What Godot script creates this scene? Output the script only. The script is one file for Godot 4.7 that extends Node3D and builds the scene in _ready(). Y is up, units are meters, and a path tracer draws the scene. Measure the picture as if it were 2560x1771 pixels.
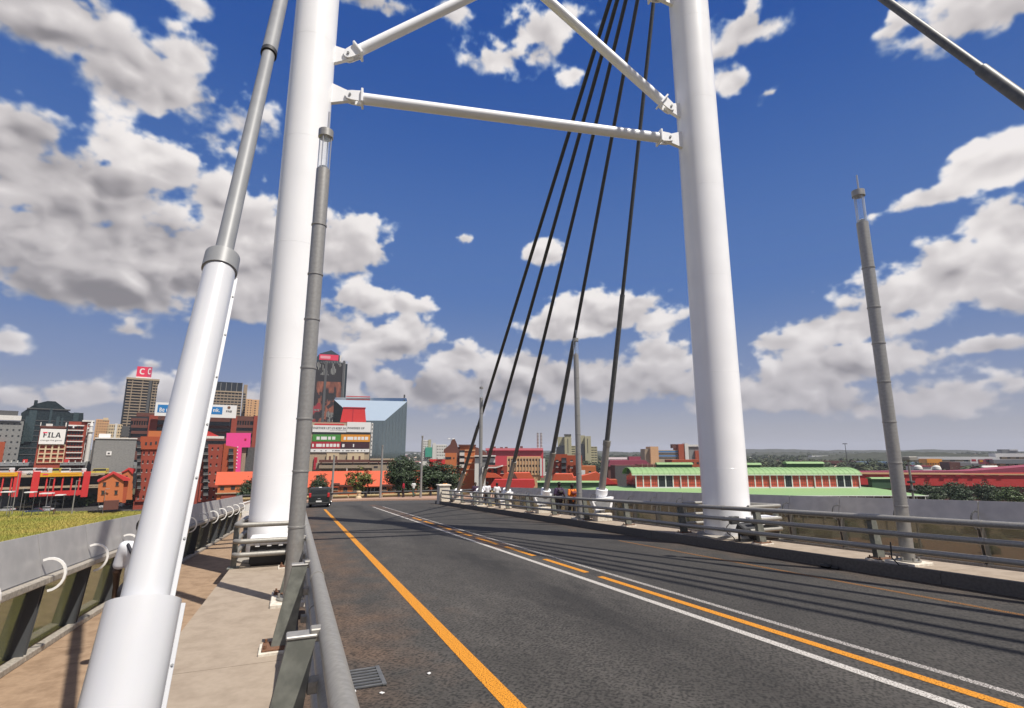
extends Node3D
# Cable-stayed road bridge on a sunny day, city beyond. x = across the deck (to the right), -z = along the deck, y up.
const GR := 0.04636      # fall of the deck along its length
const GY := -15.0        # level of the ground under and around the bridge
const FPX := 1300.0      # lens, in pixels of a 2560 x 1771 picture (used to turn a pixel into a direction)
const EYE := Vector3(0, 1.9, 0)
const PITCH := 10.907
const YAW := 21.849
const FAR := 1.45         # distances of the town below were first guessed for a ground 10 m down; it lies 15 m down
var M := {}
var used := {}
var rng := RandomNumberGenerator.new()

# ---------- small helpers ----------
var tone := 1.0
func lc(r: float, g: float, b: float, a := 1.0) -> Color:
	var c := Color(r * tone, g * tone, b * tone).linear_to_srgb()
	c.a = a
	return c
func numbered(n: String) -> String:
	if not used.has(n):
		used[n] = 0
		return n
	used[n] += 1
	return "%s_%03d" % [n, used[n]]
func B(s: float, t: float, h: float) -> Vector3:
	return Vector3(t, h - GR * s, -s)
func thing(n: String, label: String, cat: String, at := Vector3.ZERO, group := "", turn := 0.0) -> Node3D:
	var o := Node3D.new()
	o.name = numbered(n)
	add_child(o)
	o.position = at
	o.rotation.y = turn
	tag(o, label, cat, group)
	return o
func tag(o: Node, label: String, cat: String, group := ""):
	o.set_meta("label", label)
	o.set_meta("category", cat)
	if group != "":
		o.set_meta("group", group)
func struct_of(o: Node):
	o.set_meta("kind", "structure")
func again(src: Node3D, at: Vector3, turn := 0.0, label := "") -> Node3D:
	var r := src.duplicate()
	var base: String = src.name
	if base.length() > 4 and base[base.length() - 4] == "_" and base.right(3).is_valid_int():
		base = base.left(base.length() - 4)
	r.name = numbered(base)
	add_child(r)
	r.position = at
	r.rotation.y = turn
	if label != "":
		r.set_meta("label", label)
	return r
func sb() -> SurfaceTool:
	var st := SurfaceTool.new()
	st.begin(Mesh.PRIMITIVE_TRIANGLES)
	return st
func put(n: String, mesh: Mesh, m: Material, parent: Node = self, xf := Transform3D()) -> MeshInstance3D:
	var o := MeshInstance3D.new()
	o.name = numbered(n) if parent == self else n
	o.mesh = mesh
	o.material_override = m
	parent.add_child(o, true)
	o.transform = xf
	return o
func fin(st: SurfaceTool, n: String, m: Material, parent: Node = self, xf := Transform3D()) -> MeshInstance3D:
	return put(n, st.commit(), m, parent, xf)
func at(p: Vector3) -> Transform3D:
	return Transform3D(Basis(), p)
func tri(st: SurfaceTool, a: Vector3, b: Vector3, c: Vector3, n: Vector3):
	# winding follows the wanted normal (clockwise front)
	var q := [a, b, c] if (b - a).cross(c - a).dot(n) < 0.0 else [a, c, b]
	for v in q:
		st.set_normal(n)
		st.set_uv(Vector2(v.x, v.z))
		st.add_vertex(v)
func quad(st: SurfaceTool, a: Vector3, b: Vector3, c: Vector3, d: Vector3, n := Vector3.ZERO):
	if n == Vector3.ZERO:
		n = (b - a).cross(d - a).normalized()
	tri(st, a, b, c, n)
	tri(st, a, c, d, n)
func bx(st: SurfaceTool, xf: Transform3D, lo: Vector3, hi: Vector3):
	var p := []
	for i in 8:
		p.append(xf * Vector3(hi.x if i & 1 else lo.x, hi.y if i & 2 else lo.y, hi.z if i & 4 else lo.z))
	for f in [[0, 2, 3, 1, 0, 0, -1], [4, 5, 7, 6, 0, 0, 1], [0, 4, 6, 2, -1, 0, 0], [1, 3, 7, 5, 1, 0, 0], [0, 1, 5, 4, 0, -1, 0], [2, 6, 7, 3, 0, 1, 0]]:
		quad(st, p[f[0]], p[f[1]], p[f[2]], p[f[3]], (xf.basis * Vector3(f[4], f[5], f[6])).normalized())
func bevel(st: SurfaceTool, xf: Transform3D, lo: Vector3, hi: Vector3, r: float):
	# box with chamfered edges: 6 faces, 12 edge strips, 8 corners
	var c := (lo + hi) * 0.5
	var e := (hi - lo) * 0.5
	r = minf(r, minf(e.x, minf(e.y, e.z)) * 0.95)
	var i := e - Vector3(r, r, r)
	for ax in 3:
		var u := (ax + 1) % 3
		var w := (ax + 2) % 3
		for sg in [-1.0, 1.0]:
			var q := []
			for k in [[-1, -1], [1, -1], [1, 1], [-1, 1]]:
				var v := Vector3.ZERO
				v[ax] = sg * e[ax]
				v[u] = k[0] * i[u]
				v[w] = k[1] * i[w]
				q.append(xf * (c + v))
			var n := Vector3.ZERO
			n[ax] = sg
			quad(st, q[0], q[1], q[2], q[3], (xf.basis * n).normalized())
			for sg2 in [-1.0, 1.0]:
				var g := []
				for k in [[0, -1], [0, 1], [1, 1], [1, -1]]:
					var v := Vector3.ZERO
					v[w] = k[1] * i[w]
					v[ax] = sg * (e[ax] if k[0] == 0 else i[ax])
					v[u] = sg2 * (i[u] if k[0] == 0 else e[u])
					g.append(xf * (c + v))
				var n2 := Vector3.ZERO
				n2[ax] = sg
				n2[u] = sg2
				quad(st, g[0], g[1], g[2], g[3], (xf.basis * n2).normalized())
	for a in [-1.0, 1.0]:
		for b in [-1.0, 1.0]:
			for d in [-1.0, 1.0]:
				var s := Vector3(a, b, d)
				tri(st, xf * (c + s * Vector3(e.x, i.y, i.z)), xf * (c + s * Vector3(i.x, e.y, i.z)), xf * (c + s * Vector3(i.x, i.y, e.z)), (xf.basis * s).normalized())
func tube(st: SurfaceTool, pts: Array, rad, n := 16, caps := true):
	var N := pts.size()
	var rs := []
	for i in N:
		rs.append(rad[i] if rad is Array else rad)
	var rings := []
	var nors := []
	var d0: Vector3 = (pts[1] - pts[0]).normalized()
	var u := d0.cross(Vector3.UP if absf(d0.y) < 0.95 else Vector3.RIGHT).normalized()
	for i in N:
		var d: Vector3 = (pts[mini(i + 1, N - 1)] - pts[maxi(i - 1, 0)]).normalized()
		u = (u - d * u.dot(d)).normalized()
		var w := d.cross(u)
		var ring := []
		var nn := []
		var slope := 0.0
		if i > 0 or i < N - 1:
			var a := maxi(i - 1, 0)
			var b := mini(i + 1, N - 1)
			var len: float = (pts[b] - pts[a]).length()
			slope = 0.0 if len < 1e-6 else (rs[a] - rs[b]) / len
		for k in n:
			var an := TAU * k / n
			var o := u * cos(an) + w * sin(an)
			ring.append(pts[i] + o * rs[i])
			nn.append((o + d * clampf(slope, -1, 1)).normalized())
		rings.append(ring)
		nors.append(nn)
	for i in N - 1:
		for k in n:
			var k2 := (k + 1) % n
			var v := [rings[i][k], rings[i][k2], rings[i + 1][k2], rings[i + 1][k]]
			var m := [nors[i][k], nors[i][k2], nors[i + 1][k2], nors[i + 1][k]]
			for q in [0, 2, 1, 0, 3, 2]:
				st.set_normal(m[q])
				st.set_uv(Vector2(float(k) / n, i))
				st.add_vertex(v[q])
	if caps:
		for e in [0, N - 1]:
			var d2: Vector3 = (pts[0] - pts[1]).normalized() if e == 0 else (pts[N - 1] - pts[N - 2]).normalized()
			for k in n:
				tri(st, pts[e], rings[e][k], rings[e][(k + 1) % n], d2)
func lathe(st: SurfaceTool, xf: Transform3D, prof: Array, n := 20):
	# prof: Vector2(radius, height); hard edges where a point is given twice
	for i in prof.size() - 1:
		var a: Vector2 = prof[i]
		var b: Vector2 = prof[i + 1]
		if a.distance_to(b) < 1e-5:
			continue
		var t := (b - a).normalized()
		var nr := Vector2(t.y, -t.x)
		for k in n:
			var q := []
			var m := []
			for e in [[a, k], [a, k + 1], [b, k + 1], [b, k]]:
				var an: float = TAU * e[1] / n
				q.append(xf * Vector3(cos(an) * e[0].x, e[0].y, sin(an) * e[0].x))
				m.append((xf.basis * Vector3(cos(an) * nr.x, nr.y, sin(an) * nr.x)).normalized())
			for j in [0, 1, 2, 0, 2, 3]:
				st.set_normal(m[j])
				st.set_uv(Vector2(float(k) / n, i))
				st.add_vertex(q[j])
func prism(st: SurfaceTool, xf: Transform3D, poly: PackedVector2Array, z0: float, z1: float):
	var idx := Geometry2D.triangulate_polygon(poly)
	for zz in [z0, z1]:
		var n := (xf.basis * Vector3(0, 0, 1 if zz == maxf(z0, z1) else -1)).normalized()
		for i in range(0, idx.size(), 3):
			tri(st, xf * Vector3(poly[idx[i]].x, poly[idx[i]].y, zz), xf * Vector3(poly[idx[i + 1]].x, poly[idx[i + 1]].y, zz), xf * Vector3(poly[idx[i + 2]].x, poly[idx[i + 2]].y, zz), n)
	var sgn := -1.0 if Geometry2D.is_polygon_clockwise(poly) else 1.0
	for i in poly.size():
		var a := poly[i]
		var b := poly[(i + 1) % poly.size()]
		var e := (b - a).normalized() * sgn
		quad(st, xf * Vector3(a.x, a.y, z0), xf * Vector3(b.x, b.y, z0), xf * Vector3(b.x, b.y, z1), xf * Vector3(a.x, a.y, z1), (xf.basis * Vector3(e.y, -e.x, 0)).normalized())
func deck_strip(st: SurfaceTool, s0: float, s1: float, t0: float, t1: float, h: float, thick := 0.0, step := 2.0):
	# a piece of deck surface that follows the fall; optional thickness below it
	var n := Vector3(0, 1, -GR).normalized()
	var k := maxi(1, int(ceil((s1 - s0) / step)))
	for i in k:
		var a := lerpf(s0, s1, float(i) / k)
		var b := lerpf(s0, s1, float(i + 1) / k)
		quad(st, B(a, t0, h), B(b, t0, h), B(b, t1, h), B(a, t1, h), n)
	if thick > 0.0:
		quad(st, B(s0, t0, h - thick), B(s1, t0, h - thick), B(s1, t1, h - thick), B(s0, t1, h - thick), -n)
		quad(st, B(s0, t0, h), B(s1, t0, h), B(s1, t0, h - thick), B(s0, t0, h - thick), Vector3.LEFT)
		quad(st, B(s0, t1, h), B(s1, t1, h), B(s1, t1, h - thick), B(s0, t1, h - thick), Vector3.RIGHT)
		quad(st, B(s0, t0, h), B(s0, t1, h), B(s0, t1, h - thick), B(s0, t0, h - thick), Vector3.BACK)
		quad(st, B(s1, t0, h), B(s1, t1, h), B(s1, t1, h - thick), B(s1, t0, h - thick), Vector3.FORWARD)

# ---------- pixel -> direction ----------
func pray(x: float, y: float) -> Vector3:
	var d := Vector3((x - 1280.0) / FPX, -(y - 885.5) / FPX, -1)
	return d.rotated(Vector3.RIGHT, deg_to_rad(PITCH)).rotated(Vector3.UP, -deg_to_rad(YAW))
func on_ground(x: float, y: float, gy := GY) -> Vector3:
	var d := pray(x, y)
	return EYE + d * ((gy - EYE.y) / d.y)
func at_dist(x: float, y: float, dist: float) -> Vector3:
	var d := pray(x, y)
	return EYE + d * (dist / Vector2(d.x, d.z).length())
# ---------- materials ----------
func flat(c: Color, rough := 0.8, metal := 0.0) -> StandardMaterial3D:
	var m := StandardMaterial3D.new()
	m.albedo_color = c
	m.roughness = rough
	m.metallic = metal
	return m
func noise_tex(freq: float, cols: Array, offs: Array, seed_ := 1, size := 512, oct := 5, type := FastNoiseLite.TYPE_SIMPLEX_SMOOTH) -> NoiseTexture2D:
	var n := FastNoiseLite.new()
	n.noise_type = type
	n.frequency = freq
	n.fractal_octaves = oct
	n.seed = seed_
	var t := NoiseTexture2D.new()
	t.width = size
	t.height = size
	t.seamless = true
	t.noise = n
	var g := Gradient.new()
	g.offsets = PackedFloat32Array(offs)
	g.colors = PackedColorArray(cols)
	t.color_ramp = g
	return t
func mottled(a: Color, b: Color, metres: float, rough := 0.8, metal := 0.0, seed_ := 1, freq := 0.012, lo := 0.25, hi := 0.75, size := 512, bump := 0.0) -> StandardMaterial3D:
	var m := flat(Color.WHITE, rough, metal)
	m.albedo_texture = noise_tex(freq, [a, b], [lo, hi], seed_, size)
	m.uv1_triplanar = true
	m.uv1_world_triplanar = true
	m.uv1_scale = Vector3.ONE / metres
	if bump > 0.0:
		m.heightmap_enabled = true
		m.heightmap_texture = m.albedo_texture
		m.heightmap_scale = bump
	return m
# ---------- sky ----------
# clouds: azimuth and elevation (degrees; azimuth from the deck's direction, to the right), half width, half height, strength, greyness
const CLOUDS := [
	[-25.6, 33.6, 10.73, 3.43, 1.30, 0.50],
	[-17.0, 32.0, 7.09, 4.00, 1.20, 0.36],
	[-25.1, 24.3, 3.29, 3.19, 1.20, 0.55],
	[-13.8, 35.2, 3.33, 2.32, 0.90, 0.25],
	[-20.5, 21.8, 8.50, 3.33, 1.30, 0.50],
	[-15.0, 25.3, 4.46, 2.95, 1.10, 0.22],
	[-22.9, 17.0, 5.00, 3.45, 1.20, 0.62],
	[-14.4, 17.2, 11.15, 5.07, 1.35, 0.55],
	[-17.6, 13.8, 7.65, 3.02, 1.20, 0.55],
	[-9.2, 23.6, 3.87, 3.59, 1.10, 0.15],
	[-5.6, 20.1, 6.94, 5.91, 1.25, 0.40],
	[-2.6, 14.8, 5.46, 2.66, 0.95, 0.50],
	[-20.8, 19.8, 5.72, 2.82, 1.00, 0.60],
	[-15.3, 10.9, 2.24, 0.94, 0.80, 0.30],
	[-22.9, 8.7, 1.64, 1.46, 0.90, 0.30],
	[2.3, 21.2, 5.51, 4.45, 1.10, 0.28],
	[6.8, 16.1, 6.14, 2.25, 1.05, 0.18],
	[8.4, 11.7, 5.43, 3.14, 1.10, 0.30],
	[2.1, 12.7, 4.45, 2.76, 0.90, 0.45],
	[-13.6, 38.8, 2.66, 1.13, 0.70, 0.35],
	[-7.5, 30.8, 2.89, 3.02, 0.50, 0.35],
	[-9.8, 28.7, 2.74, 1.89, 0.45, 0.40],
	[3.9, 43.6, 5.18, 0.99, 0.85, 0.30],
	[14.6, 43.8, 2.52, 1.71, 0.75, 0.30],
	[19.4, 40.6, 4.74, 2.03, 0.85, 0.20],
	[26.4, 42.5, 5.60, 2.12, 0.80, 0.22],
	[23.3, 41.0, 3.92, 1.47, 0.70, 0.25],
	[29.4, 38.9, 1.64, 0.76, 0.60, 0.20],
	[26.1, 21.8, 2.37, 1.41, 0.90, 0.10],
	[16.3, 23.3, 0.93, 0.56, 0.80, 0.10],
	[32.7, 14.7, 7.75, 2.96, 1.15, 0.20],
	[26.7, 13.9, 4.49, 1.85, 0.85, 0.30],
	[47.0, 35.8, 2.27, 1.53, 0.90, 0.20],
	[49.3, 39.5, 4.01, 2.18, 0.85, 0.22],
	[47.3, 38.4, 3.20, 1.56, 0.65, 0.30],
	[50.9, 33.8, 1.35, 0.51, 0.60, 0.20],
	[68.9, 34.0, 5.62, 3.15, 1.20, 0.42],
	[62.5, 35.6, 1.96, 1.24, 0.80, 0.20],
	[67.5, 22.6, 4.19, 2.31, 1.25, 0.10],
	[63.6, 21.6, 3.24, 1.13, 1.00, 0.25],
	[67.6, 17.8, 3.06, 2.71, 1.25, 0.08],
	[64.5, 15.0, 5.59, 3.05, 1.25, 0.15],
	[60.7, 13.5, 6.51, 2.48, 1.15, 0.28],
	[67.0, 13.3, 3.31, 2.94, 1.10, 0.32],
	[55.1, 11.6, 8.46, 1.88, 1.05, 0.30],
	[49.8, 10.9, 4.30, 1.47, 0.90, 0.20],
	[64.5, 8.7, 3.52, 0.94, 0.90, 0.20],
	[55.8, 8.2, 8.91, 2.03, 1.00, 0.40],
	[14.4, 6.6, 16.90, 2.89, 1.05, 0.55],
	[30.5, 7.5, 16.87, 3.18, 1.10, 0.50],
	[16.7, 10.0, 4.43, 2.14, 0.95, 0.28],
	[38.1, 9.7, 5.48, 2.35, 0.95, 0.28],
	[23.2, 9.6, 3.96, 1.66, 0.85, 0.30],
	[-18.3, 4.9, 5.76, 1.41, 0.85, 0.50],
	[-21.2, 4.2, 3.40, 0.92, 0.85, 0.40],
	[-13.4, 6.0, 3.28, 1.75, 0.75, 0.35],
	[-13.2, 8.1, 1.07, 0.56, 0.60, 0.30],
	[-8.1, 5.1, 6.25, 1.43, 0.70, 0.45],
	[65.7, 5.6, 2.57, 1.19, 0.85, 0.30],
	[60.2, 4.5, 8.48, 1.82, 0.95, 0.45],
	[48.9, 5.7, 10.09, 2.07, 0.90, 0.50],
	[4.9, 8.0, 5.86, 2.52, 0.80, 0.40],
	[0.7, 5.3, 9.32, 1.90, 0.80, 0.45],
	[58.3, 21.0, 0.75, 0.50, 0.50, 0.20],
	[37.5, 16.5, 2.07, 0.70, 0.45, 0.40],
	[63.1, 26.8, 0.67, 0.38, 0.35, 0.30],
	[-33.1, 21.1, 5.46, 7.19, 1.10, 0.50],
	[-30.2, 9.8, 5.02, 3.63, 1.00, 0.50],
	[77.5, 20.8, 4.54, 5.45, 1.10, 0.40],
	[74.3, 6.6, 4.67, 2.09, 0.90, 0.50],
	[-8.8, 51.2, 13.63, 3.20, 1.00, 0.40],
	[42.0, 52.3, 10.63, 2.33, 0.90, 0.40],
	[67.3, 45.4, 7.97, 2.85, 1.00, 0.40],
]
var sky_a := FastNoiseLite.new()
var sky_b := FastNoiseLite.new()
var sky_c := FastNoiseLite.new()
func sky_part(W: int, i0: int, i1: int, j0: int, j1: int, cell: int) -> Image:
	# the columns i0..i1 and rows j0..j1 of a panorama W x W/2
	var w := i1 - i0
	var h := j1 - j0
	var H := W / 2
	var data := PackedByteArray()
	data.resize(w * h * 3)
	var cw := w / cell + 2
	var ch := h / cell + 2
	var field := PackedFloat32Array()
	var grey := PackedFloat32Array()
	field.resize(cw * ch)
	grey.resize(cw * ch)
	for j in ch:
		var el := 90.0 - float(j0 + j * cell) / H * 180.0
		for i in cw:
			var az := float(i0 + i * cell) / W * 360.0 - 180.0
			var f := -0.65
			var gsum := 0.0
			var wsum := 0.0001
			if absf(wrapf(az - YAW, -180, 180)) > 56.0 or el > 50.0:
				# cumulus outside the view, cover raised to whiten the ambient light
				var e := deg_to_rad(el)
				var a := deg_to_rad(az)
				var q := Vector3(sin(a) * cos(e), 0, -cos(a) * cos(e)) / maxf(0.3, sin(e) + 0.15)
				f = maxf(f, sky_b.get_noise_3d(q.x, 3.7, q.z) * 2.4 + 0.05)
				gsum += 0.42
				wsum += 1.0
			for c in CLOUDS:
				var dx: float = wrapf(az - c[0], -180, 180) / c[2]
				if absf(dx) > 1.9:
					continue
				var dy: float = (el - c[1]) / c[3]
				if dy < 0.0:
					dy *= 1.35
				var r := 1.0 - sqrt(dx * dx + dy * dy)
				f = maxf(f, r * c[4])
				if r > -0.6:
					gsum += (r + 0.6) * (c[5] - dy * 0.22)
					wsum += r + 0.6
			field[j * cw + i] = f
			grey[j * cw + i] = clampf(gsum / wsum, -0.3, 1.3)
	for j in h:
		var el := 90.0 - (j0 + j + 0.5) / H * 180.0
		var e := deg_to_rad(el)
		var fy := float(j) / cell
		var y0 := int(fy)
		var ty := fy - y0
		# clear air: deep blue high up, paler and greyer low down
		var k := clampf(el / 46.0, 0, 1)
		var air := Color8(158, 159, 168).lerp(Color8(122, 138, 172), smoothstep(0.03, 0.18, k)).lerp(Color8(80, 113, 170), smoothstep(0.13, 0.4, k)).lerp(Color8(40, 80, 152), smoothstep(0.34, 0.98, k))
		var low := exp(-maxf(el, 0.0) / 5.0)
		var ce := cos(e)
		var py := sin(e) * 1.3
		for i in w:
			var fx := float(i) / cell
			var x0 := int(fx)
			var tx := fx - x0
			var o := y0 * cw + x0
			var f := lerpf(lerpf(field[o], field[o + 1], tx), lerpf(field[o + cw], field[o + cw + 1], tx), ty)
			var c := air
			if f > -0.6:
				var a := deg_to_rad((i0 + i + 0.5) / W * 360.0 - 180.0)
				var px := sin(a) * ce
				var pz := -cos(a) * ce
				# rounded lobes, three sizes
				var b := absf(sky_a.get_noise_3d(px, py, pz)) * 1.5 + absf(sky_a.get_noise_3d(px * 2.3 + 7.0, py * 2.3, pz * 2.3)) * 0.8
				var w1 := sky_c.get_noise_3d(px, py, pz)
				var w2 := sky_c.get_noise_3d(px * 3.1 + 4.0, py * 3.1, pz * 3.1)
				var dens := f * 1.1 + b * 0.72 + w1 * 0.55 + w2 * 0.26 - 0.26
				if dens > 0.0:
					# thin towards the light means a bright rim
					var b_up := absf(sky_a.get_noise_3d(px + 0.01, py + 0.03, pz)) * 1.5 + absf(sky_a.get_noise_3d(px * 2.3 + 7.02, py * 2.3 + 0.04, pz * 2.3)) * 0.8
					var g := lerpf(lerpf(grey[o], grey[o + 1], tx), lerpf(grey[o + cw], grey[o + cw + 1], tx), ty)
					var lit := clampf(0.95 - g * 0.85 + (b - b_up) * 0.55 + w1 * 0.14 + w2 * 0.08 + (0.3 - minf(dens, 1.0)) * 0.24, 0.0, 1.0)
					var cc := Color8(128, 125, 129).lerp(Color8(188, 183, 184), smoothstep(0.0, 0.5, lit)).lerp(Color8(233, 228, 226), smoothstep(0.4, 1.0, lit))
					cc = cc.lerp(Color8(168, 165, 172), low * 0.8)
					c = air.lerp(cc, smoothstep(0.0, 0.34 + 0.3 * clampf(g + w1, 0.0, 1.0), dens) * (1.0 - 0.2 * low))
			var p := (j * w + i) * 3
			data[p] = c.r8
			data[p + 1] = c.g8
			data[p + 2] = c.b8
	return Image.create_from_data(w, h, false, Image.FORMAT_RGB8, data)
func make_sky() -> PanoramaSkyMaterial:
	sky_a.noise_type = FastNoiseLite.TYPE_SIMPLEX_SMOOTH
	sky_a.frequency = 4.6
	sky_a.fractal_octaves = 3
	sky_a.fractal_gain = 0.45
	sky_c.noise_type = FastNoiseLite.TYPE_SIMPLEX_SMOOTH
	sky_c.frequency = 14.0
	sky_c.fractal_octaves = 5
	sky_c.seed = 23
	sky_a.seed = 11
	sky_b.noise_type = FastNoiseLite.TYPE_SIMPLEX_SMOOTH
	sky_b.frequency = 0.9
	sky_b.fractal_octaves = 3
	sky_b.seed = 5
	var W := 4096
	var im := Image.create(1024, 512, false, Image.FORMAT_RGB8)
	im.fill(Color8(120, 116, 110))
	im.blit_rect(sky_part(1024, 0, 1024, 0, 258, 4), Rect2i(0, 0, 1024, 258), Vector2i.ZERO)
	im.resize(W, W / 2, Image.INTERPOLATE_BILINEAR)
	# finer where the broken cumulus is seen large
	var i0 := int((YAW - 52.0 + 180.0) / 360.0 * W)
	var i1 := int((YAW + 52.0 + 180.0) / 360.0 * W)
	var j0 := int(42.0 / 180.0 * W / 2)
	var j1 := W / 4 + 4
	var part := sky_part(W, i0, i1, j0, j1, 8)
	im.blit_rect(part, Rect2i(0, 0, i1 - i0, j1 - j0), Vector2i(i0, j0))
	# a panorama starts straight ahead (-z) at its left edge
	var turned := Image.create(W, W / 2, false, Image.FORMAT_RGB8)
	turned.blit_rect(im, Rect2i(W / 2, 0, W / 2, W / 2), Vector2i.ZERO)
	turned.blit_rect(im, Rect2i(0, 0, W / 2, W / 2), Vector2i(W / 2, 0))
	im = turned
	var m := PanoramaSkyMaterial.new()
	m.panorama = ImageTexture.create_from_image(im)
	return m

func setup_view():
	var cam := Camera3D.new()
	cam.name = "camera"
	add_child(cam)
	cam.position = EYE
	cam.rotation_degrees = Vector3(PITCH, -YAW, 0)
	cam.fov = 68.53
	cam.near = 0.05
	cam.far = 9000.0
	cam.current = true
	var we := WorldEnvironment.new()
	we.name = "environment"
	var e := Environment.new()
	e.background_mode = Environment.BG_SKY
	var sk := Sky.new()
	sk.sky_material = make_sky()
	e.sky = sk
	e.tonemap_mode = Environment.TONE_MAPPER_LINEAR
	e.tonemap_exposure = 1.3
	e.background_energy_multiplier = 0.85
	e.sdfgi_enabled = true
	e.ssao_enabled = true
	e.ssil_enabled = true
	e.fog_enabled = true
	e.fog_density = 0.00012
	e.fog_light_color = Color8(176, 180, 192)
	we.environment = e
	add_child(we)
	var sun := DirectionalLight3D.new()
	sun.name = "sun"
	add_child(sun)
	sun.look_at_from_position(Vector3(0.285, 1.0, 0.515), Vector3.ZERO, Vector3.UP)
	sun.position = Vector3.ZERO
	sun.light_energy = 1.55
	sun.light_color = Color(1.0, 0.975, 0.935)
	sun.light_angular_distance = 0.5
	sun.shadow_enabled = true
# ---------- materials used by the bridge ----------
func bridge_materials():
	M.white = mottled(lc(0.84, 0.84, 0.85), lc(0.80, 0.80, 0.81), 4.0, 0.34, 0.0, 3, 0.006, 0.3, 0.95)
	M.white.clearcoat_enabled = true
	M.white.clearcoat = 0.35
	M.white.clearcoat_roughness = 0.18
	M.casing = mottled(lc(0.53, 0.535, 0.55), lc(0.49, 0.495, 0.51), 2.0, 0.3, 0.0, 3, 0.006, 0.3, 0.95)
	M.casing.clearcoat_enabled = true
	M.casing.clearcoat = 0.6
	M.casing.clearcoat_roughness = 0.12
	M.paint_grey = mottled(lc(0.235, 0.24, 0.245), lc(0.2, 0.205, 0.21), 1.6, 0.45, 0.0, 4)
	M.galv = mottled(lc(0.33, 0.315, 0.285), lc(0.26, 0.25, 0.225), 0.35, 0.5, 0.45, 5, 0.03, 0.2, 0.8, 256)
	M.galv_light = mottled(lc(0.36, 0.35, 0.33), lc(0.31, 0.302, 0.285), 0.5, 0.42, 0.5, 6, 0.03, 0.2, 0.8, 256)
	M.post = mottled(lc(0.19, 0.195, 0.17), lc(0.12, 0.125, 0.11), 0.8, 0.6, 0.1, 7, 0.02, 0.2, 0.8, 256)
	M.cable = mottled(lc(0.035, 0.036, 0.038), lc(0.055, 0.056, 0.056), 0.8, 0.55, 0.0, 8, 0.02, 0.2, 0.8, 256)
	M.sleeve = mottled(lc(0.075, 0.078, 0.08), lc(0.12, 0.122, 0.122), 0.9, 0.5, 0.1, 9, 0.02, 0.2, 0.8, 256)
	M.rust = mottled(lc(0.20, 0.09, 0.045), lc(0.10, 0.055, 0.035), 0.12, 0.9, 0.0, 10, 0.03, 0.2, 0.8, 256)
	M.black = flat(lc(0.012, 0.012, 0.013), 0.6)
	M.dark_grey = flat(lc(0.035, 0.036, 0.038), 0.65)
	M.steel = flat(lc(0.5, 0.5, 0.5), 0.3, 0.8)
	M.plinth = mottled(lc(0.62, 0.58, 0.50), lc(0.46, 0.41, 0.34), 0.5, 0.9, 0.0, 12, 0.02, 0.2, 0.8, 256)
	# concrete of the footways: warm, with stains and streaks
	M.concrete = mottled(lc(0.32, 0.26, 0.20), lc(0.29, 0.235, 0.178), 0.9, 0.88, 0.0, 13, 0.02, 0.2, 0.85, 512)
	overlay(M.concrete, noise_tex(0.02, [Color(0.9, 0.89, 0.88), Color(1, 1, 1)], [0.0, 0.62], 44, 512, 5), 4.1)
	M.path = mottled(lc(0.31, 0.213, 0.135), lc(0.268, 0.182, 0.113), 0.9, 0.9, 0.0, 14, 0.02, 0.2, 0.85, 512)
	overlay(M.path, noise_tex(0.018, [Color(0.84, 0.82, 0.8), Color(1, 1, 1)], [0.0, 0.62], 45, 512, 5), 3.7)
	M.kerb = mottled(lc(0.115, 0.105, 0.092), lc(0.085, 0.078, 0.07), 0.7, 0.92, 0.0, 15, 0.02, 0.25, 0.8, 512)
	M.deck_concrete = mottled(lc(0.34, 0.31, 0.27), lc(0.25, 0.23, 0.20), 3.0, 0.9, 0.0, 16)
	M.screen = mottled(lc(0.42, 0.41, 0.40), lc(0.34, 0.335, 0.33), 1.3, 0.4, 0.25, 17, 0.006, 0.2, 0.85)
	M.fin = flat(lc(0.07, 0.075, 0.08), 0.5, 0.1)
	M.handrail = mottled(lc(0.40, 0.36, 0.30), lc(0.26, 0.235, 0.2), 0.7, 0.55, 0.1, 18, 0.02)
	M.arc = flat(lc(0.78, 0.77, 0.74), 0.4)
	M.glass = flat(Color(0.42, 0.44, 0.39, 0.58), 0.05)
	M.glass.transparency = BaseMaterial3D.TRANSPARENCY_ALPHA
	M.lamp_glass = flat(Color(0.85, 0.92, 0.98, 0.10), 0.03)
	M.lamp_glass.transparency = BaseMaterial3D.TRANSPARENCY_ALPHA
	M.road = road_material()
	M.asphalt = mottled(lc(0.085, 0.078, 0.07), lc(0.055, 0.052, 0.05), 4.0, 0.92, 0.0, 20, 0.01, 0.2, 0.8)
	overlay(M.asphalt, noise_tex(0.25, [Color(0.55, 0.55, 0.55), Color(1, 1, 1)], [0.25, 0.7], 21, 512, 2), 0.45)
	M.line_white = worn_paint(lc(0.58, 0.56, 0.53), 31, 0.36)
	M.line_white_old = worn_paint(lc(0.5, 0.48, 0.46), 34, 0.44)
	M.line_yellow = worn_paint(lc(0.66, 0.27, 0.012), 32)
	M.line_faint = worn_paint(lc(0.36, 0.16, 0.03), 33, 0.52)
func overlay(m: StandardMaterial3D, t: Texture2D, metres: float):
	m.detail_enabled = true
	m.detail_blend_mode = BaseMaterial3D.BLEND_MODE_MUL
	m.detail_albedo = t
	m.detail_uv_layer = BaseMaterial3D.DETAIL_UV_2
	m.uv2_triplanar = true
	m.uv2_world_triplanar = true
	m.uv2_scale = Vector3.ONE / metres
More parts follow.
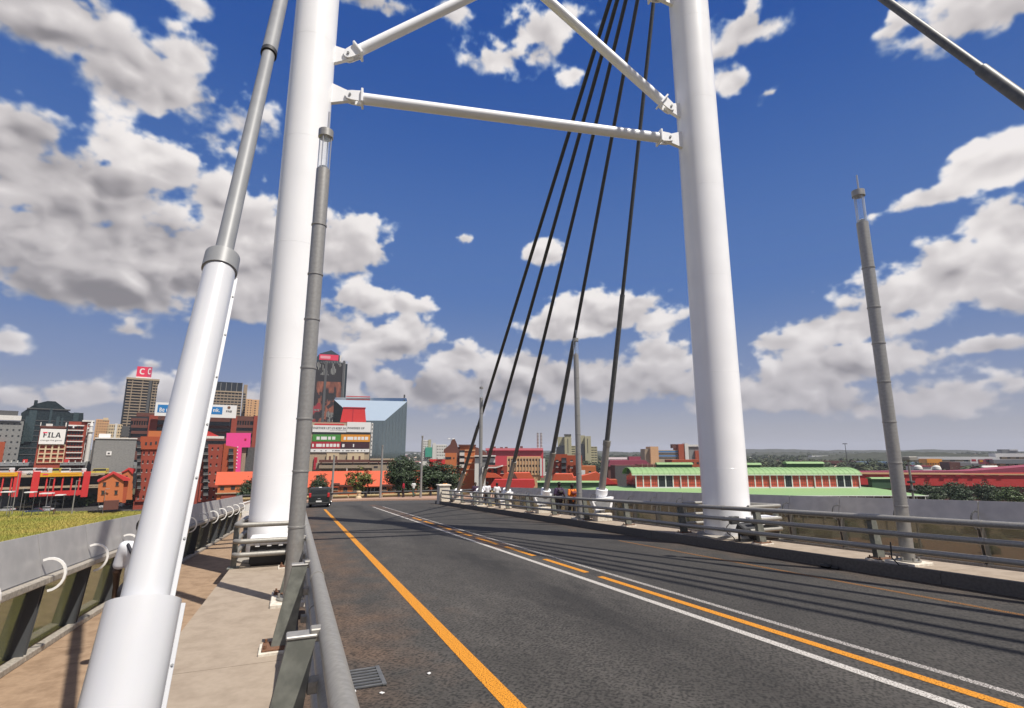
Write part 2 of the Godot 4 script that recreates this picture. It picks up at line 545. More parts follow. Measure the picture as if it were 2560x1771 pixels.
func worn_paint(c: Color, seed_: int, gone := 0.30) -> StandardMaterial3D:
	# road paint with small bare patches where traffic has taken it off
	var m := flat(c, 0.75)
	m.albedo_texture = noise_tex(0.09, [Color(0.75, 0.72, 0.7, 0), Color(0.82, 0.8, 0.78, 1), Color(1, 1, 1, 1)], [gone - 0.005, gone + 0.005, 0.8], seed_, 512, 4)
	m.transparency = BaseMaterial3D.TRANSPARENCY_ALPHA_SCISSOR
	m.alpha_scissor_threshold = 0.5
	m.uv1_triplanar = true
	m.uv1_world_triplanar = true
	m.uv1_scale = Vector3.ONE / 0.9
	return m
func road_material() -> StandardMaterial3D:
	# u runs across the carriageway (0.12 .. 10.25 m), v along it (-12 .. 44 m): rust-brown grit by the left kerb, oil dropped along the middle of the lanes, patches
	var w := 384
	var h := 1400
	var a := FastNoiseLite.new()
	a.seed = 61
	a.frequency = 0.9
	a.fractal_octaves = 5
	var b := FastNoiseLite.new()
	b.seed = 62
	b.frequency = 0.28
	b.fractal_octaves = 4
	var data := PackedByteArray()
	data.resize(w * h * 3)
	for j in h:
		var s := 44.0 - 56.0 * (j + 0.5) / h
		for i in w:
			var t := 0.12 + 10.13 * (i + 0.5) / w
			var n1 := a.get_noise_2d(t, s)
			var n2 := b.get_noise_2d(t * 1.6, s * 0.55)
			var n3 := a.get_noise_2d(t * 2.7 + 40.0, s * 0.8)
			var v := (0.066 if t < 5.5 else 0.05) * (1.0 + 0.22 * n1 + 0.3 * n2 + 0.2 * n3)  # right lanes darker: the dimmer light on that side, put into the asphalt
			var c := Vector3(v * 1.08, v, v * 0.9)
			# oil, ragged, heavier where cars slow
			for lane in [[4.05, 0.62, 1.0], [7.9, 0.45, 0.35]]:
				var d: float = (t - lane[0] - 0.35 * n2 - 0.12 * n3) / lane[1]
				var oil: float = clampf(1.25 - absf(d) + n3 * 0.9 + n1 * 0.5, 0.0, 1.0) * lane[2] * clampf(0.75 + n2 * 1.3, 0.25, 1.0)
				c *= 1.0 - 0.62 * oil
			# grit and rust dust blown against the kerbs
			var grit := clampf((1.75 - t) / 1.5 + n1 * 0.75 + n2 * 0.6, 0.0, 1.0)
			c = c.lerp(Vector3(0.135, 0.085, 0.055) * (1.0 + 0.3 * n3), grit * 0.8)
			var grit2 := clampf((t - 9.35) / 0.9 + n1 * 0.8, 0.0, 1.0)
			c = c.lerp(Vector3(0.1, 0.068, 0.046), grit2 * 0.55)
			# reddish old paint ground between the centre lines
			if t > 5.25 and t < 5.85 and s > 14.0:
				c = c.lerp(Vector3(0.15, 0.085, 0.055), clampf(0.5 + n1, 0.0, 0.8))
			var k := (j * w + i) * 3
			var col := Color(c.x, c.y, c.z).linear_to_srgb()
			data[k] = col.r8
			data[k + 1] = col.g8
			data[k + 2] = col.b8
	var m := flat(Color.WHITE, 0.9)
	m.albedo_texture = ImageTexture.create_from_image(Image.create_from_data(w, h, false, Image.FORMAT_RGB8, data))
	overlay(m, noise_tex(0.11, [Color(0.42, 0.42, 0.41), Color(0.86, 0.85, 0.84), Color(1.0, 1.0, 1.0)], [0.2, 0.5, 0.85], 63, 1024, 3, FastNoiseLite.TYPE_VALUE_CUBIC), 2.3)
	return m

# ---------- deck ----------
const KL := 0.12
const KR := 10.25
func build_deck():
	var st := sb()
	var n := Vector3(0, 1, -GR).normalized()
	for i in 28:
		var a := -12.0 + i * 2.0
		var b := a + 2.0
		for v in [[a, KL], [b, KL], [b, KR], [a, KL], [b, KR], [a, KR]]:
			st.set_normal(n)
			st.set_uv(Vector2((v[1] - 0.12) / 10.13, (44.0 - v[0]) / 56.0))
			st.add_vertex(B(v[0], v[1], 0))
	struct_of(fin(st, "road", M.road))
	# bridge girder under it all
	var deck := thing("bridge_deck", "concrete deck of the bridge carrying road and footways", "bridge", B(14, 5, -0.9))
	st = sb()
	deck_strip(st, -12, 41.5, KL - 0.01, KR + 0.01, -0.05, 0.5)
	fin(st, "slab", M.deck_concrete, deck, at(-deck.position))
	for e in [[-3.25, -1.15], [11.45, 14.1]]:
		st = sb()
		deck_strip(st, -12, 41.5, e[0], e[1], -0.24, 0.4)
		fin(st, "edge_slab", M.deck_concrete, deck, at(-deck.position))
	for t in [0.6, 9.7]:
		st = sb()
		deck_strip(st, -12, 41.5, t - 0.3, t + 0.3, -0.56, 1.1)
		fin(st, "girder", M.fin, deck, at(-deck.position))
	# raised footway strips beside the road (they carry barrier, pylons and stays), in cast lengths
	for e in [[-1.15, KL - 0.14, "raised_footway_strip"], [KR + 0.14, 11.45, "raised_footway_strip"]]:
		var p := Node3D.new()
		p.name = numbered(e[2])
		struct_of(p)
		add_child(p)
		for i in 9:
			st = sb()
			deck_strip(st, -12 + i * 6.0 + 0.006, -6 + i * 6.0 - 0.006, e[0], e[1], 0.2, 0.42)
			fin(st, "slab", M.concrete, p)
	# kerb stones
	for e in [[KL - 0.138, KL], [KR, KR + 0.138]]:
		var p := Node3D.new()
		p.name = numbered("kerb")
		struct_of(p)
		add_child(p)
		for i in 27:
			st = sb()
			var s0 := -12 + i * 2.0 + 0.004
			var hk := 0.2 if e[0] < 5 else 0.215
			deck_strip(st, s0, s0 + 1.992, e[0] + 0.012, e[1] - 0.012, hk, 0.3)
			deck_strip(st, s0, s0 + 1.992, e[0], e[1], hk - 0.018, 0.28)
			fin(st, "kerb_stone", M.kerb, p)
	# lower footways
	for e in [[-3.1, -1.16, -0.15], [11.46, 13.95, -0.15]]:
		var p := Node3D.new()
		p.name = numbered("footway")
		struct_of(p)
		add_child(p)
		for i in 18:
			st = sb()
			deck_strip(st, -12 + i * 3.0 + 0.006, -9 + i * 3.0 - 0.006, e[0], e[1], e[2], 0.085)
			fin(st, "slab", M.path, p)
	# painted lines
	var lines := [["line_yellow", 1.76, 1.93, -12.0, 39.0, 0.004], ["line_white", 5.13, 5.25, -12.0, 40.0, 0.004], ["line_white_old", 5.83, 5.93, -12.0, 40.0, 0.004], ["line_faint", 9.02, 9.12, -12.0, 14.0, 0.004]]
	for l in lines:
		st = sb()
		deck_strip(st, l[3], l[4], l[1], l[2], l[5])
		var o := fin(st, "road_marking", M[l[0]])
		struct_of(o)
	st = sb()
	deck_strip(st, -12, 9.3, 5.5, 5.63, 0.004)
	for i in 7:
		var a := 9.8 + i * 2.6
		deck_strip(st, a, a + 2.0, 5.5, 5.63, 0.004)
	var orange := fin(st, "road_marking", M.line_yellow)
	struct_of(orange)

# ---------- pylon ----------
const LEG_L := [13.6, -0.42, 0.555]
const LEG_R := [11.8, 11.2, 0.625]
func build_pylon():
	var base := B(12.7, 5.4, 0)
	var p := thing("bridge_pylon", "tall white steel bridge pylon of two round legs joined by cross braces", "pylon", base)
	var off := at(-base)
	for L in [LEG_L, LEG_R]:
		var st := sb()
		var b := B(L[0], L[1], 0.16)
		lathe(st, at(b), [Vector2(L[2], 0), Vector2(L[2], 36.0), Vector2(L[2], 36.0), Vector2(0.02, 36.5)], 64)
		var leg := fin(st, "leg", M.white, p, off)
		for h in [1.9, 4.6, 7.5, 10.4, 13.4, 16.4]:
			st = sb()
			lathe(st, at(b + Vector3(0, h, 0)), [Vector2(L[2] - 0.002, -0.01), Vector2(L[2] + 0.0016, -0.005), Vector2(L[2] + 0.0016, 0.005), Vector2(L[2] - 0.002, 0.01)], 64)
			fin(st, "weld_seam", M.white, leg)
		st = sb()
		lathe(st, at(b), [Vector2(L[2] + 0.2, -0.01), Vector2(L[2] + 0.2, 0.1), Vector2(L[2] + 0.2, 0.1), Vector2(L[2] - 0.02, 0.14)], 48)
		fin(st, "base_ring", M.deck_concrete, p, off)
	# braces: lower cross bar, two bars of the inverted V, upper cross bar
	var q := [[B(13.48, 0.33, 12.16), B(11.92, 10.40, 12.26), 0.155], [B(13.49, 0.27, 13.27), B(12.75, 5.25, 17.3), 0.15], [B(11.92, 10.46, 13.2), B(12.75, 5.45, 17.3), 0.15], [B(13.48, 0.33, 17.55), B(11.92, 10.4, 17.55), 0.155]]
	for k in q.size():
		var a: Vector3 = q[k][0]
		var c: Vector3 = q[k][1]
		var d := (c - a).normalized()
		var r: float = q[k][2]
		var st := sb()
		tube(st, [a + d * 0.62, c - d * (0.62 if k == 0 or k == 3 else 0.1)], r, 28)
		var br := fin(st, "cross_brace" if k in [0, 3] else "diagonal_brace", M.white, p, off)
		var ends := [[a, d]]
		if k in [0, 3]:
			ends.append([c, -d])
		for e in ends:
			# end plate, fork of two cheeks, pin, and the lug on the leg
			var dir: Vector3 = e[1]
			var side := dir.cross(Vector3.UP).normalized()
			var up := side.cross(dir).normalized()
			var xf := Transform3D(Basis(dir, up, side), e[0])
			st = sb()
			bevel(st, xf, Vector3(0.56, -0.2, -0.2), Vector3(0.62, 0.2, 0.2), 0.01)
			fin(st, "end_plate", M.white, br)
			for z in [-0.1, 0.1]:
				st = sb()
				var poly := PackedVector2Array([Vector2(0.565, -0.16), Vector2(0.565, 0.16), Vector2(0.3, 0.14)])
				for j in 9:
					var an := PI / 2 + PI * j / 8.0
					poly.append(Vector2(0.27 + cos(an) * 0.13, sin(an) * 0.13))
				poly.append(Vector2(0.3, -0.14))
				prism(st, xf, poly, z - 0.02, z + 0.02)
				fin(st, "fork_plate", M.white, br)
			st = sb()
			tube(st, [xf * Vector3(0.27, 0, -0.15), xf * Vector3(0.27, 0, 0.15)], 0.035, 12)
			fin(st, "pin", M.paint_grey, br)
			st = sb()
			# the lug stands upright on the leg and carries the pin
			var hd := Vector3(dir.x, 0, dir.z).normalized()
			var lx := Transform3D(Basis(hd, Vector3.UP, hd.cross(Vector3.UP)), e[0])
			var pv: Vector3 = lx.affine_inverse() * (xf * Vector3(0.27, 0, 0))
			prism(st, lx, PackedVector2Array([Vector2(-0.3, -0.3 + pv.y * 0.4), Vector2(-0.3, 0.34 + pv.y * 0.4), Vector2(pv.x - 0.02, pv.y + 0.14), Vector2(pv.x + 0.13, pv.y + 0.1), Vector2(pv.x + 0.15, pv.y - 0.06), Vector2(pv.x + 0.02, pv.y - 0.13)]), -0.06, 0.06)
			fin(st, "lug", M.white, p, off)

# ---------- stays ----------
func stay(label: String, a: Vector3, b: Vector3, pieces: Array, group: String, base := true):
	# pieces: [name, from metre, to metre, radius, material]; metres are along the stay from its foot
	var t := thing("stay_cable", label, "cable", a, group)
	var d := (b - a).normalized()
	for q in pieces:
		var st := sb()
		tube(st, [d * q[1], d * (q[2] if q[2] > 0 else (b - a).length())], q[3], 32 if q[3] > 0.085 else 20)
		fin(st, q[0], q[4], t)
	return t
func build_stays():
	# the near stay in front of the left leg: stout white casing pipe, grey ring, grey stay pipe
	var a := B(2.5, -0.64, 0.1)
	var b := B(13.6, -0.43, 24.5)
	var d := (b - a).normalized()
	var t: Node3D = stay("thick white stay casing with grey ring and grey pipe above, rising from the left footway", a, b, [
		["base_casing", -0.2, 1.36, 0.152, M.casing], ["outer_casing", 1.3, 3.52, 0.1, M.casing], ["ring", 3.5, 3.64, 0.112, M.paint_grey],
		["stay_pipe", 3.6, 6.62, 0.06, M.paint_grey], ["ring_gasket", 6.56, 6.63, 0.077, M.black], ["upper_pipe", 6.6, -1, 0.073, M.paint_grey]], "")
	# bolted flange strip along the right-hand side of both casings
	var side := d.cross(Vector3(0, 0, 1)).normalized()
	var rt := (Vector3.RIGHT - d * Vector3.RIGHT.dot(d)).normalized()
	var fw := rt.cross(d).normalized()
	for e in [[-0.2, 1.355, 0.152], [1.36, 3.49, 0.1]]:
		var dir := (rt * 0.92 - fw * 0.38).normalized()
		var st := sb()
		var xf := Transform3D(Basis(dir, d, dir.cross(d)), Vector3.ZERO)
		bevel(st, xf, Vector3(e[2] - 0.006, e[0], -0.006), Vector3(e[2] + 0.022, e[1], 0.006), 0.002)
		var fl := fin(st, "flange_strip", M.casing, t)
		var k: float = e[0] + 0.3
		while k < e[1]:
			st = sb()
			tube(st, [xf * Vector3(e[2] + 0.012, k, -0.012), xf * Vector3(e[2] + 0.012, k, 0.012)], 0.006, 8)
			fin(st, "bolt", M.paint_grey, fl)
			k += 0.33
	var st3 := sb()
	tube(st3, [d * 1.352, d * 1.366], [0.151, 0.1], 32, false)
	fin(st3, "casing_lip", M.casing, t)
	st3 = sb()
	bevel(st3, Transform3D(), Vector3(-0.3, 0.06, -0.4), Vector3(0.3, 0.13, 0.3), 0.02)
	fin(st3, "foot_plate", M.paint_grey, t)
	# stays of the right leg: five ahead of the pylon
	var names := ["nearest the pylon leg", "second from the pylon leg", "third from the pylon leg", "fourth from the pylon leg", "farthest from the pylon leg"]
	var fs := [18.7, 24.05, 29.4, 34.5, 39.7]
	var fr := [0.072, 0.078, 0.084, 0.09, 0.094]
	for i in 5:
		var p0 := B(fs[i], 11.2, 0.15)
		var p1 := B(11.8, 11.2, 25.9 + i * 0.15)
		var o: Node3D = stay("dark stay cable with grey foot pipe on the right footway, %s" % names[i], p0, p1, [
			["foot_casing", -0.2, 1.15, 0.2, M.white], ["collar", 1.1, 1.3, 0.235, M.white], ["foot_pipe", 1.2, 3.15, 0.135, M.galv_light], ["coupling", 3.05, 3.25, 0.15, M.galv],
			["sleeve", 3.2, 9.0 - i * 0.3, fr[i] + 0.022, M.sleeve], ["cable", 7.2, -1, fr[i], M.cable]], "stays of the right pylon leg")
	# five behind it: the first crosses the upper right of the picture, the others throw their shadows on the road
	for i in 5:
		var p0 := B(0.31 - i * 5.3, 11.2, 0.15)
		var p1 := B(11.8, 11.2, 24.1 + i * 0.4)
		var where: String = ["grey-green back stay with thicker lower sleeve, high above the right-hand lane", "second back stay of the right leg, behind the grey-green one", "third back stay of the right leg, counted from the leg", "fourth back stay of the right leg, counted from the leg", "last and longest back stay of the right leg"][i]
		stay(where, p0, p1, [["foot_casing", -0.2, 1.2, 0.2, M.white], ["foot_pipe", 1.1, 3.1, 0.13, M.galv_light], ["sleeve", 3.0, 9.75, 0.105, M.sleeve], ["cable", 9.7, -1, 0.08, M.sleeve]], "stays of the right pylon leg")
	# white faceted covers over the stay anchors on the right footway
	var cov := [["white faceted anchor cover beside the stay nearest the pylon", 18.2], ["white faceted anchor cover beside the second stay from the pylon", 23.6], ["white faceted anchor cover beside the third stay from the pylon", 28.7], ["white faceted anchor cover beside the fourth stay from the pylon", 33.9], ["white faceted anchor cover beside the farthest stay", 39.0]]
	for c in cov:
		var o := thing("anchor_cover", c[0], "anchor cover", B(c[1], 11.05, 0.2), "anchor covers on the right footway")
		var st := sb()
		prism(st, Transform3D(), PackedVector2Array([Vector2(-0.32, 0.42), Vector2(0.38, 0.42), Vector2(0.5, 0.9), Vector2(-0.5, 0.82)]), -0.12, 0.12)
		fin(st, "cover", M.white, o)
		st = sb()
		prism(st, Transform3D(), PackedVector2Array([Vector2(-0.24, 0.5), Vector2(0.28, 0.5), Vector2(0.38, 0.8), Vector2(-0.38, 0.74)]), 0.121, 0.135)
		fin(st, "face_panel", M.paint_grey, o)
		st = sb()
		bevel(st, Transform3D(), Vector3(-0.3, 0, -0.2), Vector3(0.36, 0.3, 0.2), 0.02)
		fin(st, "foot_block", M.plinth, o)
		st = sb()
		bx(st, Transform3D(), Vector3(-0.06, 0.3, -0.06), Vector3(0.06, 0.43, 0.06))
		fin(st, "stem", M.paint_grey, o)

# ---------- traffic barrier ----------
func barrier(label: String, tr: float, out: float, posts: Array, s0: float, s1: float):
	# tr: where the tubes run; out: -1 or 1, the side on which the posts stand
	var o := thing("traffic_barrier", label, "barrier", B(12, tr, 0.2))
	var off := at(-o.position)
	for r in [[1.03, 0.056], [0.755, 0.05], [0.48, 0.05]]:
		var s := s0
		while s < s1 - 0.01:
			var e := minf(s + 5.7, s1)
			var st := sb()
			tube(st, [B(s, tr, r[0]), B(e, tr, r[0])], r[1], 24)
			var rail := fin(st, "rail_tube", M.galv, o, off)
			if e < s1:
				st = sb()
				tube(st, [B(e - 0.05, tr, r[0]), B(e + 0.05, tr, r[0])], r[1] + 0.006, 24)
				fin(st, "joint_sleeve", M.galv, rail)
			s = e
	# one post: tapered plate box leaning over the road, top cap, saddles, rusty foot plate on a plinth
	var ps := sb()
	var x0 := out * 0.03
	prism(ps, Transform3D(), PackedVector2Array([Vector2(x0 + out * 0.04, 0.82), Vector2(x0 + out * 0.19, 0.82), Vector2(x0 + out * 0.34, 0.05), Vector2(x0 + out * 0.13, 0.05)]), -0.05, 0.05)
	var post_mesh := ps.commit()
	ps = sb()
	bevel(ps, Transform3D(), Vector3(minf(x0 + out * 0.03, x0 + out * 0.2), 0.82, -0.056), Vector3(maxf(x0 + out * 0.03, x0 + out * 0.2), 0.84, 0.056), 0.006)
	var cap_mesh := ps.commit()
	ps = sb()
	bevel(ps, Transform3D(), Vector3(minf(out * 0.03, out * 0.1), -0.035, -0.045), Vector3(maxf(out * 0.03, out * 0.1), 0.035, 0.045), 0.006)
	var saddle_mesh := ps.commit()
	ps = sb()
	bevel(ps, Transform3D(), Vector3(minf(x0 + out * 0.06, x0 + out * 0.42), 0.035, -0.13), Vector3(maxf(x0 + out * 0.06, x0 + out * 0.42), 0.055, 0.13), 0.004)
	for b in [[0.1, -0.1], [0.1, 0.1], [0.39, -0.1], [0.39, 0.1]]:
		tube(ps, [Vector3(x0 + out * b[0], 0.05, b[1]), Vector3(x0 + out * b[0], 0.09, b[1])], 0.014, 8)
	var foot_mesh := ps.commit()
	ps = sb()
	bevel(ps, Transform3D(), Vector3(minf(x0 + out * 0.04, x0 + out * 0.45), -0.01, -0.16), Vector3(maxf(x0 + out * 0.04, x0 + out * 0.45), 0.035, 0.16), 0.006)
	var plinth_mesh := ps.commit()
	for s in posts:
		var xf := Transform3D(Basis(), B(s, tr, 0.2) - o.position)
		var p := put("post", post_mesh, M.post, o, xf)
		put("cap", cap_mesh, M.galv_light, p)
		for h in [0.83, 0.555, 0.28]:
			put("saddle", saddle_mesh, M.galv, p, at(Vector3(0, h, 0)))
		put("foot_plate", foot_mesh, M.rust, p)
		put("plinth", plinth_mesh, M.plinth, p)
	return o
func leg_guard(label: String, leg: Array, out: float, fs: float, bs: float):
	# three bent tubes around the outer side of a leg, two posts, and a white cabinet inside
	var o := thing("leg_guard", label, "barrier", B(leg[0], leg[1], 0.2), "")
	var off := at(-o.position)
	var t_in: float = leg[1] - out * 0.42
	var t_out: float = leg[1] + out * (leg[2] + 0.12)
	for h in [1.05, 0.73, 0.47]:
		var st := sb()
		var pts := [B(fs, t_in, h)]
		for k in 7:
			var an := PI / 2 * k / 6.0
			pts.append(B(fs + 0.14 - 0.14 * cos(an), t_out - out * 0.14 + out * 0.14 * sin(an), h))
		for k in 7:
			var an := PI / 2 * k / 6.0
			pts.append(B(bs - 0.14 + 0.14 * sin(an), t_out - out * 0.14 + out * 0.14 * cos(an), h))
		pts.append(B(bs, t_in, h))
		tube(st, pts, 0.05, 20)
		fin(st, "rail_tube", M.galv, o, off)
	for s in [fs + 0.2, bs - 0.2]:
		var st := sb()
		bevel(st, Transform3D(Basis(), B(s, t_out, 0.2)), Vector3(-0.05, 0, -0.05), Vector3(0.05, 0.8, 0.05), 0.008)
		bevel(st, Transform3D(Basis(), B(s, t_out, 0.2)), Vector3(-0.11, 0, -0.11), Vector3(0.11, 0.025, 0.11), 0.004)
		fin(st, "post", M.post, o, off)
	return o
func cabinet(label: String, c: Vector3, size: Vector3):
	var o := thing("equipment_cabinet", label, "cabinet", c)
	var st := sb()
	bevel(st, Transform3D(), Vector3(-size.x, 0.05, -size.z), Vector3(size.x, size.y, size.z), 0.02)
	fin(st, "body", M.dark_grey, o)  # dark grey stands in for the shade below the white lid
	st = sb()
	bevel(st, Transform3D(), Vector3(-size.x - 0.02, size.y, -size.z - 0.02), Vector3(size.x + 0.02, size.y + 0.17, size.z + 0.02), 0.025)
	var lid := fin(st, "lid", M.white, o)
	for k in 3:
		st = sb()
		bevel(st, at(Vector3((k - 1) * size.x * 0.62, size.y + 0.01, size.z + 0.02)), Vector3(-0.045, -0.03, 0), Vector3(0.045, 0.05, 0.025), 0.008)
		fin(st, "latch", M.white, lid)
	st = sb()
	bx(st, Transform3D(), Vector3(-size.x + 0.03, 0, -size.z + 0.03), Vector3(size.x - 0.03, 0.05, size.z - 0.03))
	fin(st, "plinth", M.black, o)  # black base carries the shade at the ground

# ---------- outer parapets ----------
func parapet(label: String, tb: Callable, inw: float, s0: float, n: int, sp: float, fm: Material, am: Material, top: float):
	# tb(s): where the foot stands; inw: +1 if the walkway lies towards +x
	var o := thing("glass_parapet", label, "parapet", B(s0, tb.call(s0), -0.15))
	var st := sb()
	# meshes in a bay frame: x inwards, y up, z along the bay (0..1)
	prism(st, Transform3D(), PackedVector2Array([Vector2(0.03, 0.05), Vector2(-0.16, 0.05), Vector2(-0.02, 0.9), Vector2(0.12, 0.9)]), -0.006, 0.006)
	var fin_a := st.commit()
	st = sb()
	quad(st, Vector3(-0.12, 0.02, 0.0), Vector3(-0.12, 0.02, 1.0), Vector3(0.0, 0.9, 1.0), Vector3(0.0, 0.9, 0.0))
	var n_ := Vector3(0.99, -0.14, 0).normalized() * 0.012
	quad(st, Vector3(-0.12, 0.02, 0.0) - n_, Vector3(-0.12, 0.02, 1.0) - n_, Vector3(0.0, 0.9, 1.0) - n_, Vector3(0.0, 0.9, 0.0) - n_, -n_.normalized())
	var pane := st.commit()
	st = sb()
	bevel(st, Transform3D(), Vector3(0.02, 0.87, 0.0), Vector3(0.16, 0.955, 1.0), 0.012)
	var rail := st.commit()
	st = sb()
	prism(st, Transform3D(), PackedVector2Array([Vector2(0.05, 0.97), Vector2(0.075, 0.97), Vector2(-0.03, top), Vector2(-0.055, top)]), 0.006, 0.994)
	var panel := st.commit()
	st = sb()
	bevel(st, Transform3D(), Vector3(-0.06, 0.0, 0.0), Vector3(0.05, 0.075, 1.0), 0.008)
	var kerb := st.commit()
	st = sb()
	var pts := []
	for k in 13:
		var an := deg_to_rad(115.0 - 200.0 * k / 12.0)
		pts.append(Vector3(0.14 + 0.17 * cos(an), 0.98 + 0.19 * sin(an), 0))
	# flat bar bent to a C
	var prev := []
	for k in pts.size():
		var dd: Vector3 = (pts[mini(k + 1, 12)] - pts[maxi(k - 1, 0)]).normalized()
		var nn := Vector3(-dd.y, dd.x, 0) * 0.014
		var zz := 0.013
		var cur := [pts[k] + nn + Vector3(0, 0, -zz), pts[k] + nn + Vector3(0, 0, zz), pts[k] - nn + Vector3(0, 0, zz), pts[k] - nn + Vector3(0, 0, -zz)]
		if k > 0:
			for e in 4:
				var f := (e + 1) % 4
				var c0: Vector3 = (cur[e] + cur[f]) * 0.5 - pts[k]
				quad(st, prev[e], prev[f], cur[f], cur[e], c0.normalized())
		prev = cur
	var arc := st.commit()
	for i in n:
		var s := s0 + i * sp
		var p0 := B(s, tb.call(s), -0.15)
		var p1 := B(s + sp, tb.call(s + sp), -0.15)
		var z := p1 - p0
		var x := Vector3(z.z, 0, -z.x).normalized()
		x = x if x.x * inw > 0 else -x
		var bay := Transform3D(Basis(x, Vector3.UP, z), p0 - o.position)
		var unit := Transform3D(Basis(x, Vector3.UP, z.normalized()), p0 - o.position)
		for e in [-0.035, 0.035]:
			put("fin", fin_a, fm, o, unit * at(Vector3(0, 0, e)))
		put("pane", pane, M.glass, o, bay)
		put("handrail", rail, M.handrail, o, bay)
		put("screen_panel", panel, M.screen, o, bay)
		put("foot_beam", kerb, M.handrail, o, bay)
		put("bracket_arc", arc, am, o, unit)

# ---------- lamp posts ----------
func lamp_post(label: String, p: Vector3) -> Node3D:
	var o := thing("lamp_post", label, "lamp post", p, "lamp posts of the bridge")
	var st := sb()
	bevel(st, Transform3D(), Vector3(-0.27, -0.01, -0.27), Vector3(0.27, 0.06, 0.27), 0.01)
	fin(st, "plinth", M.plinth, o)
	st = sb()
	lathe(st, at(Vector3(0, 0.06, 0)), [Vector2(0.02, 0.022), Vector2(0.2, 0.022), Vector2(0.2, 0.022), Vector2(0.2, 0), Vector2(0.2, 0)], 24)
	for k in 6:
		var an := TAU * k / 6.0
		tube(st, [Vector3(cos(an) * 0.165, 0.08, sin(an) * 0.165), Vector3(cos(an) * 0.165, 0.14, sin(an) * 0.165)], 0.018, 8)
	fin(st, "flange", M.galv, o)
	st = sb()
	lathe(st, at(Vector3(0, 0.08, 0)), [Vector2(0.114, 0), Vector2(0.112, 3.4), Vector2(0.11, 6.72), Vector2(0.11, 6.72), Vector2(0.02, 6.73)], 32)
	var pole := fin(st, "pole", M.galv_light, o)
	for h in [1.05, 1.85, 2.63, 3.42, 4.2, 4.95, 5.8]:
		st = sb()
		lathe(st, at(Vector3(0, h, 0)), [Vector2(0.111, -0.016), Vector2(0.121, -0.012), Vector2(0.121, 0.012), Vector2(0.111, 0.016)], 28)
		fin(st, "ring", M.galv_light, pole)
	st = sb()
	lathe(st, at(Vector3(0, 6.8, 0)), [Vector2(0.095, 0), Vector2(0.095, 0.6)], 24)
	var gl := fin(st, "lantern_glass", M.lamp_glass, o)
	for k in 4:
		var an := TAU * k / 4.0 + 0.4
		st = sb()
		tube(st, [Vector3(cos(an) * 0.1, 6.78, sin(an) * 0.1), Vector3(cos(an) * 0.1, 7.44, sin(an) * 0.1)], 0.008, 8)
		fin(st, "lantern_rod", M.steel, o)
	st = sb()
	lathe(st, at(Vector3(0, 7.4, 0)), [Vector2(0.02, -0.02), Vector2(0.1, 0.0), Vector2(0.122, 0.0), Vector2(0.122, 0.0), Vector2(0.122, 0.13), Vector2(0.122, 0.13), Vector2(0.02, 0.15)], 24)
	fin(st, "cap", M.galv_light, o)
	st = sb()
	tube(st, [Vector3(0.03, 7.5, 0), Vector3(0.03, 7.9, 0)], 0.016, 10)
	fin(st, "spike", M.steel, o)
	st = sb()
	lathe(st, at(Vector3(0, 6.8, 0)), [Vector2(0.06, 0), Vector2(0.075, 0.05), Vector2(0.02, 0.09)], 16)
	fin(st, "bulb_holder", M.steel, o)
	return o
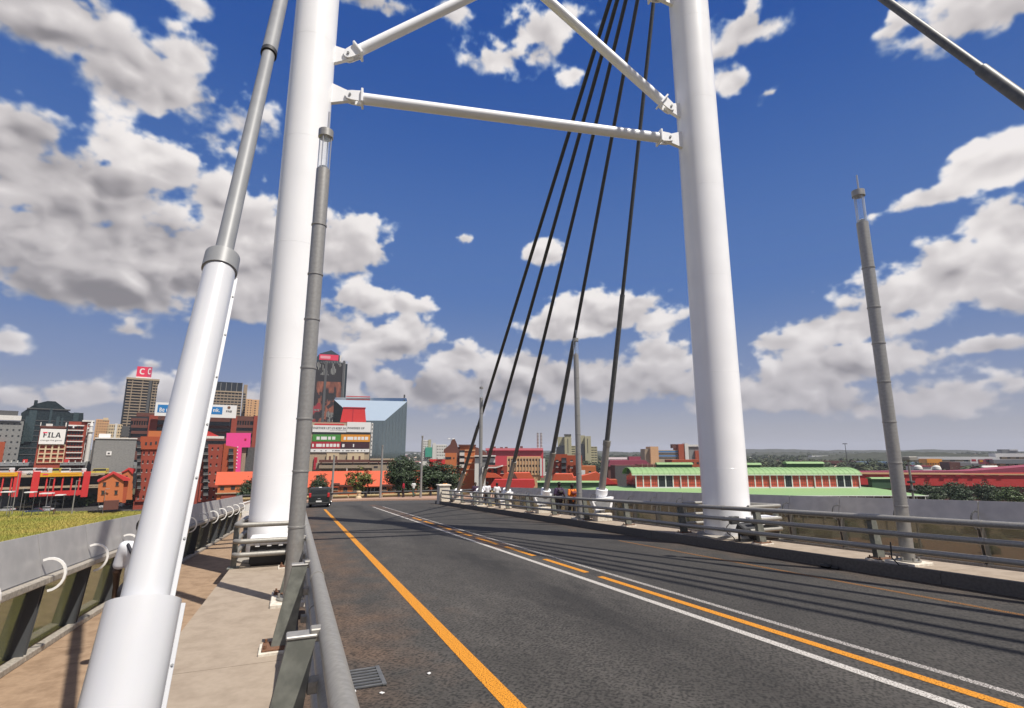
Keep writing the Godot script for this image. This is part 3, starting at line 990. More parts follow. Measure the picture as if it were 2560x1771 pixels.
# ---------- buildings ----------
func town_materials():
	tone = 0.84
	M.brick_orange = mottled(lc(0.60, 0.19, 0.06), lc(0.46, 0.13, 0.045), 3.0, 0.9, 0.0, 70, 0.03)
	M.brick_red = mottled(lc(0.34, 0.062, 0.034), lc(0.25, 0.045, 0.028), 3.0, 0.9, 0.0, 71, 0.03)
	M.brick_deep = mottled(lc(0.42, 0.09, 0.03), lc(0.32, 0.06, 0.025), 3.0, 0.9, 0.0, 72, 0.03)
	M.brick_brown = mottled(lc(0.15, 0.055, 0.04), lc(0.11, 0.04, 0.03), 3.0, 0.9, 0.0, 73, 0.03)
	M.roof_orange = mottled(lc(0.66, 0.115, 0.045), lc(0.54, 0.085, 0.035), 2.5, 0.8, 0.0, 74, 0.03)
	M.roof_red = mottled(lc(0.58, 0.035, 0.03), lc(0.48, 0.03, 0.028), 3.0, 0.75, 0.0, 75, 0.02)
	M.roof_green = mottled(lc(0.27, 0.42, 0.18), lc(0.22, 0.36, 0.15), 6.0, 0.6, 0.0, 76, 0.02)
	M.green_dark = flat(lc(0.035, 0.075, 0.04), 0.6)
	M.cream = mottled(lc(0.66, 0.52, 0.34), lc(0.54, 0.42, 0.27), 5.0, 0.85, 0.0, 77, 0.02)
	M.peach = mottled(lc(0.70, 0.42, 0.22), lc(0.58, 0.34, 0.18), 5.0, 0.85, 0.0, 78, 0.02)
	M.white_wall = mottled(lc(0.74, 0.72, 0.68), lc(0.62, 0.60, 0.56), 5.0, 0.8, 0.0, 79, 0.02)
	M.grey_wall = mottled(lc(0.26, 0.26, 0.25), lc(0.20, 0.20, 0.195), 6.0, 0.85, 0.0, 80, 0.02)
	M.grey_dark = mottled(lc(0.10, 0.10, 0.10), lc(0.07, 0.07, 0.072), 6.0, 0.8, 0.0, 81, 0.02)
	M.beige = mottled(lc(0.46, 0.36, 0.25), lc(0.36, 0.28, 0.19), 5.0, 0.85, 0.0, 82, 0.02)
	M.tan = mottled(lc(0.36, 0.28, 0.20), lc(0.28, 0.22, 0.155), 5.0, 0.85, 0.0, 83, 0.02)
	M.olive = mottled(lc(0.50, 0.47, 0.30), lc(0.42, 0.39, 0.25), 5.0, 0.85, 0.0, 84, 0.02)
	M.window = flat(lc(0.035, 0.04, 0.046), 0.1)
	M.window_pale = flat(lc(0.10, 0.11, 0.12), 0.15)  # paler window grey, also for glazing bars and some balcony fronts
	M.glass_dark = mottled(lc(0.022, 0.035, 0.038), lc(0.035, 0.05, 0.055), 12.0, 0.1, 0.3, 85, 0.02)
	M.glass_teal = mottled(lc(0.07, 0.105, 0.11), lc(0.10, 0.14, 0.145), 12.0, 0.08, 0.55, 86, 0.02)
	M.glass_mirror = flat(lc(0.52, 0.62, 0.70), 0.2, 0.4)
	M.glass_mirror2 = flat(lc(0.26, 0.32, 0.32), 0.06, 0.8)
	M.pink = flat(lc(0.80, 0.06, 0.28), 0.6)
	M.red_paint = flat(lc(0.62, 0.03, 0.03), 0.55)
	M.red_sign = flat(lc(0.78, 0.03, 0.09), 0.5)
	M.sign_white = flat(lc(0.80, 0.79, 0.77), 0.5)
	M.sign_blue = flat(lc(0.01, 0.19, 0.50), 0.5)
	M.sign_yellow = flat(lc(0.72, 0.36, 0.01), 0.5)
	M.sign_orange = flat(lc(0.70, 0.28, 0.015), 0.5)
	M.sign_green = flat(lc(0.06, 0.26, 0.04), 0.5)
	M.sign_crimson = flat(lc(0.42, 0.015, 0.03), 0.5)
	M.sign_dark = flat(lc(0.05, 0.012, 0.018), 0.5)
	M.ink = flat(lc(0.02, 0.02, 0.03), 0.6)
	M.metal_roof = mottled(lc(0.34, 0.35, 0.36), lc(0.26, 0.27, 0.28), 6.0, 0.5, 0.2, 87, 0.02)
	M.teal_panel = flat(lc(0.05, 0.33, 0.23), 0.6)
	M.mauve = mottled(lc(0.32, 0.05, 0.09), lc(0.25, 0.04, 0.07), 6.0, 0.7, 0.0, 88, 0.02)
	M.blue_roof = flat(lc(0.16, 0.26, 0.40), 0.6)
	M.stone = mottled(lc(0.52, 0.42, 0.22), lc(0.40, 0.31, 0.16), 2.5, 0.9, 0.0, 89, 0.03)
func facade(n: String, label: String, cat: String, xc: float, dist: float, turn := 0.0, group := "") -> Dictionary:
	var p := at_dist(xc, 1136, dist * FAR)
	var o := thing(n, label, cat, Vector3(p.x, GY, p.z), group)
	var nn := Vector3(-p.x, 0, -p.z).normalized().rotated(Vector3.UP, deg_to_rad(turn))
	o.basis = Basis(Vector3.UP.cross(nn).normalized(), Vector3.UP, nn)
	return {"o": o, "n": nn, "inv": o.transform.affine_inverse()}
func fp(bd: Dictionary, x: float, y: float, z := 0.0) -> Vector2:
	# where the ray through a pixel meets the plane z metres in front of the facade
	var d := pray(x, y)
	var c: Vector3 = bd.o.position + bd.n * z
	var k: float = (c - EYE).dot(bd.n) / d.dot(bd.n)
	var l: Vector3 = bd.inv * (EYE + d * k)
	return Vector2(l.x, l.y)
func rect(bd: Dictionary, n: String, x0: float, y0: float, x1: float, y1: float, z0: float, z1: float, m: Material, parent: Node = null, down := false) -> MeshInstance3D:
	var ym := (y0 + y1) * 0.5
	var xm := (x0 + x1) * 0.5
	var u0 := fp(bd, x0, ym, z1).x
	var u1 := fp(bd, x1, ym, z1).x
	var v1 := fp(bd, xm, y0, z1).y
	var v0 := -0.3 if down else fp(bd, xm, y1, z1).y
	var st := sb()
	bx(st, Transform3D(), Vector3(minf(u0, u1), v0, z0), Vector3(maxf(u0, u1), v1, z1))
	return fin(st, n, m, parent if parent else bd.o)
func shape(bd: Dictionary, n: String, pts: Array, z0: float, z1: float, m: Material, parent: Node = null) -> MeshInstance3D:
	# outline in pixels, given thickness
	var poly := PackedVector2Array()
	for p in pts:
		poly.append(fp(bd, p[0], p[1], z1))
	var st := sb()
	prism(st, Transform3D(), poly, z0, z1)
	return fin(st, n, m, parent if parent else bd.o)
func holed(bd: Dictionary, n: String, x0: float, y0: float, x1: float, y1: float, nx: int, ny: int, wf: float, hf: float, m: Material, dep := 0.3, pm: Material = null, z := 0.0, wn := "window", sill := false):
	# wall sheet with nx x ny real openings, reveals, and a pane set back in each
	var ym := (y0 + y1) * 0.5
	var xm := (x0 + x1) * 0.5
	var u0 := fp(bd, x0, ym, z).x
	var u1 := fp(bd, x1, ym, z).x
	var v1 := fp(bd, xm, y0, z).y
	var v0 := fp(bd, xm, y1, z).y
	var cw := (u1 - u0) / nx
	var ch := (v1 - v0) / ny
	var st := sb()
	var F := Vector3(0, 0, 1)
	var pst := sb()
	bx(pst, Transform3D(), Vector3(-cw * wf * 0.5, -ch * hf * 0.5, -0.06), Vector3(cw * wf * 0.5, ch * hf * 0.5, 0))
	var pmesh := pst.commit()
	pst = sb()
	bx(pst, Transform3D(), Vector3(-cw * wf * 0.56, -ch * hf * 0.5 - 0.12, 0), Vector3(cw * wf * 0.56, -ch * hf * 0.5, dep + 0.08))
	var smesh := pst.commit()
	var hw := cw * wf * 0.5
	var hh := ch * hf * 0.5
	for j in ny:
		for i in nx:
			var c := Vector3(u0 + (i + 0.5) * cw, v0 + (j + 0.5) * ch, z)
			var o := [c + Vector3(-cw / 2, -ch / 2, 0), c + Vector3(cw / 2, -ch / 2, 0), c + Vector3(cw / 2, ch / 2, 0), c + Vector3(-cw / 2, ch / 2, 0)]
			var q := [c + Vector3(-hw, -hh, 0), c + Vector3(hw, -hh, 0), c + Vector3(hw, hh, 0), c + Vector3(-hw, hh, 0)]
			var b := Vector3(0, 0, -dep)
			var nr := [Vector3.UP, Vector3.LEFT, Vector3.DOWN, Vector3.RIGHT]
			for e in 4:
				var f := (e + 1) % 4
				quad(st, o[e], o[f], q[f], q[e], F)
				quad(st, q[e], q[f], q[f] + b, q[e] + b, nr[e])
			var w := put(wn, pmesh, pm if pm else M.window, bd.o, at(c + b))
			if sill:
				put("sill", smesh, M.white_wall, w, at(Vector3.ZERO))
	# edges so that the sheet has thickness
	for e in [[Vector3(u0, v0, z), Vector3(u0, v1, z), Vector3.LEFT], [Vector3(u1, v0, z), Vector3(u1, v1, z), Vector3.RIGHT], [Vector3(u0, v1, z), Vector3(u1, v1, z), Vector3.UP]]:
		quad(st, e[0], e[1], e[1] + Vector3(0, 0, -dep), e[0] + Vector3(0, 0, -dep), e[2])
	return fin(st, n, m, bd.o)
func words(bd: Dictionary, text: String, xc: float, yc: float, hpx: float, wpx: float, z: float, m: Material, parent: Node = null, bold := true):
	var f := SystemFont.new()
	f.font_names = PackedStringArray(["Droid Sans"])
	f.font_weight = 700 if bold else 400
	var tm := TextMesh.new()
	tm.text = text
	tm.font = f
	tm.font_size = 48
	tm.pixel_size = 0.01
	tm.depth = 0.02
	tm.curve_step = 4.0
	var ab := tm.get_aabb()
	var c := fp(bd, xc, yc, z)
	var a := fp(bd, xc, yc - hpx * 0.5, z)
	var b := fp(bd, xc, yc + hpx * 0.5, z)
	var l := fp(bd, xc - wpx * 0.5, yc, z)
	var r := fp(bd, xc + wpx * 0.5, yc, z)
	var sc := Vector3((r.x - l.x) / maxf(ab.size.x, 0.01), (a.y - b.y) / maxf(ab.size.y, 0.01), 1.0)
	var mid := ab.get_center()
	put("lettering", tm, m, parent if parent else bd.o, Transform3D(Basis().scaled(sc), Vector3(c.x - mid.x * sc.x, c.y - mid.y * sc.y, z)))
func gable(bd: Dictionary, n: String, x0: float, x1: float, yeave: float, yridge: float, depth: float, m: Material, over := 0.4):
	# pitched roof with its ridge along the facade
	var a := fp(bd, x0, yeave).x - over
	var b := fp(bd, x1, yeave).x + over
	var ve := fp(bd, (x0 + x1) * 0.5, yeave).y
	var r := fp(bd, (x0 + x1) * 0.5, yridge, -depth * 0.5)
	var st := sb()
	var f := Vector3(0, 0, over)
	var xf := Transform3D(Basis(Vector3(0, 0, 1), Vector3.UP, Vector3(-1, 0, 0)), Vector3.ZERO)
	prism(st, xf, PackedVector2Array([Vector2(over, ve - 0.1), Vector2(over, ve + 0.08), Vector2(-depth * 0.5, r.y), Vector2(-depth - over, ve + 0.08), Vector2(-depth - over, ve - 0.1)]), -b, -a)
	return fin(st, n, m, bd.o)
func body(bd: Dictionary, x0: float, x1: float, ytop: float, depth: float, m: Material, z := 0.0, n := "wall"):
	return rect(bd, n, x0, ytop, x1, 1300, z - depth, z, m, null, true)
func low_body(bd: Dictionary, x0: float, x1: float, ytop: float, depth: float, m: Material, z := 0.0, n := "wall"):
	# edges read off at the top line
	var u0 := fp(bd, x0, ytop, z).x
	var u1 := fp(bd, x1, ytop, z).x
	var v := fp(bd, (x0 + x1) * 0.5, ytop, z).y
	var st := sb()
	bx(st, Transform3D(), Vector3(u0, -0.3, z - depth), Vector3(u1, v, z))
	return fin(st, n, m, bd.o)
func town_left():
	var b: Dictionary
	# pale grey office block at the edge
	b = facade("office_block", "pale grey concrete office block with white rounded cornice and tiny white windows", "building", 10, 190)
	holed(b, "front_wall", -60, 1052, 50, 1160, 7, 7, 0.32, 0.3, M.grey_wall, 0.3, M.window_pale)
	low_body(b, -60, 50, 1052, 24, M.grey_wall, -0.34)
	rect(b, "cornice", -62, 1038, 53, 1050, -2, 1.0, M.white_wall)
	rect(b, "parapet_wall", -62, 1026, 45, 1038, -12, -1, M.grey_dark)
	rect(b, "brick_stair_tower", -30, 1105, 8, 1160, -0.3, 2.2, M.brick_deep)
	# dark glass office with a pitched crown
	b = facade("glass_office", "dark glass office block with low pitched roof behind the brick hotel", "building", 128, 230)
	shape(b, "glass_wall", [[40, 1175], [52, 1033], [66, 1024], [88, 1010], [118, 1003], [138, 1004], [158, 1019], [176, 1033], [208, 1033], [206, 1175]], -30, 0, M.glass_dark)
	for k in [[66, 1026, 86, 1105, 0.9], [122, 1021, 128, 1066, 0.8], [139, 1042, 147, 1068, 0.7], [151, 1045, 156, 1070, 0.7], [182, 1032, 196, 1054, 0.7], [58, 1040, 64, 1110, 0.7]]:
		rect(b, "glass_bay", k[0], k[1], k[2], k[3], 0.0, k[4], M.glass_teal)
	for y in [1052, 1064, 1077, 1090, 1104, 1120, 1136]:
		rect(b, "floor_band", 48, y, 205, y + 1.5, 0.0, 0.25, M.grey_dark)
	rect(b, "lift_housing", 84, 1001, 93, 1015, -6, 0.3, M.glass_dark)
	rect(b, "roof_edge", 66, 1022, 176, 1024.5, -4, 0.5, M.grey_dark)
	# brick hotel with the big white sign
	b = facade("brick_block", "red brick block with cream grid and a large white sign reading FILA", "building", 125, 165)
	holed(b, "front_wall", 94, 1112, 160, 1158, 4, 4, 0.74, 0.74, M.cream, 0.35, M.brick_red, 0.0, "brick_panel")
	low_body(b, 100, 164, 1068, 14, M.brick_red, -0.42)
	rect(b, "coping", 99, 1066, 166, 1070, -14, 0.2, M.brick_brown)
	var sg := rect(b, "signboard", 98, 1073, 162, 1111, 0.02, 0.5, M.sign_white)
	words(b, "FILA", 130, 1088, 13, 44, 0.52, M.ink, sg)
	rect(b, "sign_stroke", 107, 1080.5, 118, 1083.5, 0.51, 0.55, M.red_sign, sg)
	words(b, "change the game", 127, 1102, 4.5, 54, 0.52, M.ink, sg, false)
	for k in [[114, 1060, 131, 1068], [100, 1056, 102, 1068], [163, 1057, 166, 1068]]:
		rect(b, "roof_tank", k[0], k[1], k[2], k[3], -4, -1, M.white_wall)
	b = facade("banded_block", "dark brick block with white floor bands between sign block and minaret", "building", 195, 175)
	low_body(b, 172, 232, 1055, 16, M.brick_red, -0.5)
	var yb := [1063, 1075, 1089, 1103, 1117, 1131, 1145]
	for i in yb.size():
		rect(b, "floor_band", 170 - i * 1.2, yb[i], 210 - i * 1.2, yb[i] + 2.6, -0.5, 0.25, M.white_wall)
		if i > 0:
			for k in 5:
				rect(b, "window", 174 - i * 1.2 + k * 7.2, yb[i] - 8.5, 178.5 - i * 1.2 + k * 7.2, yb[i] - 2.5, -0.5, -0.32, M.window)
	holed(b, "side_wall", 212, 1058, 226, 1150, 2, 7, 0.62, 0.62, M.white_wall, 0.3, M.brick_red, 0.0, "brick_panel")
	for k in [[171, 1063, 191, 1066], [181, 1066, 185, 1071]]:
		rect(b, "name_plate", k[0], k[1], k[2], k[3], 0.26, 0.34, M.sign_white)
	rect(b, "roof_edge", 205, 1051, 236, 1055, -10, 0.2, M.white_wall)
	# minaret
	var mp := at_dist(217, 1136, 174 * FAR)
	var o := thing("minaret", "slender white minaret with a gallery in front of brick block", "tower", Vector3(mp.x, GY, mp.z))
	var yh := func(y): return at_dist(228, y, 174 * FAR).y - GY
	var st := sb()
	lathe(st, Transform3D(), [Vector2(0.72, -0.3), Vector2(0.68, yh.call(1090)), Vector2(0.59, yh.call(1084))], 16)
	fin(st, "shaft", M.white_wall, o)
	st = sb()
	lathe(st, Transform3D(), [Vector2(0.59, yh.call(1084)), Vector2(0.98, yh.call(1081)), Vector2(0.98, yh.call(1081)), Vector2(0.98, yh.call(1077)), Vector2(0.98, yh.call(1077)), Vector2(0.51, yh.call(1076.9))], 16)
	fin(st, "gallery", M.white_wall, o)
	st = sb()
	lathe(st, Transform3D(), [Vector2(0.53, yh.call(1077)), Vector2(0.53, yh.call(1066)), Vector2(0.68, yh.call(1065.5)), Vector2(0.47, yh.call(1061)), Vector2(0.04, yh.call(1051))], 16)
	fin(st, "spire", M.white_wall, o)
	# cream blocks behind
	b = facade("cream_block", "peach apartment block behind the minaret", "building", 254, 260)
	holed(b, "front_wall", 238, 1050, 269, 1110, 5, 9, 0.45, 0.5, M.peach, 0.35)
	low_body(b, 240, 270, 1049, 14, M.peach, -0.4)
	rect(b, "lift_tower", 257, 1045, 270, 1052, -6, 0.3, M.cream)
	b = facade("cream_block", "lower pale yellow apartment block behind the grey blank wall", "building", 286, 250)
	holed(b, "front_wall", 269, 1062, 303, 1110, 6, 6, 0.5, 0.45, M.cream, 0.35)
	low_body(b, 270, 303, 1061, 14, M.cream, -0.4)
	rect(b, "stair_tower", 284, 1059, 290, 1110, -1, 0.8, M.white_wall)
	rect(b, "roof_plant", 303, 1066, 322, 1092, -4, 1.0, M.grey_dark)
	# grey blank-walled block
	b = facade("blank_wall_block", "grey block with one windowless wall and a small white square sign", "building", 288, 160)
	low_body(b, 238, 342, 1097, 18, M.grey_wall)
	rect(b, "roof_edge", 236, 1095, 343, 1098, -18, 0.3, M.white_wall)
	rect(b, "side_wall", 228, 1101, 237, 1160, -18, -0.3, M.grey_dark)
	rect(b, "square_sign", 265, 1129, 278, 1139, 0.0, 0.2, M.sign_white)
	rect(b, "sign_mark", 268.5, 1132, 274, 1136, 0.2, 0.26, M.grey_dark)
	rect(b, "roof_sign", 246, 1085, 276, 1097, -3, -2.7, M.sign_white)
	# tower with the red cube sign
	b = facade("office_tower", "tall dark tower with tan floor bands and a red sign cube on its roof", "building", 350, 330)
	low_body(b, 316, 396, 948, 22, M.window, -1.2)
	for i in 25:
		var y := 954 + i * 7.0
		var lean := -(y - 950) * 0.13
		rect(b, "spandrel", 319 + lean, y, 373 + lean, y + 2.6, -1.2, 0.3, M.tan)
		rect(b, "spandrel", 382 + lean, y, 396 + lean, y + 2.8, -1.2, 0.3, M.tan)
	for x in [330, 356]:
		rect(b, "pier", x - 12, 950, x - 9.5, 1130, -1.2, 0.5, M.tan)
	for x in [376, 383, 391]:
		rect(b, "pier", x - 12, 950, x - 10.5, 1130, -1.2, 0.5, M.tan)
	rect(b, "core_strip", 361, 952, 368, 1130, -1.2, 0.7, M.grey_dark)
	rect(b, "roof_slab", 315, 946, 399, 950.5, -22, 0.8, M.beige)
	var cube := rect(b, "sign_cube", 341, 917, 368, 944, -8, -1, M.red_sign)
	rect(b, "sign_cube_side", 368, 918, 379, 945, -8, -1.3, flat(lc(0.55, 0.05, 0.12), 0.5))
	rect(b, "sign_base", 339, 943, 378, 946, -8, -0.8, M.sign_white)
	words(b, "C", 355, 929, 15, 13, -0.98, M.sign_white, cube)
	words(b, "C", 373, 929, 15, 7, -1.28, M.sign_white, cube)
	# second tower with dark louvred crown
	b = facade("office_tower", "dark tower with louvred black crown and cream window grid", "building", 575, 310)
	low_body(b, 535, 606, 956, 22, M.window, -0.8)
	holed(b, "front_wall", 530, 980, 602, 1045, 8, 9, 0.8, 0.55, M.tan, 0.5, M.window, 0.0)
	for i in 6:
		rect(b, "crown_fin", 537 + i * 13.5, 957, 538.5 + i * 13.5, 979, -0.8, 0.1, M.grey_wall)
	rect(b, "crown_band", 531, 978, 606, 981, -0.8, 0.25, M.beige)
	rect(b, "side_wall", 606, 962, 615, 1045, -22, -1.2, M.tan)
	for i in 9:
		rect(b, "side_window", 607.5, 984 + i * 6.6, 613.5, 988 + i * 6.6, -1.2, -1.1, M.window)
	for k in [["thin cream tower beside the dark louvred tower", 622, 300, 615, 629, 999], ["thin pale tower block next to the white pylon leg", 640, 320, 631, 652, 1001]]:
		b = facade("cream_tower", k[0], "building", k[1], k[2])
		holed(b, "front_wall", k[3], k[5], k[4], 1060, 2, 10, 0.4, 0.45, M.peach, 0.3)
		low_body(b, k[3], k[4], k[5] - 1, 14, M.peach, -0.34)
	b = facade("dark_tower", "narrow black glass tower between two cream towers", "building", 630, 340)
	low_body(b, 625, 636, 1000, 12, M.window)
	for i in 6:
		rect(b, "floor_band", 625, 1006 + i * 8, 636, 1007.5 + i * 8, 0, 0.3, M.grey_dark)
	# long brown block with the bank billboard on its roof
	b = facade("brown_block", "long brown brick block with deep dark window bands carrying a billboard", "building", 480, 225)
	low_body(b, 327, 640, 1047, 24, M.window, -1.0)
	for k in [[327, 368], [388, 575], [585, 640]]:
		for y in [[1046, 1053], [1063, 1070], [1078, 1085], [1094, 1102], [1110, 1120], [1128, 1150]]:
			rect(b, "spandrel", k[0], y[0], k[1], y[1], -1.0, 0.2, M.brick_brown)
	for k in [[366, 388, 1038], [574, 588, 1042], [630, 642, 1040]]:
		rect(b, "pier", k[0], k[2], k[1], 1150, -3, 0.5, M.brick_red)
	for i in 6:
		rect(b, "window_slot_divider", 332 + i * 6.2, 1052, 334 + i * 6.2, 1064, -1.0, 0.1, M.brick_brown)
		rect(b, "window_slot_divider", 590 + i * 6.4, 1052, 592.5 + i * 6.4, 1064, -1.0, 0.1, M.brick_brown)
	rect(b, "roof_edge", 340, 1037, 642, 1046, -20, -3, M.brick_brown)
	b = facade("billboard", "wide white bank billboard with blue panel on the brown block's roof", "billboard", 489, 221)
	var bb := rect(b, "board", 387, 1010, 591, 1043, -0.6, 0, M.sign_white)
	rect(b, "blue_panel", 393, 1015, 556, 1034, 0, 0.08, M.sign_blue, bb)
	words(b, "Be w", 411, 1025, 10, 26, 0.1, M.sign_white, bb)
	words(b, "nk.", 541, 1026, 9, 17, 0.1, M.sign_white, bb)
	words(b, "the ba", 478, 1025, 10, 60, 0.1, M.sign_white, bb)
	words(b, "FNB", 572, 1029, 5, 14, 0.1, M.ink, bb)
	st = sb()
	var ec := fp(b, 572, 1019.5, 0.05)
	tube(st, [Vector3(ec.x, ec.y, 0.0), Vector3(ec.x, ec.y, 0.12)], 0.75, 20)
	fin(st, "emblem", M.rust, bb)
	for x in [400, 440, 480, 520, 560, 585]:
		rect(b, "support", x, 1043, x + 1.2, 1050, -1.5, -1.2, M.grey_dark)
	# tall red brick apartment block behind the near stay
	b = facade("apartment_block", "tall orange and red brick apartment block with stacked black balconies", "building", 460, 140)
	low_body(b, 352, 600, 1115, 16, M.brick_red, -0.6)
	holed(b, "front_wall", 346, 1123, 395, 1254, 4, 6, 0.3, 0.36, M.brick_red, 0.3, M.window, 0.0, "window", true)
	rect(b, "upper_wall", 349, 1092, 402, 1124, -10, 0.4, M.brick_deep)
	for k in [[362, 1106], [374, 1106], [387, 1104]]:
		rect(b, "window", k[0], k[1], k[0] + 5, k[1] + 8, 0.4, 0.44, M.window)
	rect(b, "pediment", 370, 1078, 420, 1093, -10, 0.2, M.brick_orange)
	holed(b, "front_wall", 502, 1112, 560, 1254, 4, 7, 0.26, 0.3, M.brick_red, 0.3, M.window, 0.0, "window", true)
	rect(b, "right_upper_wall", 556, 1110, 592, 1182, -10, 0.5, M.brick_deep)
	rect(b, "round_cornice", 516, 1091, 560, 1097, -8, 0.8, M.white_wall)
	shape(b, "red_roof", [[505, 1095], [520, 1078], [534, 1085], [556, 1095]], -8, 0.4, M.roof_red)
	for k in [[342, 351, 1105, 7], [508, 520, 1105, 8], [571, 583, 1122, 4]]:
		for i in k[3]:
			var y: float = k[2] + i * 17.0
			var bal := rect(b, "balcony", k[0], y + 9, k[1], y + 15, -0.2, 1.3, M.grey_dark)
			rect(b, "recess_shade", k[0], y, k[1], y + 9, -0.2, 0.55, M.window, bal)  # dark box painted as the shade inside the balcony
			rect(b, "slab", k[0] - 0.5, y + 14, k[1] + 0.5, y + 15.5, -0.2, 1.5, M.grey_wall, bal)
	# pink sign wall
	b = facade("pink_sign_wall", "bright pink sign wall shaped like a flag with a column of white dots", "sign", 596, 133)
	shape(b, "board", [[566, 1083], [627, 1083], [625, 1119], [604, 1119], [600, 1182], [588, 1182], [592, 1119], [564, 1114]], -0.8, 0, M.pink)
	for i in 7:
		rect(b, "dot_lamp", 592.5 - i * 0.5, 1117 + i * 8.5, 595 - i * 0.5, 1119.5 + i * 8.5, 0, 0.15, M.sign_white)
	rect(b, "round_mark", 611, 1097, 615.5, 1101.5, 0, 0.1, M.sign_crimson)
	rect(b, "tan_pier", 603, 1121, 613, 1182, -4, -1, M.tan)
	rect(b, "dark_pier", 613, 1119, 640, 1182, -6, -2, M.grey_dark)
	# parking garage
	b = facade("parking_garage", "open parking garage with red frames and yellow banners", "building", 120, 152)
	low_body(b, -40, 330, 1187, 3, M.grey_wall, -20.0, "rear_wall")
	for y in [1187.5, 1217.0]:
		rect(b, "floor_slab", -40, y, 262, y + 3.0, -20, -4, M.beige)
	for k in [[-40, 245, 1188], [-40, 245, 1217], [215, 262, 1183], [215, 262, 1215]]:
		rect(b, "parapet_beam", k[0], k[2], k[1], k[2] + 5, -4, 0.0, M.beige)
	for x in [[32, 48], [77, 96], [205, 222], [-20, -8]]:
		rect(b, "red_pier", x[0], 1180, x[1], 1243, -2, 0.5, M.red_paint)
	for x in [2, 24, 112, 131, 152, 175, 194]:
		rect(b, "red_post", x, 1192, x + 4, 1240, -2, 0.3, M.red_paint)
	rect(b, "red_base", 96, 1228, 205, 1240, -2, 0.35, M.red_paint)
	for k in [[-40, 43, "yellow_banner"], [100, 204, "yellow_banner"]]:
		var bn := rect(b, k[2], k[0], 1182, k[1], 1192, 0.5, 0.7, M.sign_yellow)
		rect(b, "banner_mark", k[0] + 6, 1185.5, k[0] + 20, 1188.5, 0.7, 0.75, M.red_sign, bn)
		rect(b, "banner_line", k[0] + 26, 1186, k[1] - 8, 1187.5, 0.7, 0.75, M.sign_orange, bn)
	rect(b, "rear_slab", 222, 1183, 330, 1190, -8, -1.5, M.beige)
	b = facade("station_canopy", "long low grey canopy roof with pale struts above the parked minibuses", "canopy", 170, 172)
	rect(b, "roof", -60, 1157, 212, 1165, -14, 0, M.metal_roof)
	rect(b, "roof", 226, 1157, 342, 1164, -14, 0, M.metal_roof)
	rect(b, "end_wall", 212, 1154, 230, 1182, -14, -0.5, M.grey_wall)
	rect(b, "rear_wall", -60, 1165, 340, 1187, -14, -11, M.grey_wall)
	for i in 14:
		rect(b, "strut", -6 + i * 16, 1152, -3.5 + i * 16, 1158, -0.6, 0.2, M.white_wall)
	for x in [56, 90, 160, 232, 265, 314]:
		rect(b, "red_vent", x, 1149, x + 12, 1157, -3, -0.5, M.red_paint)
	for x in [20, 60, 105, 150, 195, 250, 290, 330]:
		rect(b, "column", x, 1164, x + 1.5, 1200, -1, -0.6, M.grey_wall)
	# orange gabled houses
	b = facade("gabled_house", "orange brick house with a red pitched roof beside the parking garage", "house", 280, 133)
	shape(b, "front_wall", [[242, 1256], [246, 1203], [283, 1184], [309, 1200], [305, 1256]], -9, 0, M.brick_orange)
	rect(b, "side_wall", 305, 1206, 317, 1258, -9, -0.5, M.brick_deep)
	shape(b, "roof", [[242, 1203], [283, 1181], [326, 1199], [322, 1203], [309, 1203], [283, 1185.5], [244, 1206]], -9.5, 0.5, M.roof_red)
	for k in [[257, 1207], [289, 1206], [253, 1228], [286, 1227.5]]:
		var w := rect(b, "window", k[0], k[1], k[0] + 7, k[1] + 9, 0, 0.06, M.window)
		rect(b, "frame", k[0] - 1, k[1] - 1, k[0] + 8, k[1] + 0.3, 0, 0.12, M.brick_brown, w)
		rect(b, "sill", k[0] - 1, k[1] + 9, k[0] + 8, k[1] + 10, 0, 0.15, M.brick_brown, w)
	rect(b, "base_wall", 258, 1252, 296, 1275, -6, 1.0, M.brick_brown)
	b = facade("gabled_house", "small orange gable of a second house peeping over the first one's roof", "house", 318, 141)
	shape(b, "front_wall", [[302, 1250], [304, 1182], [321, 1174], [332, 1184], [330, 1250]], -8, 0, M.brick_orange)
	shape(b, "roof", [[301, 1184], [321, 1171], [339, 1173], [338, 1179], [331, 1186], [321, 1175]], -8, 0.4, M.roof_red)
	rect(b, "window", 313, 1190, 318, 1197, 0, 0.06, M.window)
	# orange roofed annex by the left leg
	b = facade("annex_house", "orange roofed brick annex left of the white pylon leg", "house", 590, 118)
	rect(b, "wall", 540, 1213, 640, 1300, -8, 0, M.brick_orange, null, true)
	gable(b, "roof", 541, 645, 1212, 1180, 12, M.roof_orange)
	for k in [[550, 1218], [577, 1217], [604, 1217]]:
		var w := rect(b, "window", k[0], k[1], k[0] + 10, k[1] + 8, 0, 0.05, M.window)
		rect(b, "frame", k[0] - 1, k[1] - 1, k[0] + 11, k[1], 0, 0.12, M.brick_brown, w)
	rect(b, "ledge", 538, 1232, 642, 1234.5, -1, 0.6, M.beige)
	rect(b, "garage_wall", 552, 1235, 590, 1256, -1, 0.3, M.brick_red)
	rect(b, "green_shed", 592, 1234, 640, 1256, -1, 1.2, M.teal_panel)

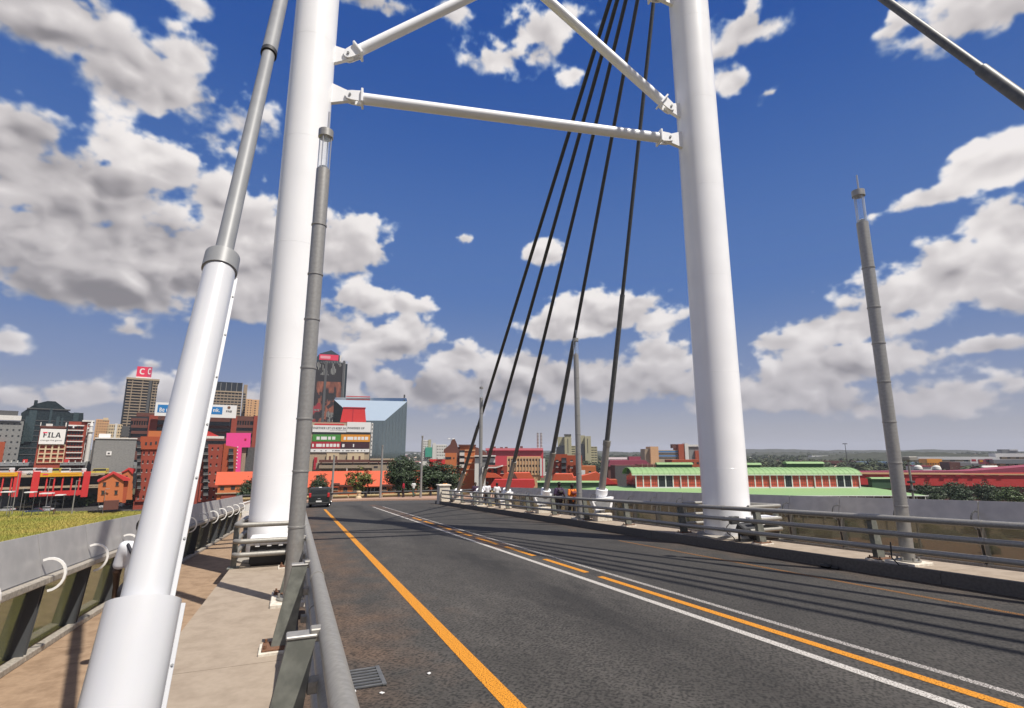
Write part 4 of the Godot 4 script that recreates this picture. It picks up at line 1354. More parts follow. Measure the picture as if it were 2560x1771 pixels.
func town_centre():
	var b: Dictionary
	# printed tower: dark glass, a tall brown and black printed banner, red sign band
	b = facade("printed_tower", "tall dark glass tower wrapped in a brown and black printed banner under a red sign", "building", 825, 420)
	low_body(b, 780, 858, 905, 24, M.glass_dark, -0.6)
	shape(b, "pyramid_roof", [[782, 903], [800, 884], [828, 876], [850, 890], [850, 903]], -18, -4, M.glass_teal)
	var sgn := rect(b, "red_sign", 798, 887, 846, 901, -0.6, 0.6, M.red_sign)
	rect(b, "sign_text_band", 801, 890, 826, 897, 0.6, 0.7, flat(lc(0.8, 0.35, 0.4), 0.5), sgn)
	for i in 19:
		rect(b, "mullion", 786 + i * 4.0, 904, 787.3 + i * 4.0, 1056, -0.6, 0.1, M.grey_wall)
	var pr := flat(Color.WHITE, 0.7)
	pr.albedo_texture = ImageTexture.create_from_image(banner_image())
	var u0 := fp(b, 784, 980, 0.4)
	var u1 := fp(b, 853, 980, 0.4)
	var v1 := fp(b, 815, 908, 0.4).y
	var v0 := fp(b, 815, 1056, 0.4).y
	var st := sb()
	for v in [[u0.x, v0, 0, 1], [u0.x, v1, 0, 0], [u1.x, v1, 1, 0], [u0.x, v0, 0, 1], [u1.x, v1, 1, 0], [u1.x, v0, 1, 1]]:
		st.set_normal(Vector3(0, 0, 1))
		st.set_uv(Vector2(v[2], v[3]))
		st.add_vertex(Vector3(v[0], v[1], 0.4))
	fin(st, "printed_banner", pr, b.o)
	for x in [[808, 814], [853, 858]]:
		rect(b, "black_pier", x[0], 902, x[1], 1056, -1, 1.2, M.grey_dark)
	rect(b, "side_wall", 858, 910, 866, 1000, -24, -1, M.glass_dark)
	rect(b, "corner_fin", 849, 889, 853, 904, -2, -0.5, M.white_wall)
	# angular mirror glass building ("cut diamond")
	var mp := at_dist(925, 1136, 300)
	b = facade("mirror_building", "angular blue-grey mirror glass building with slanting facets", "building", 925, 300)
	var P := func(x, y, z): 
		var q := fp(b, x, y, z)
		return Vector3(q.x, q.y, z)
	var tl: Vector3 = P.call(835, 1000, -18.0)
	var tr: Vector3 = P.call(1018, 1004, -18.0)
	var bl: Vector3 = P.call(893, 1052, 0.0)
	var br: Vector3 = P.call(962, 1052, 0.0)
	var bl0 := Vector3(bl.x, -0.3, 0)
	var br0 := Vector3(br.x, -0.3, 0)
	var tl0 := Vector3(tl.x, -0.3, -18)
	var tr0 := Vector3(tr.x, -0.3, -18)
	var tlb: Vector3 = P.call(838, 994, -30.0)
	var trb: Vector3 = P.call(1016, 996, -30.0)
	st = sb()
	quad(st, bl, br, tr, tl)
	fin(st, "sloping_facet", M.glass_mirror, b.o)
	st = sb()
	quad(st, bl0, br0, br, bl)
	fin(st, "front_facet", M.glass_mirror2, b.o)
	st = sb()
	quad(st, br0, tr0, tr, br)
	fin(st, "right_facet", M.glass_mirror2, b.o)
	st = sb()
	quad(st, tl0, bl0, bl, tl)
	fin(st, "left_facet", M.glass_dark, b.o)
	st = sb()
	quad(st, tl, tr, trb, tlb)
	quad(st, tr0, Vector3(trb.x, -0.3, -30), trb, tr)
	quad(st, Vector3(tlb.x, -0.3, -30), tl0, tl, tlb)
	quad(st, Vector3(trb.x, -0.3, -30), Vector3(tlb.x, -0.3, -30), tlb, trb)
	fin(st, "rear_walls", M.glass_teal, b.o)
	# glazing joints on the two upright facets
	for k in 7:
		var f := (k + 0.5) / 7.0
		st = sb()
		var x := lerpf(bl.x, br.x, f)
		bx(st, Transform3D(), Vector3(x - 0.05, 0, 0.01), Vector3(x + 0.05, bl.y, 0.07))
		fin(st, "mullion", M.grey_dark, b.o)
		st = sb()
		var g := br0.lerp(tr0, f)
		var topy := lerpf(br.y, tr.y, f)
		var dd := (tr0 - br0).normalized()
		bx(st, Transform3D(Basis(dd, Vector3.UP, dd.cross(Vector3.UP)), g), Vector3(-0.05, 0.3, 0.01), Vector3(0.05, topy + 0.3, 0.07))
		fin(st, "mullion", M.grey_dark, b.o)
	rect(b, "roof_vent", 1009, 987, 1013, 995, -28, -26, M.grey_dark)
	rect(b, "crane_jib", 865, 991, 925, 993, -29, -28, M.red_paint)
	# red plant house and the block with printed panels
	b = facade("banner_block", "block wrapped in printed panels reading TOGETHER LET US KEEP SA POWERED UP", "building", 855, 235)
	low_body(b, 775, 927, 1057, 20, M.beige, -0.5)
	var wb := rect(b, "white_panel", 781, 1064, 866, 1081, -0.5, 0.2, M.sign_white)
	rect(b, "white_panel", 867, 1056, 927, 1081, -0.5, 0.25, M.sign_white)
	rect(b, "red_strip", 786, 1060, 860, 1063.5, -0.5, 0.15, M.red_paint)
	words(b, "TOGETHER LET US KEEP SA", 822, 1071, 5.2, 86, 0.24, M.ink, wb)
	words(b, "POWERED UP", 890, 1071, 5.0, 42, 0.3, M.ink, wb)
	words(b, "switch off appliances", 845, 1076.5, 2.2, 40, 0.24, M.ink, wb, false)
	rect(b, "window_strip", 781, 1081, 926, 1086, -0.5, -0.2, M.window)
	var pan := [[781, 1087, 851, 1104, M.sign_green, "green_panel"], [852, 1087, 925, 1105, M.sign_orange, "orange_panel"], [778, 1105, 851, 1122, M.sign_crimson, "crimson_panel"], [852, 1106, 923, 1122, M.sign_dark, "dark_panel"], [776, 1123, 923, 1131, M.sign_white, "logo_strip"]]
	var icons := [[[791, 8], [802, 15], [820, 7], [830, 8]], [[859, 6], [868, 15], [885, 7], [894, 7], [903, 7], [912, 8]], [[780, 4], [790, 14], [806, 6], [815, 7], [824, 7], [833, 7], [842, 6]], [[855, 6], [882, 3]], [[784, 4], [801, 3], [813, 3], [830, 4], [836, 14], [855, 4], [864, 10], [876, 10], [892, 4], [902, 3], [910, 3]]]
	for i in pan.size():
		var p = pan[i]
		var pn := rect(b, p[5], p[0], p[1], p[2], p[3], -0.5, 0.2, p[4])
		for ic in icons[i]:
			var yy: float = (p[1] + p[3]) * 0.5 + 0.5
			var hh: float = 1.0 if i == 4 else 3.8
			rect(b, "picture_mark", ic[0], yy - hh, ic[0] + ic[1], yy + hh, 0.2, 0.24, M.ink if i == 4 else M.sign_white, pn)
	holed(b, "end_wall", 927, 1058, 931, 1140, 1, 8, 0.5, 0.4, M.white_wall, 0.3, M.window, -0.2)
	for k in [[816, 847], [868, 910]]:
		rect(b, "cream_gable", k[0], 1134, k[1], 1150, -1, 0.9, M.cream)
	for x in [822, 838, 880, 896]:
		rect(b, "doorway", x, 1141, x + 5, 1150, 0.9, 0.95, M.brick_brown)
	rect(b, "red_column", 784, 1144, 792, 1175, -0.5, 0.6, M.sign_crimson)
	b = facade("plant_house", "bright red sloping plant house on the roof of the banner block", "roof structure", 882, 242)
	shape(b, "walls", [[850, 1056], [858, 1020], [912, 1021], [915, 1056]], -8, 0, M.red_paint)
	rect(b, "groove", 881, 1021, 883, 1054, 0, 0.15, M.sign_crimson)
	rect(b, "coping", 857, 1018.5, 914, 1021, -8, 0.3, M.sign_crimson)
	# brown elevated road block
	b = facade("parking_deck", "long brown two-level parking deck behind the orange roofs", "building", 890, 190)
	low_body(b, 790, 990, 1158, 18, M.tan, -5)
	rect(b, "parapet_beam", 797, 1150, 989, 1157, -5, 0, M.brick_brown)
	rect(b, "parapet_beam", 797, 1163, 989, 1171, -5, 0, M.tan)
	for x in [800, 840, 880, 920, 945, 968]:
		rect(b, "column", x, 1150, x + 2.5, 1180, -3, -0.3, M.brick_brown)
	rect(b, "concrete_end", 925, 1147, 985, 1151, -3, 0.3, M.beige)
	rect(b, "tan_wing", 930, 1163, 990, 1178, -2, 0.1, M.tan)
	for x in [934, 967]:
		rect(b, "window", x, 1166, x + 10, 1171, 0.1, 0.15, M.window)
	# row of orange brick buildings facing the junction
	b = facade("brick_row", "low brick row with one long bright orange roof facing the road", "building", 905, 105)
	rect(b, "wall", 768, 1218, 1042, 1300, -9, -1.2, M.brick_orange, null, true)
	gable(b, "roof", 755, 1050, 1217, 1178, 12, M.roof_orange, 0.5)
	for k in [[828, 848, 1209], [849, 897, 1213], [953, 998, 1212], [998, 1040, 1214]]:
		rect(b, "brick_bay", k[0], k[2] + 3, k[1], 1300, -2, 0.2, M.brick_orange, null, true)
		shape(b, "bay_eave", [[k[0] - 1, k[2] + 4], [k[0] - 1, k[2]], [k[1] + 1, k[2]], [k[1] + 1, k[2] + 4]], -2, 0.7, M.brick_brown)
	for k in [[833, 1216, 11, 10], [858, 1219, 10, 9], [882, 1219, 11, 9], [956, 1218, 10, 8], [980, 1217, 11, 9], [832, 1238, 11, 5]]:
		var w := rect(b, "window", k[0], k[1], k[0] + k[2], k[1] + k[3], 0.2, 0.26, M.window)
		rect(b, "lintel", k[0] - 1, k[1] - 1.4, k[0] + k[2] + 1, k[1], 0.2, 0.33, M.beige, w)
		rect(b, "sill", k[0] - 1, k[1] + k[3], k[0] + k[2] + 1, k[1] + k[3] + 1.2, 0.2, 0.38, M.beige, w)
		rect(b, "glazing_bar", k[0] + k[2] * 0.48, k[1], k[0] + k[2] * 0.55, k[1] + k[3], 0.26, 0.3, M.brick_brown, w)
	for k in [[903, 947, 1220], [788, 826, 1218]]:
		rect(b, "shop_recess_shade", k[0], k[2], k[1], 1242, -1.3, -1.1, M.window)  # dark sheet stands in for the shade of the recessed shop front
		for i in 4:
			rect(b, "shop_post", k[0] + 5 + i * 9, k[2], k[0] + 6 + i * 9, 1240, -1.1, -0.8, M.white_wall)
	rect(b, "roof_chimney", 866, 1172, 868, 1178, -7, -6, M.white_wall)

func banner_image() -> Image:
	# abstract print: black field, brown and ochre brush shapes, thin white strokes
	var im := Image.create(96, 192, false, Image.FORMAT_RGB8)
	var n := FastNoiseLite.new()
	n.seed = 9
	n.frequency = 0.02
	n.fractal_octaves = 4
	for y in 192:
		for x in 96:
			var v := n.get_noise_2d(x * 1.6, y * 0.7)
			var w := n.get_noise_2d(x * 0.9 + 300, y * 1.1)
			var c := Color(0.075, 0.05, 0.05)
			if y > 60 and v > -0.12:
				c = Color(0.34, 0.17, 0.11).lerp(Color(0.55, 0.31, 0.21), clampf(v * 2.0 + 0.3, 0, 1))
			if y > 95 and w > 0.24:
				c = Color(0.12, 0.07, 0.07)
			if y > 130 and x < 26 and w < 0.1:
				c = Color(0.55, 0.10, 0.16)
			if (y < 40 and x > 4 and v > 0.05) or (y > 150 and w < -0.05 and v < 0.1):
				c = Color(0.6, 0.6, 0.58) if x % 5 < 2 else Color(0.2, 0.2, 0.2)
			im.set_pixel(x, y, c)
	return im
func town_right():
	var b: Dictionary
	var st: SurfaceTool
	# white and yellow flats with a green panel
	b = facade("flats", "white and pale yellow flats with a plain green panel", "building", 1085, 330)
	holed(b, "front_wall", 1057, 1102, 1076, 1150, 4, 8, 0.4, 0.45, M.white_wall, 0.4)
	low_body(b, 1057, 1077, 1101, 14, M.white_wall, -0.44)
	rect(b, "yellow_tower", 1070, 1099.5, 1077, 1150, -4, 0.4, M.olive)
	holed(b, "front_wall", 1091, 1113, 1117, 1150, 6, 5, 0.4, 0.45, M.white_wall, 0.4)
	low_body(b, 1080, 1117, 1112, 14, M.white_wall, -0.44)
	rect(b, "stair_tower", 1081, 1108, 1089, 1150, -3, 0.6, M.white_wall)
	rect(b, "green_panel", 1063, 1119, 1080, 1143, 0, 1.2, M.teal_panel)
	# red roofed brick flats
	b = facade("brick_flats", "red and orange brick flats with brown stepped gable left of the stays", "building", 1110, 150)
	low_body(b, 1073, 1112, 1149, 10, M.brick_deep, 0.0)
	rect(b, "red_gable_wall", 1074, 1149, 1112, 1200, 0, 0.4, M.red_paint)
	rect(b, "orange_wall", 1112, 1133, 1141, 1200, -8, 0.2, M.brick_orange)
	rect(b, "strip_window", 1113, 1143, 1128, 1149, 0.2, 0.26, M.window)
	rect(b, "small_window", 1133, 1144, 1136, 1148, 0.2, 0.26, M.window)
	shape(b, "brown_roof", [[1108, 1133], [1110, 1124], [1125, 1112], [1130, 1100], [1137, 1098], [1143, 1112], [1147, 1133]], -6, -1, M.brick_brown)
	rect(b, "white_canopy", 1094, 1144.5, 1107, 1147.5, 0.2, 1.2, M.white_wall)
	b = facade("brick_flats", "orange brick stair tower with white balconies behind the bushy tree", "building", 1165, 156)
	low_body(b, 1148, 1188, 1114, 12, M.brick_orange, -0.3)
	rect(b, "roof_edge", 1146, 1112, 1190, 1116, -12, 0.3, M.brick_brown)
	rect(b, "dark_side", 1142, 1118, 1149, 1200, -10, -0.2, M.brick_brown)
	for y in [1132, 1147, 1162]:
		var bal := rect(b, "balcony", 1149, y, 1161, y + 8, -0.3, 0.9, M.white_wall)
		rect(b, "recess_shade", 1149, y - 6, 1161, y, -0.3, 0.1, M.window, bal)  # dark box for the shade above each balcony front
	for y in [1125, 1141, 1157, 1173]:
		rect(b, "brick_band", 1162, y, 1188, y + 2.5, -0.3, 0.05, M.peach)
	shape(b, "brown_hip", [[1186, 1130], [1186, 1117], [1200, 1122], [1216, 1132], [1218, 1142], [1186, 1142]], -8, -1, M.brick_brown)
	# white modern house with ribbon window
	b = facade("white_house", "white flat-roofed house with a dark ribbon window in front of the red hall", "building", 1213, 150)
	low_body(b, 1187, 1238, 1142, 10, M.white_wall, -0.5)
	rect(b, "roof_slab", 1186, 1139, 1240, 1142, -10, 0.6, M.white_wall)
	rect(b, "ribbon_window", 1188, 1143, 1237, 1146, -0.5, -0.4, M.window)
	rect(b, "ribbon_window", 1218, 1157, 1238, 1163, -0.5, -0.4, M.window)
	rect(b, "grey_panel", 1200, 1150, 1216, 1166, -0.5, -0.35, M.grey_wall)
	# long pink-red hall with two steel chimneys
	b = facade("red_hall", "long pink-red factory hall with a pale roof edge", "building", 1290, 270)
	low_body(b, 1217, 1358, 1127, 24, flat(lc(0.62, 0.05, 0.07), 0.6), -0.3)
	rect(b, "roof", 1214, 1121, 1358, 1127, -24, 0.8, flat(lc(0.72, 0.20, 0.24), 0.6))
	rect(b, "gutter", 1214, 1126, 1358, 1128, -0.3, 1.0, M.sign_crimson)
	for k in [[1232, 1117], [1262, 1118], [1300, 1116], [1250, 1118.5]]:
		rect(b, "roof_vent", k[0], k[1], k[0] + 7, 1122, -6, -3, M.brick_brown)
	for x in [1345, 1353.5]:
		var cp := at_dist(x, 1136, 280 * FAR)
		var o := thing("chimney", "tall ribbed steel chimney, one of a pair beyond the red hall", "chimney", Vector3(cp.x, GY, cp.z), "twin steel chimneys")
		st = sb()
		var top := at_dist(x, 1083, 280 * FAR).y - GY
		lathe(st, Transform3D(), [Vector2(0.8, -0.3), Vector2(0.75, top), Vector2(0.75, top), Vector2(0.1, top)], 16)
		var fl := fin(st, "flue", M.galv_light, o)
		for k in 5:
			st = sb()
			lathe(st, at(Vector3(0, top - 1.5 - k * 2.4, 0)), [Vector2(0.76, -0.15), Vector2(0.88, -0.1), Vector2(0.88, 0.1), Vector2(0.76, 0.15)], 16)
			fin(st, "band", M.sign_white, fl)
	# peach apartment house
	b = facade("peach_flats", "peach apartment house with rows of small windows and thin piers", "building", 1300, 190)
	holed(b, "front_wall", 1268, 1143, 1352, 1188, 11, 3, 0.42, 0.4, M.peach, 0.35)
	low_body(b, 1268, 1352, 1142, 14, M.peach, -0.4)
	for i in 12:
		rect(b, "pier", 1267.5 + i * 7.65, 1144, 1268.8 + i * 7.65, 1188, 0, 0.35, M.cream)
	rect(b, "roof_block", 1290, 1139, 1300, 1144, -6, -1, M.brick_brown)
	for x in [1350, 1358]:
		rect(b, "white_pier", x, 1147, x + 5, 1190, -1, 0.6, M.white_wall)
	# olive twin towers
	b = facade("twin_tower_block", "pale olive concrete tower block of two slotted slabs behind the stays", "building", 1440, 360)
	for k in [[1394, 1411, 1093, -4], [1411, 1428, 1087, 0], [1448, 1462, 1089, -4], [1462, 1477, 1091, 0]]:
		low_body(b, k[0], k[1], k[2], 14, M.olive, k[3])
	for x in [1419, 1468.5]:
		rect(b, "slot_window", x, 1097, x + 1.6, 1134, 0, 0.08, M.ink)
	rect(b, "crown", 1410, 1086, 1428, 1089, -14, 0.5, M.grey_dark)
	holed(b, "rear_wall", 1428, 1115, 1450, 1150, 2, 6, 0.8, 0.4, M.olive, 0.4, M.window, -5.0)
	holed(b, "low_wing", 1478, 1117, 1493, 1160, 2, 7, 0.85, 0.35, M.olive, 0.4, M.window, -3.0)
	low_body(b, 1428, 1493, 1117, 8, M.olive, -5.5)
	for k in [[1400, 1412, 1114], [1450, 1460, 1110], [1391, 1400, 1118]]:
		rect(b, "bay_shade", k[0], k[2], k[1], 1150, -4, 0.3, M.window)  # dark box in place of a shaded recess between the slabs
	# red brick flats with dark balconies behind the person in orange
	b = facade("brick_flats", "red brick flats with a stack of dark balconies above the market roof", "building", 1430, 142)
	low_body(b, 1380, 1418, 1137, 10, M.brick_red, -0.2)
	rect(b, "upper_wall", 1384, 1136, 1418, 1153, -8, 0.1, M.brick_deep)
	low_body(b, 1418, 1455, 1139, 10, M.brick_deep, -0.6)
	low_body(b, 1450, 1490, 1166, 10, M.brick_orange, 0.4)
	for y in [1147, 1162, 1177]:
		var bal := rect(b, "balcony", 1404, y + 5, 1416, y + 11, -0.2, 1.2, M.window_pale)
		rect(b, "recess_shade", 1404, y - 2, 1416, y + 5, -0.2, 0.2, M.window, bal)  # shade behind the balcony, put in as a dark box
	for k in [[1390, 1150], [1390, 1164], [1390, 1179], [1426, 1150], [1426, 1166], [1440, 1150], [1472, 1178]]:
		var w := rect(b, "window", k[0], k[1], k[0] + 6, k[1] + 4, 0.05, 0.5, M.window)
		rect(b, "sill", k[0] - 0.5, k[1] + 4, k[0] + 6.5, k[1] + 5.2, 0.05, 0.65, M.white_wall, w)
	rect(b, "side_opening_shade", 1442, 1166, 1450, 1190, -1, 0.6, M.window)  # dark box on the wall, painted shade of an opening
	rect(b, "washing", 1452, 1176, 1463, 1188, 0.4, 0.5, M.sign_white)
	# red canopies and orange roofs by the footway
	b = facade("market_canopy", "bright red canopy over a yellow-brown stall behind the stays", "canopy", 1272, 95)
	shape(b, "roof", [[1223, 1219], [1236, 1200], [1336, 1200], [1338, 1214], [1333, 1221]], -5, 0, M.roof_red)
	rect(b, "stall_wall", 1228, 1221, 1330, 1300, -5, -2, M.stone, null, true)
	rect(b, "opening_shade", 1248, 1224, 1268, 1248, -2, -1.9, M.window)  # dark sheet on the stall wall carries the shade of an opening
	rect(b, "opening_shade", 1285, 1222, 1310, 1248, -2, -1.9, M.window)  # second sheet of painted shade under the canopy
	for x in [1231, 1270, 1326]:
		rect(b, "canopy_post", x, 1220, x + 2, 1300, -1.5, -1, M.brick_brown, null, true)
	b = facade("tiled_house", "orange-red tiled roof house with two dormer windows behind the red canopy", "house", 1275, 108)
	low_body(b, 1214, 1268, 1165, 8, M.brick_red, -1.5)
	rect(b, "gap_shade", 1234, 1169, 1243, 1188, -1.5, -1.3, M.window)  # gap is only its shade, a dark box laid on the wall
	for k in [[1221, 1176], [1252, 1177]]:
		var w := rect(b, "window", k[0], k[1], k[0] + 7, k[1] + 7, -1.5, -1.4, M.window)
		rect(b, "sill", k[0] - 1, k[1] + 7, k[0] + 8, k[1] + 8, -1.5, -1.2, M.white_wall, w)
	shape(b, "white_roof_edge", [[1218, 1168], [1240, 1168], [1256, 1164], [1258, 1166], [1240, 1171], [1218, 1171]], -6, -0.6, M.white_wall)
	shape(b, "porch_roof", [[1209, 1195], [1214, 1182], [1238, 1184], [1255, 1195]], -4, 0.2, M.roof_orange)
	shape(b, "hip_roof", [[1252, 1201], [1262, 1184], [1326, 1183], [1337, 1201]], -9, 0.3, M.roof_orange)
	shape(b, "dormer", [[1279, 1193], [1286, 1183], [1296, 1201]], -3, 0.9, M.brick_brown)
	b = facade("tiled_house", "low orange tiled roofs with brick gable in front of the red flats", "house", 1450, 122)
	rect(b, "wall", 1380, 1200, 1545, 1300, -8, -0.6, M.brick_deep, null, true)
	shape(b, "roof", [[1380, 1203], [1386, 1186], [1430, 1186], [1434, 1195], [1468, 1188], [1492, 1181], [1508, 1192], [1545, 1212], [1500, 1212], [1440, 1203]], -9, 0, M.roof_orange)
	shape(b, "side_roof", [[1505, 1212], [1518, 1196], [1545, 1211]], -6, 0.5, M.roof_red)
	# mauve industrial roofs, brown sheds
	b = facade("mauve_shed", "long mauve-red shed roofs beyond the market hall", "building", 1570, 230, 12)
	shape(b, "roof", [[1520, 1167], [1526, 1152], [1614, 1151], [1630, 1166]], -22, 0, M.mauve)
	rect(b, "wall", 1522, 1165, 1632, 1300, -20, -0.8, M.brick_brown, null, true)
	rect(b, "white_ridge", 1521, 1144, 1568, 1149, -24, -22, M.sign_white)
	rect(b, "ridge_block", 1573, 1142, 1602, 1152, -14, -10, M.mauve)
	for i in 8:
		rect(b, "window", 1528 + i * 12, 1169, 1534 + i * 12, 1174, -0.8, -0.7, M.window)
	b = facade("brown_shed", "dark brown brick shed right beside the market hall's arched end", "building", 1560, 150, 12)
	low_body(b, 1538, 1600, 1164, 10, M.brick_brown)
	rect(b, "front_wall", 1540, 1166, 1580, 1300, 0, 0.4, M.grey_dark, null, true)
	for x in [1606, 1620, 1634]:
		rect(b, "mast", x, 1158, x + 0.8, 1190, 0, 0.2, M.beige)
	rect(b, "mast_wall", 1596, 1162, 1650, 1180, -6, -0.5, M.brick_brown)
	b = facade("office_complex", "brick and tan office complex with blue window bands on the skyline", "building", 1680, 320, 18)
	low_body(b, 1612, 1630, 1123, 14, M.tan, -3)
	low_body(b, 1626, 1646, 1117, 14, M.peach, 0)
	low_body(b, 1645, 1696, 1126, 12, M.beige, -1.6)
	for i in 4:
		rect(b, "ribbon_window", 1646, 1128.5 + i * 5.2, 1695, 1131.5 + i * 5.2, -1.6, -1.5, M.sign_blue if i % 2 == 0 else M.window)
	low_body(b, 1696, 1716, 1111, 14, M.brick_deep, 0.4)
	rect(b, "white_pier", 1713, 1109, 1722, 1150, -6, 1.0, M.white_wall)
	low_body(b, 1722, 1770, 1115, 14, M.grey_wall, -2)
	rect(b, "roof_slab", 1720, 1112, 1775, 1117, -14, -1, M.white_wall)
	low_body(b, 1738, 1770, 1127, 8, M.brick_deep, 0)
	rect(b, "stair_house", 1681, 1111, 1690, 1121, -6, -1, M.brick_brown)
	b = facade("brick_terrace", "long terrace of orange brick beyond the market hall's green ridge", "building", 1715, 210, 18)
	low_body(b, 1680, 1790, 1150, 14, M.brick_deep, 0)
	for i in 7:
		rect(b, "window", 1690 + i * 13, 1156, 1696 + i * 13, 1161, 0, 0.06, M.window)
	market_hall()
	# red industrial sheds on the right
	b = facade("red_shed", "very long low shed with bright red roof beyond the dark trees", "building", 2330, 175, 28)
	rect(b, "wall", 2130, 1205, 2620, 1300, -22, -1, M.brick_brown, null, true)
	shape(b, "roof", [[2135, 1212], [2135, 1187], [2620, 1182], [2620, 1219]], -2, 0, M.roof_red)
	rect(b, "ridge_line", 2135, 1184, 2620, 1187.5, -3, 0.4, M.peach)
	shape(b, "rear_roof", [[2120, 1190], [2135, 1180], [2430, 1178], [2620, 1163], [2620, 1185]], -16, -6, M.mauve)
	for i in 9:
		rect(b, "roof_vent", 2210 + i * 36, 1191.5 - i * 0.4, 2222 + i * 36, 1193.5 - i * 0.4, 0, 0.5, M.sign_crimson)
	for k in [[2282, 2300], [2328, 2346]]:
		var tp := at_dist((k[0] + k[1]) * 0.5, 1136, 215 * FAR)
		var o := thing("storage_tank", "white domed storage tank, one of two behind the red shed roof", "tank", Vector3(tp.x, GY, tp.z), "white domed tanks")
		st = sb()
		var y1 := at_dist(2290, 1172, 215 * FAR).y - GY
		var y2 := at_dist(2290, 1163, 215 * FAR).y - GY
		lathe(st, Transform3D(), [Vector2(1.7, -0.2), Vector2(1.7, y1), Vector2(1.5, lerpf(y1, y2, 0.55)), Vector2(0.9, lerpf(y1, y2, 0.88)), Vector2(0.05, y2)], 20)
		fin(st, "shell", M.white_wall, o)
		st = sb()
		lathe(st, at(Vector3(0, y1 - 0.4, 0)), [Vector2(1.7, -0.1), Vector2(1.85, -0.1), Vector2(1.85, 0.1), Vector2(1.7, 0.1)], 20)
		fin(st, "walkway_ring", M.grey_wall, o)
	b = facade("tank_office", "low white plant building between two domed tanks", "building", 2310, 222, 28)
	low_body(b, 2288, 2340, 1167, 8, M.white_wall)
	rect(b, "roof_band", 2290, 1165, 2330, 1168, -8, 0.3, M.mauve)
	b = facade("tank_wagon", "long white cylindrical tank beyond the red shed", "tank", 2475, 240, 28)
	st = sb()
	var l := fp(b, 2455, 1170)
	var r := fp(b, 2497, 1170)
	tube(st, [Vector3(l.x, l.y, 0), Vector3(l.x + 0.5, l.y, 0), Vector3(r.x - 0.6, r.y, 0), Vector3(r.x, r.y, 0)], [0.5, 1.0, 1.0, 0.4], 16)
	fin(st, "barrel", M.white_wall, b.o)
	for x in [2462, 2488]:
		rect(b, "cradle", x, 1173, x + 3, 1300, -0.6, 0.6, M.grey_dark, null, true)
	var sheds := [["pale blue roofed warehouse in the middle distance", 2180, 420, 2150, 2225, 1155, 1163, "blue_roof", "white_wall"], ["second pale blue warehouse roof behind the lamp post", 2270, 400, 2225, 2300, 1157, 1165, "blue_roof", "grey_wall"], ["orange-yellow painted warehouse front beyond the tanks", 2340, 380, 2318, 2356, 1148, 1158, "sign_orange", "sign_orange"], ["long white factory roof below the wooded rise", 2420, 480, 2296, 2500, 1143, 1150, "sign_white", "beige"], ["second long white factory roof stepping up to the right", 2530, 500, 2490, 2620, 1134, 1143, "sign_white", "beige"], ["brown brick warehouse cube among the sheds", 2390, 330, 2375, 2402, 1156, 1176, "brick_brown", "brick_deep"], ["pale shed with red fascia and dark signs", 2450, 340, 2402, 2490, 1156, 1166, "metal_roof", "brick_deep"], ["pale long shed beyond at the far right", 2540, 330, 2485, 2620, 1150, 1160, "metal_roof", "peach"], ["white house group on the distant slope", 2055, 700, 2030, 2075, 1140, 1147, "sign_white", "white_wall"], ["far brown brick sheds behind the high mast light", 2090, 460, 1990, 2150, 1153, 1160, "brick_brown", "brick_deep"]]
	for s in sheds:
		b = facade("warehouse", s[0], "building", s[1], s[2], 20, "sheds in the middle distance")
		low_body(b, s[3], s[4], s[6] - 1, 14, M[s[8]], -1)
		rect(b, "roof", s[3], s[5], s[4], s[6], -16, 0.3, M[s[7]])
		for i in 6:
			var x: float = lerpf(s[3], s[4], (i + 0.35) / 6.0)
			rect(b, "window", x, s[6] + 1, x + (s[4] - s[3]) * 0.06, s[6] + 4, -1, -0.9, M.window)
	b = facade("hoarding", "pair of dark printed hoardings standing above the sheds", "billboard", 2440, 330, 20)
	for k in [[2427, 2445, 1147], [2447, 2462, 1149], [2463, 2483, 1148]]:
		var h := rect(b, "board", k[0], k[2], k[1], k[2] + 12, -0.3, 0, M.sign_white if k[0] == 2427 else M.mauve)
		rect(b, "print", k[0] + 3, k[2] + 2, k[1] - 4, k[2] + 7, 0, 0.08, M.sign_crimson if k[0] == 2427 else M.sign_yellow if k[0] == 2447 else M.ink, h)
		rect(b, "leg", k[0] + 7, k[2] + 12, k[0] + 8, 1200, -0.3, 0, M.grey_dark, null, true)
	b = facade("distant_hall", "pale flat-roofed hall on the wooded skyline rise", "building", 2528, 900, 20)
	low_body(b, 2505, 2545, 1124, 20, M.grey_wall)
	rect(b, "white_front", 2525, 1124, 2545, 1127, 0, 1, M.sign_white)

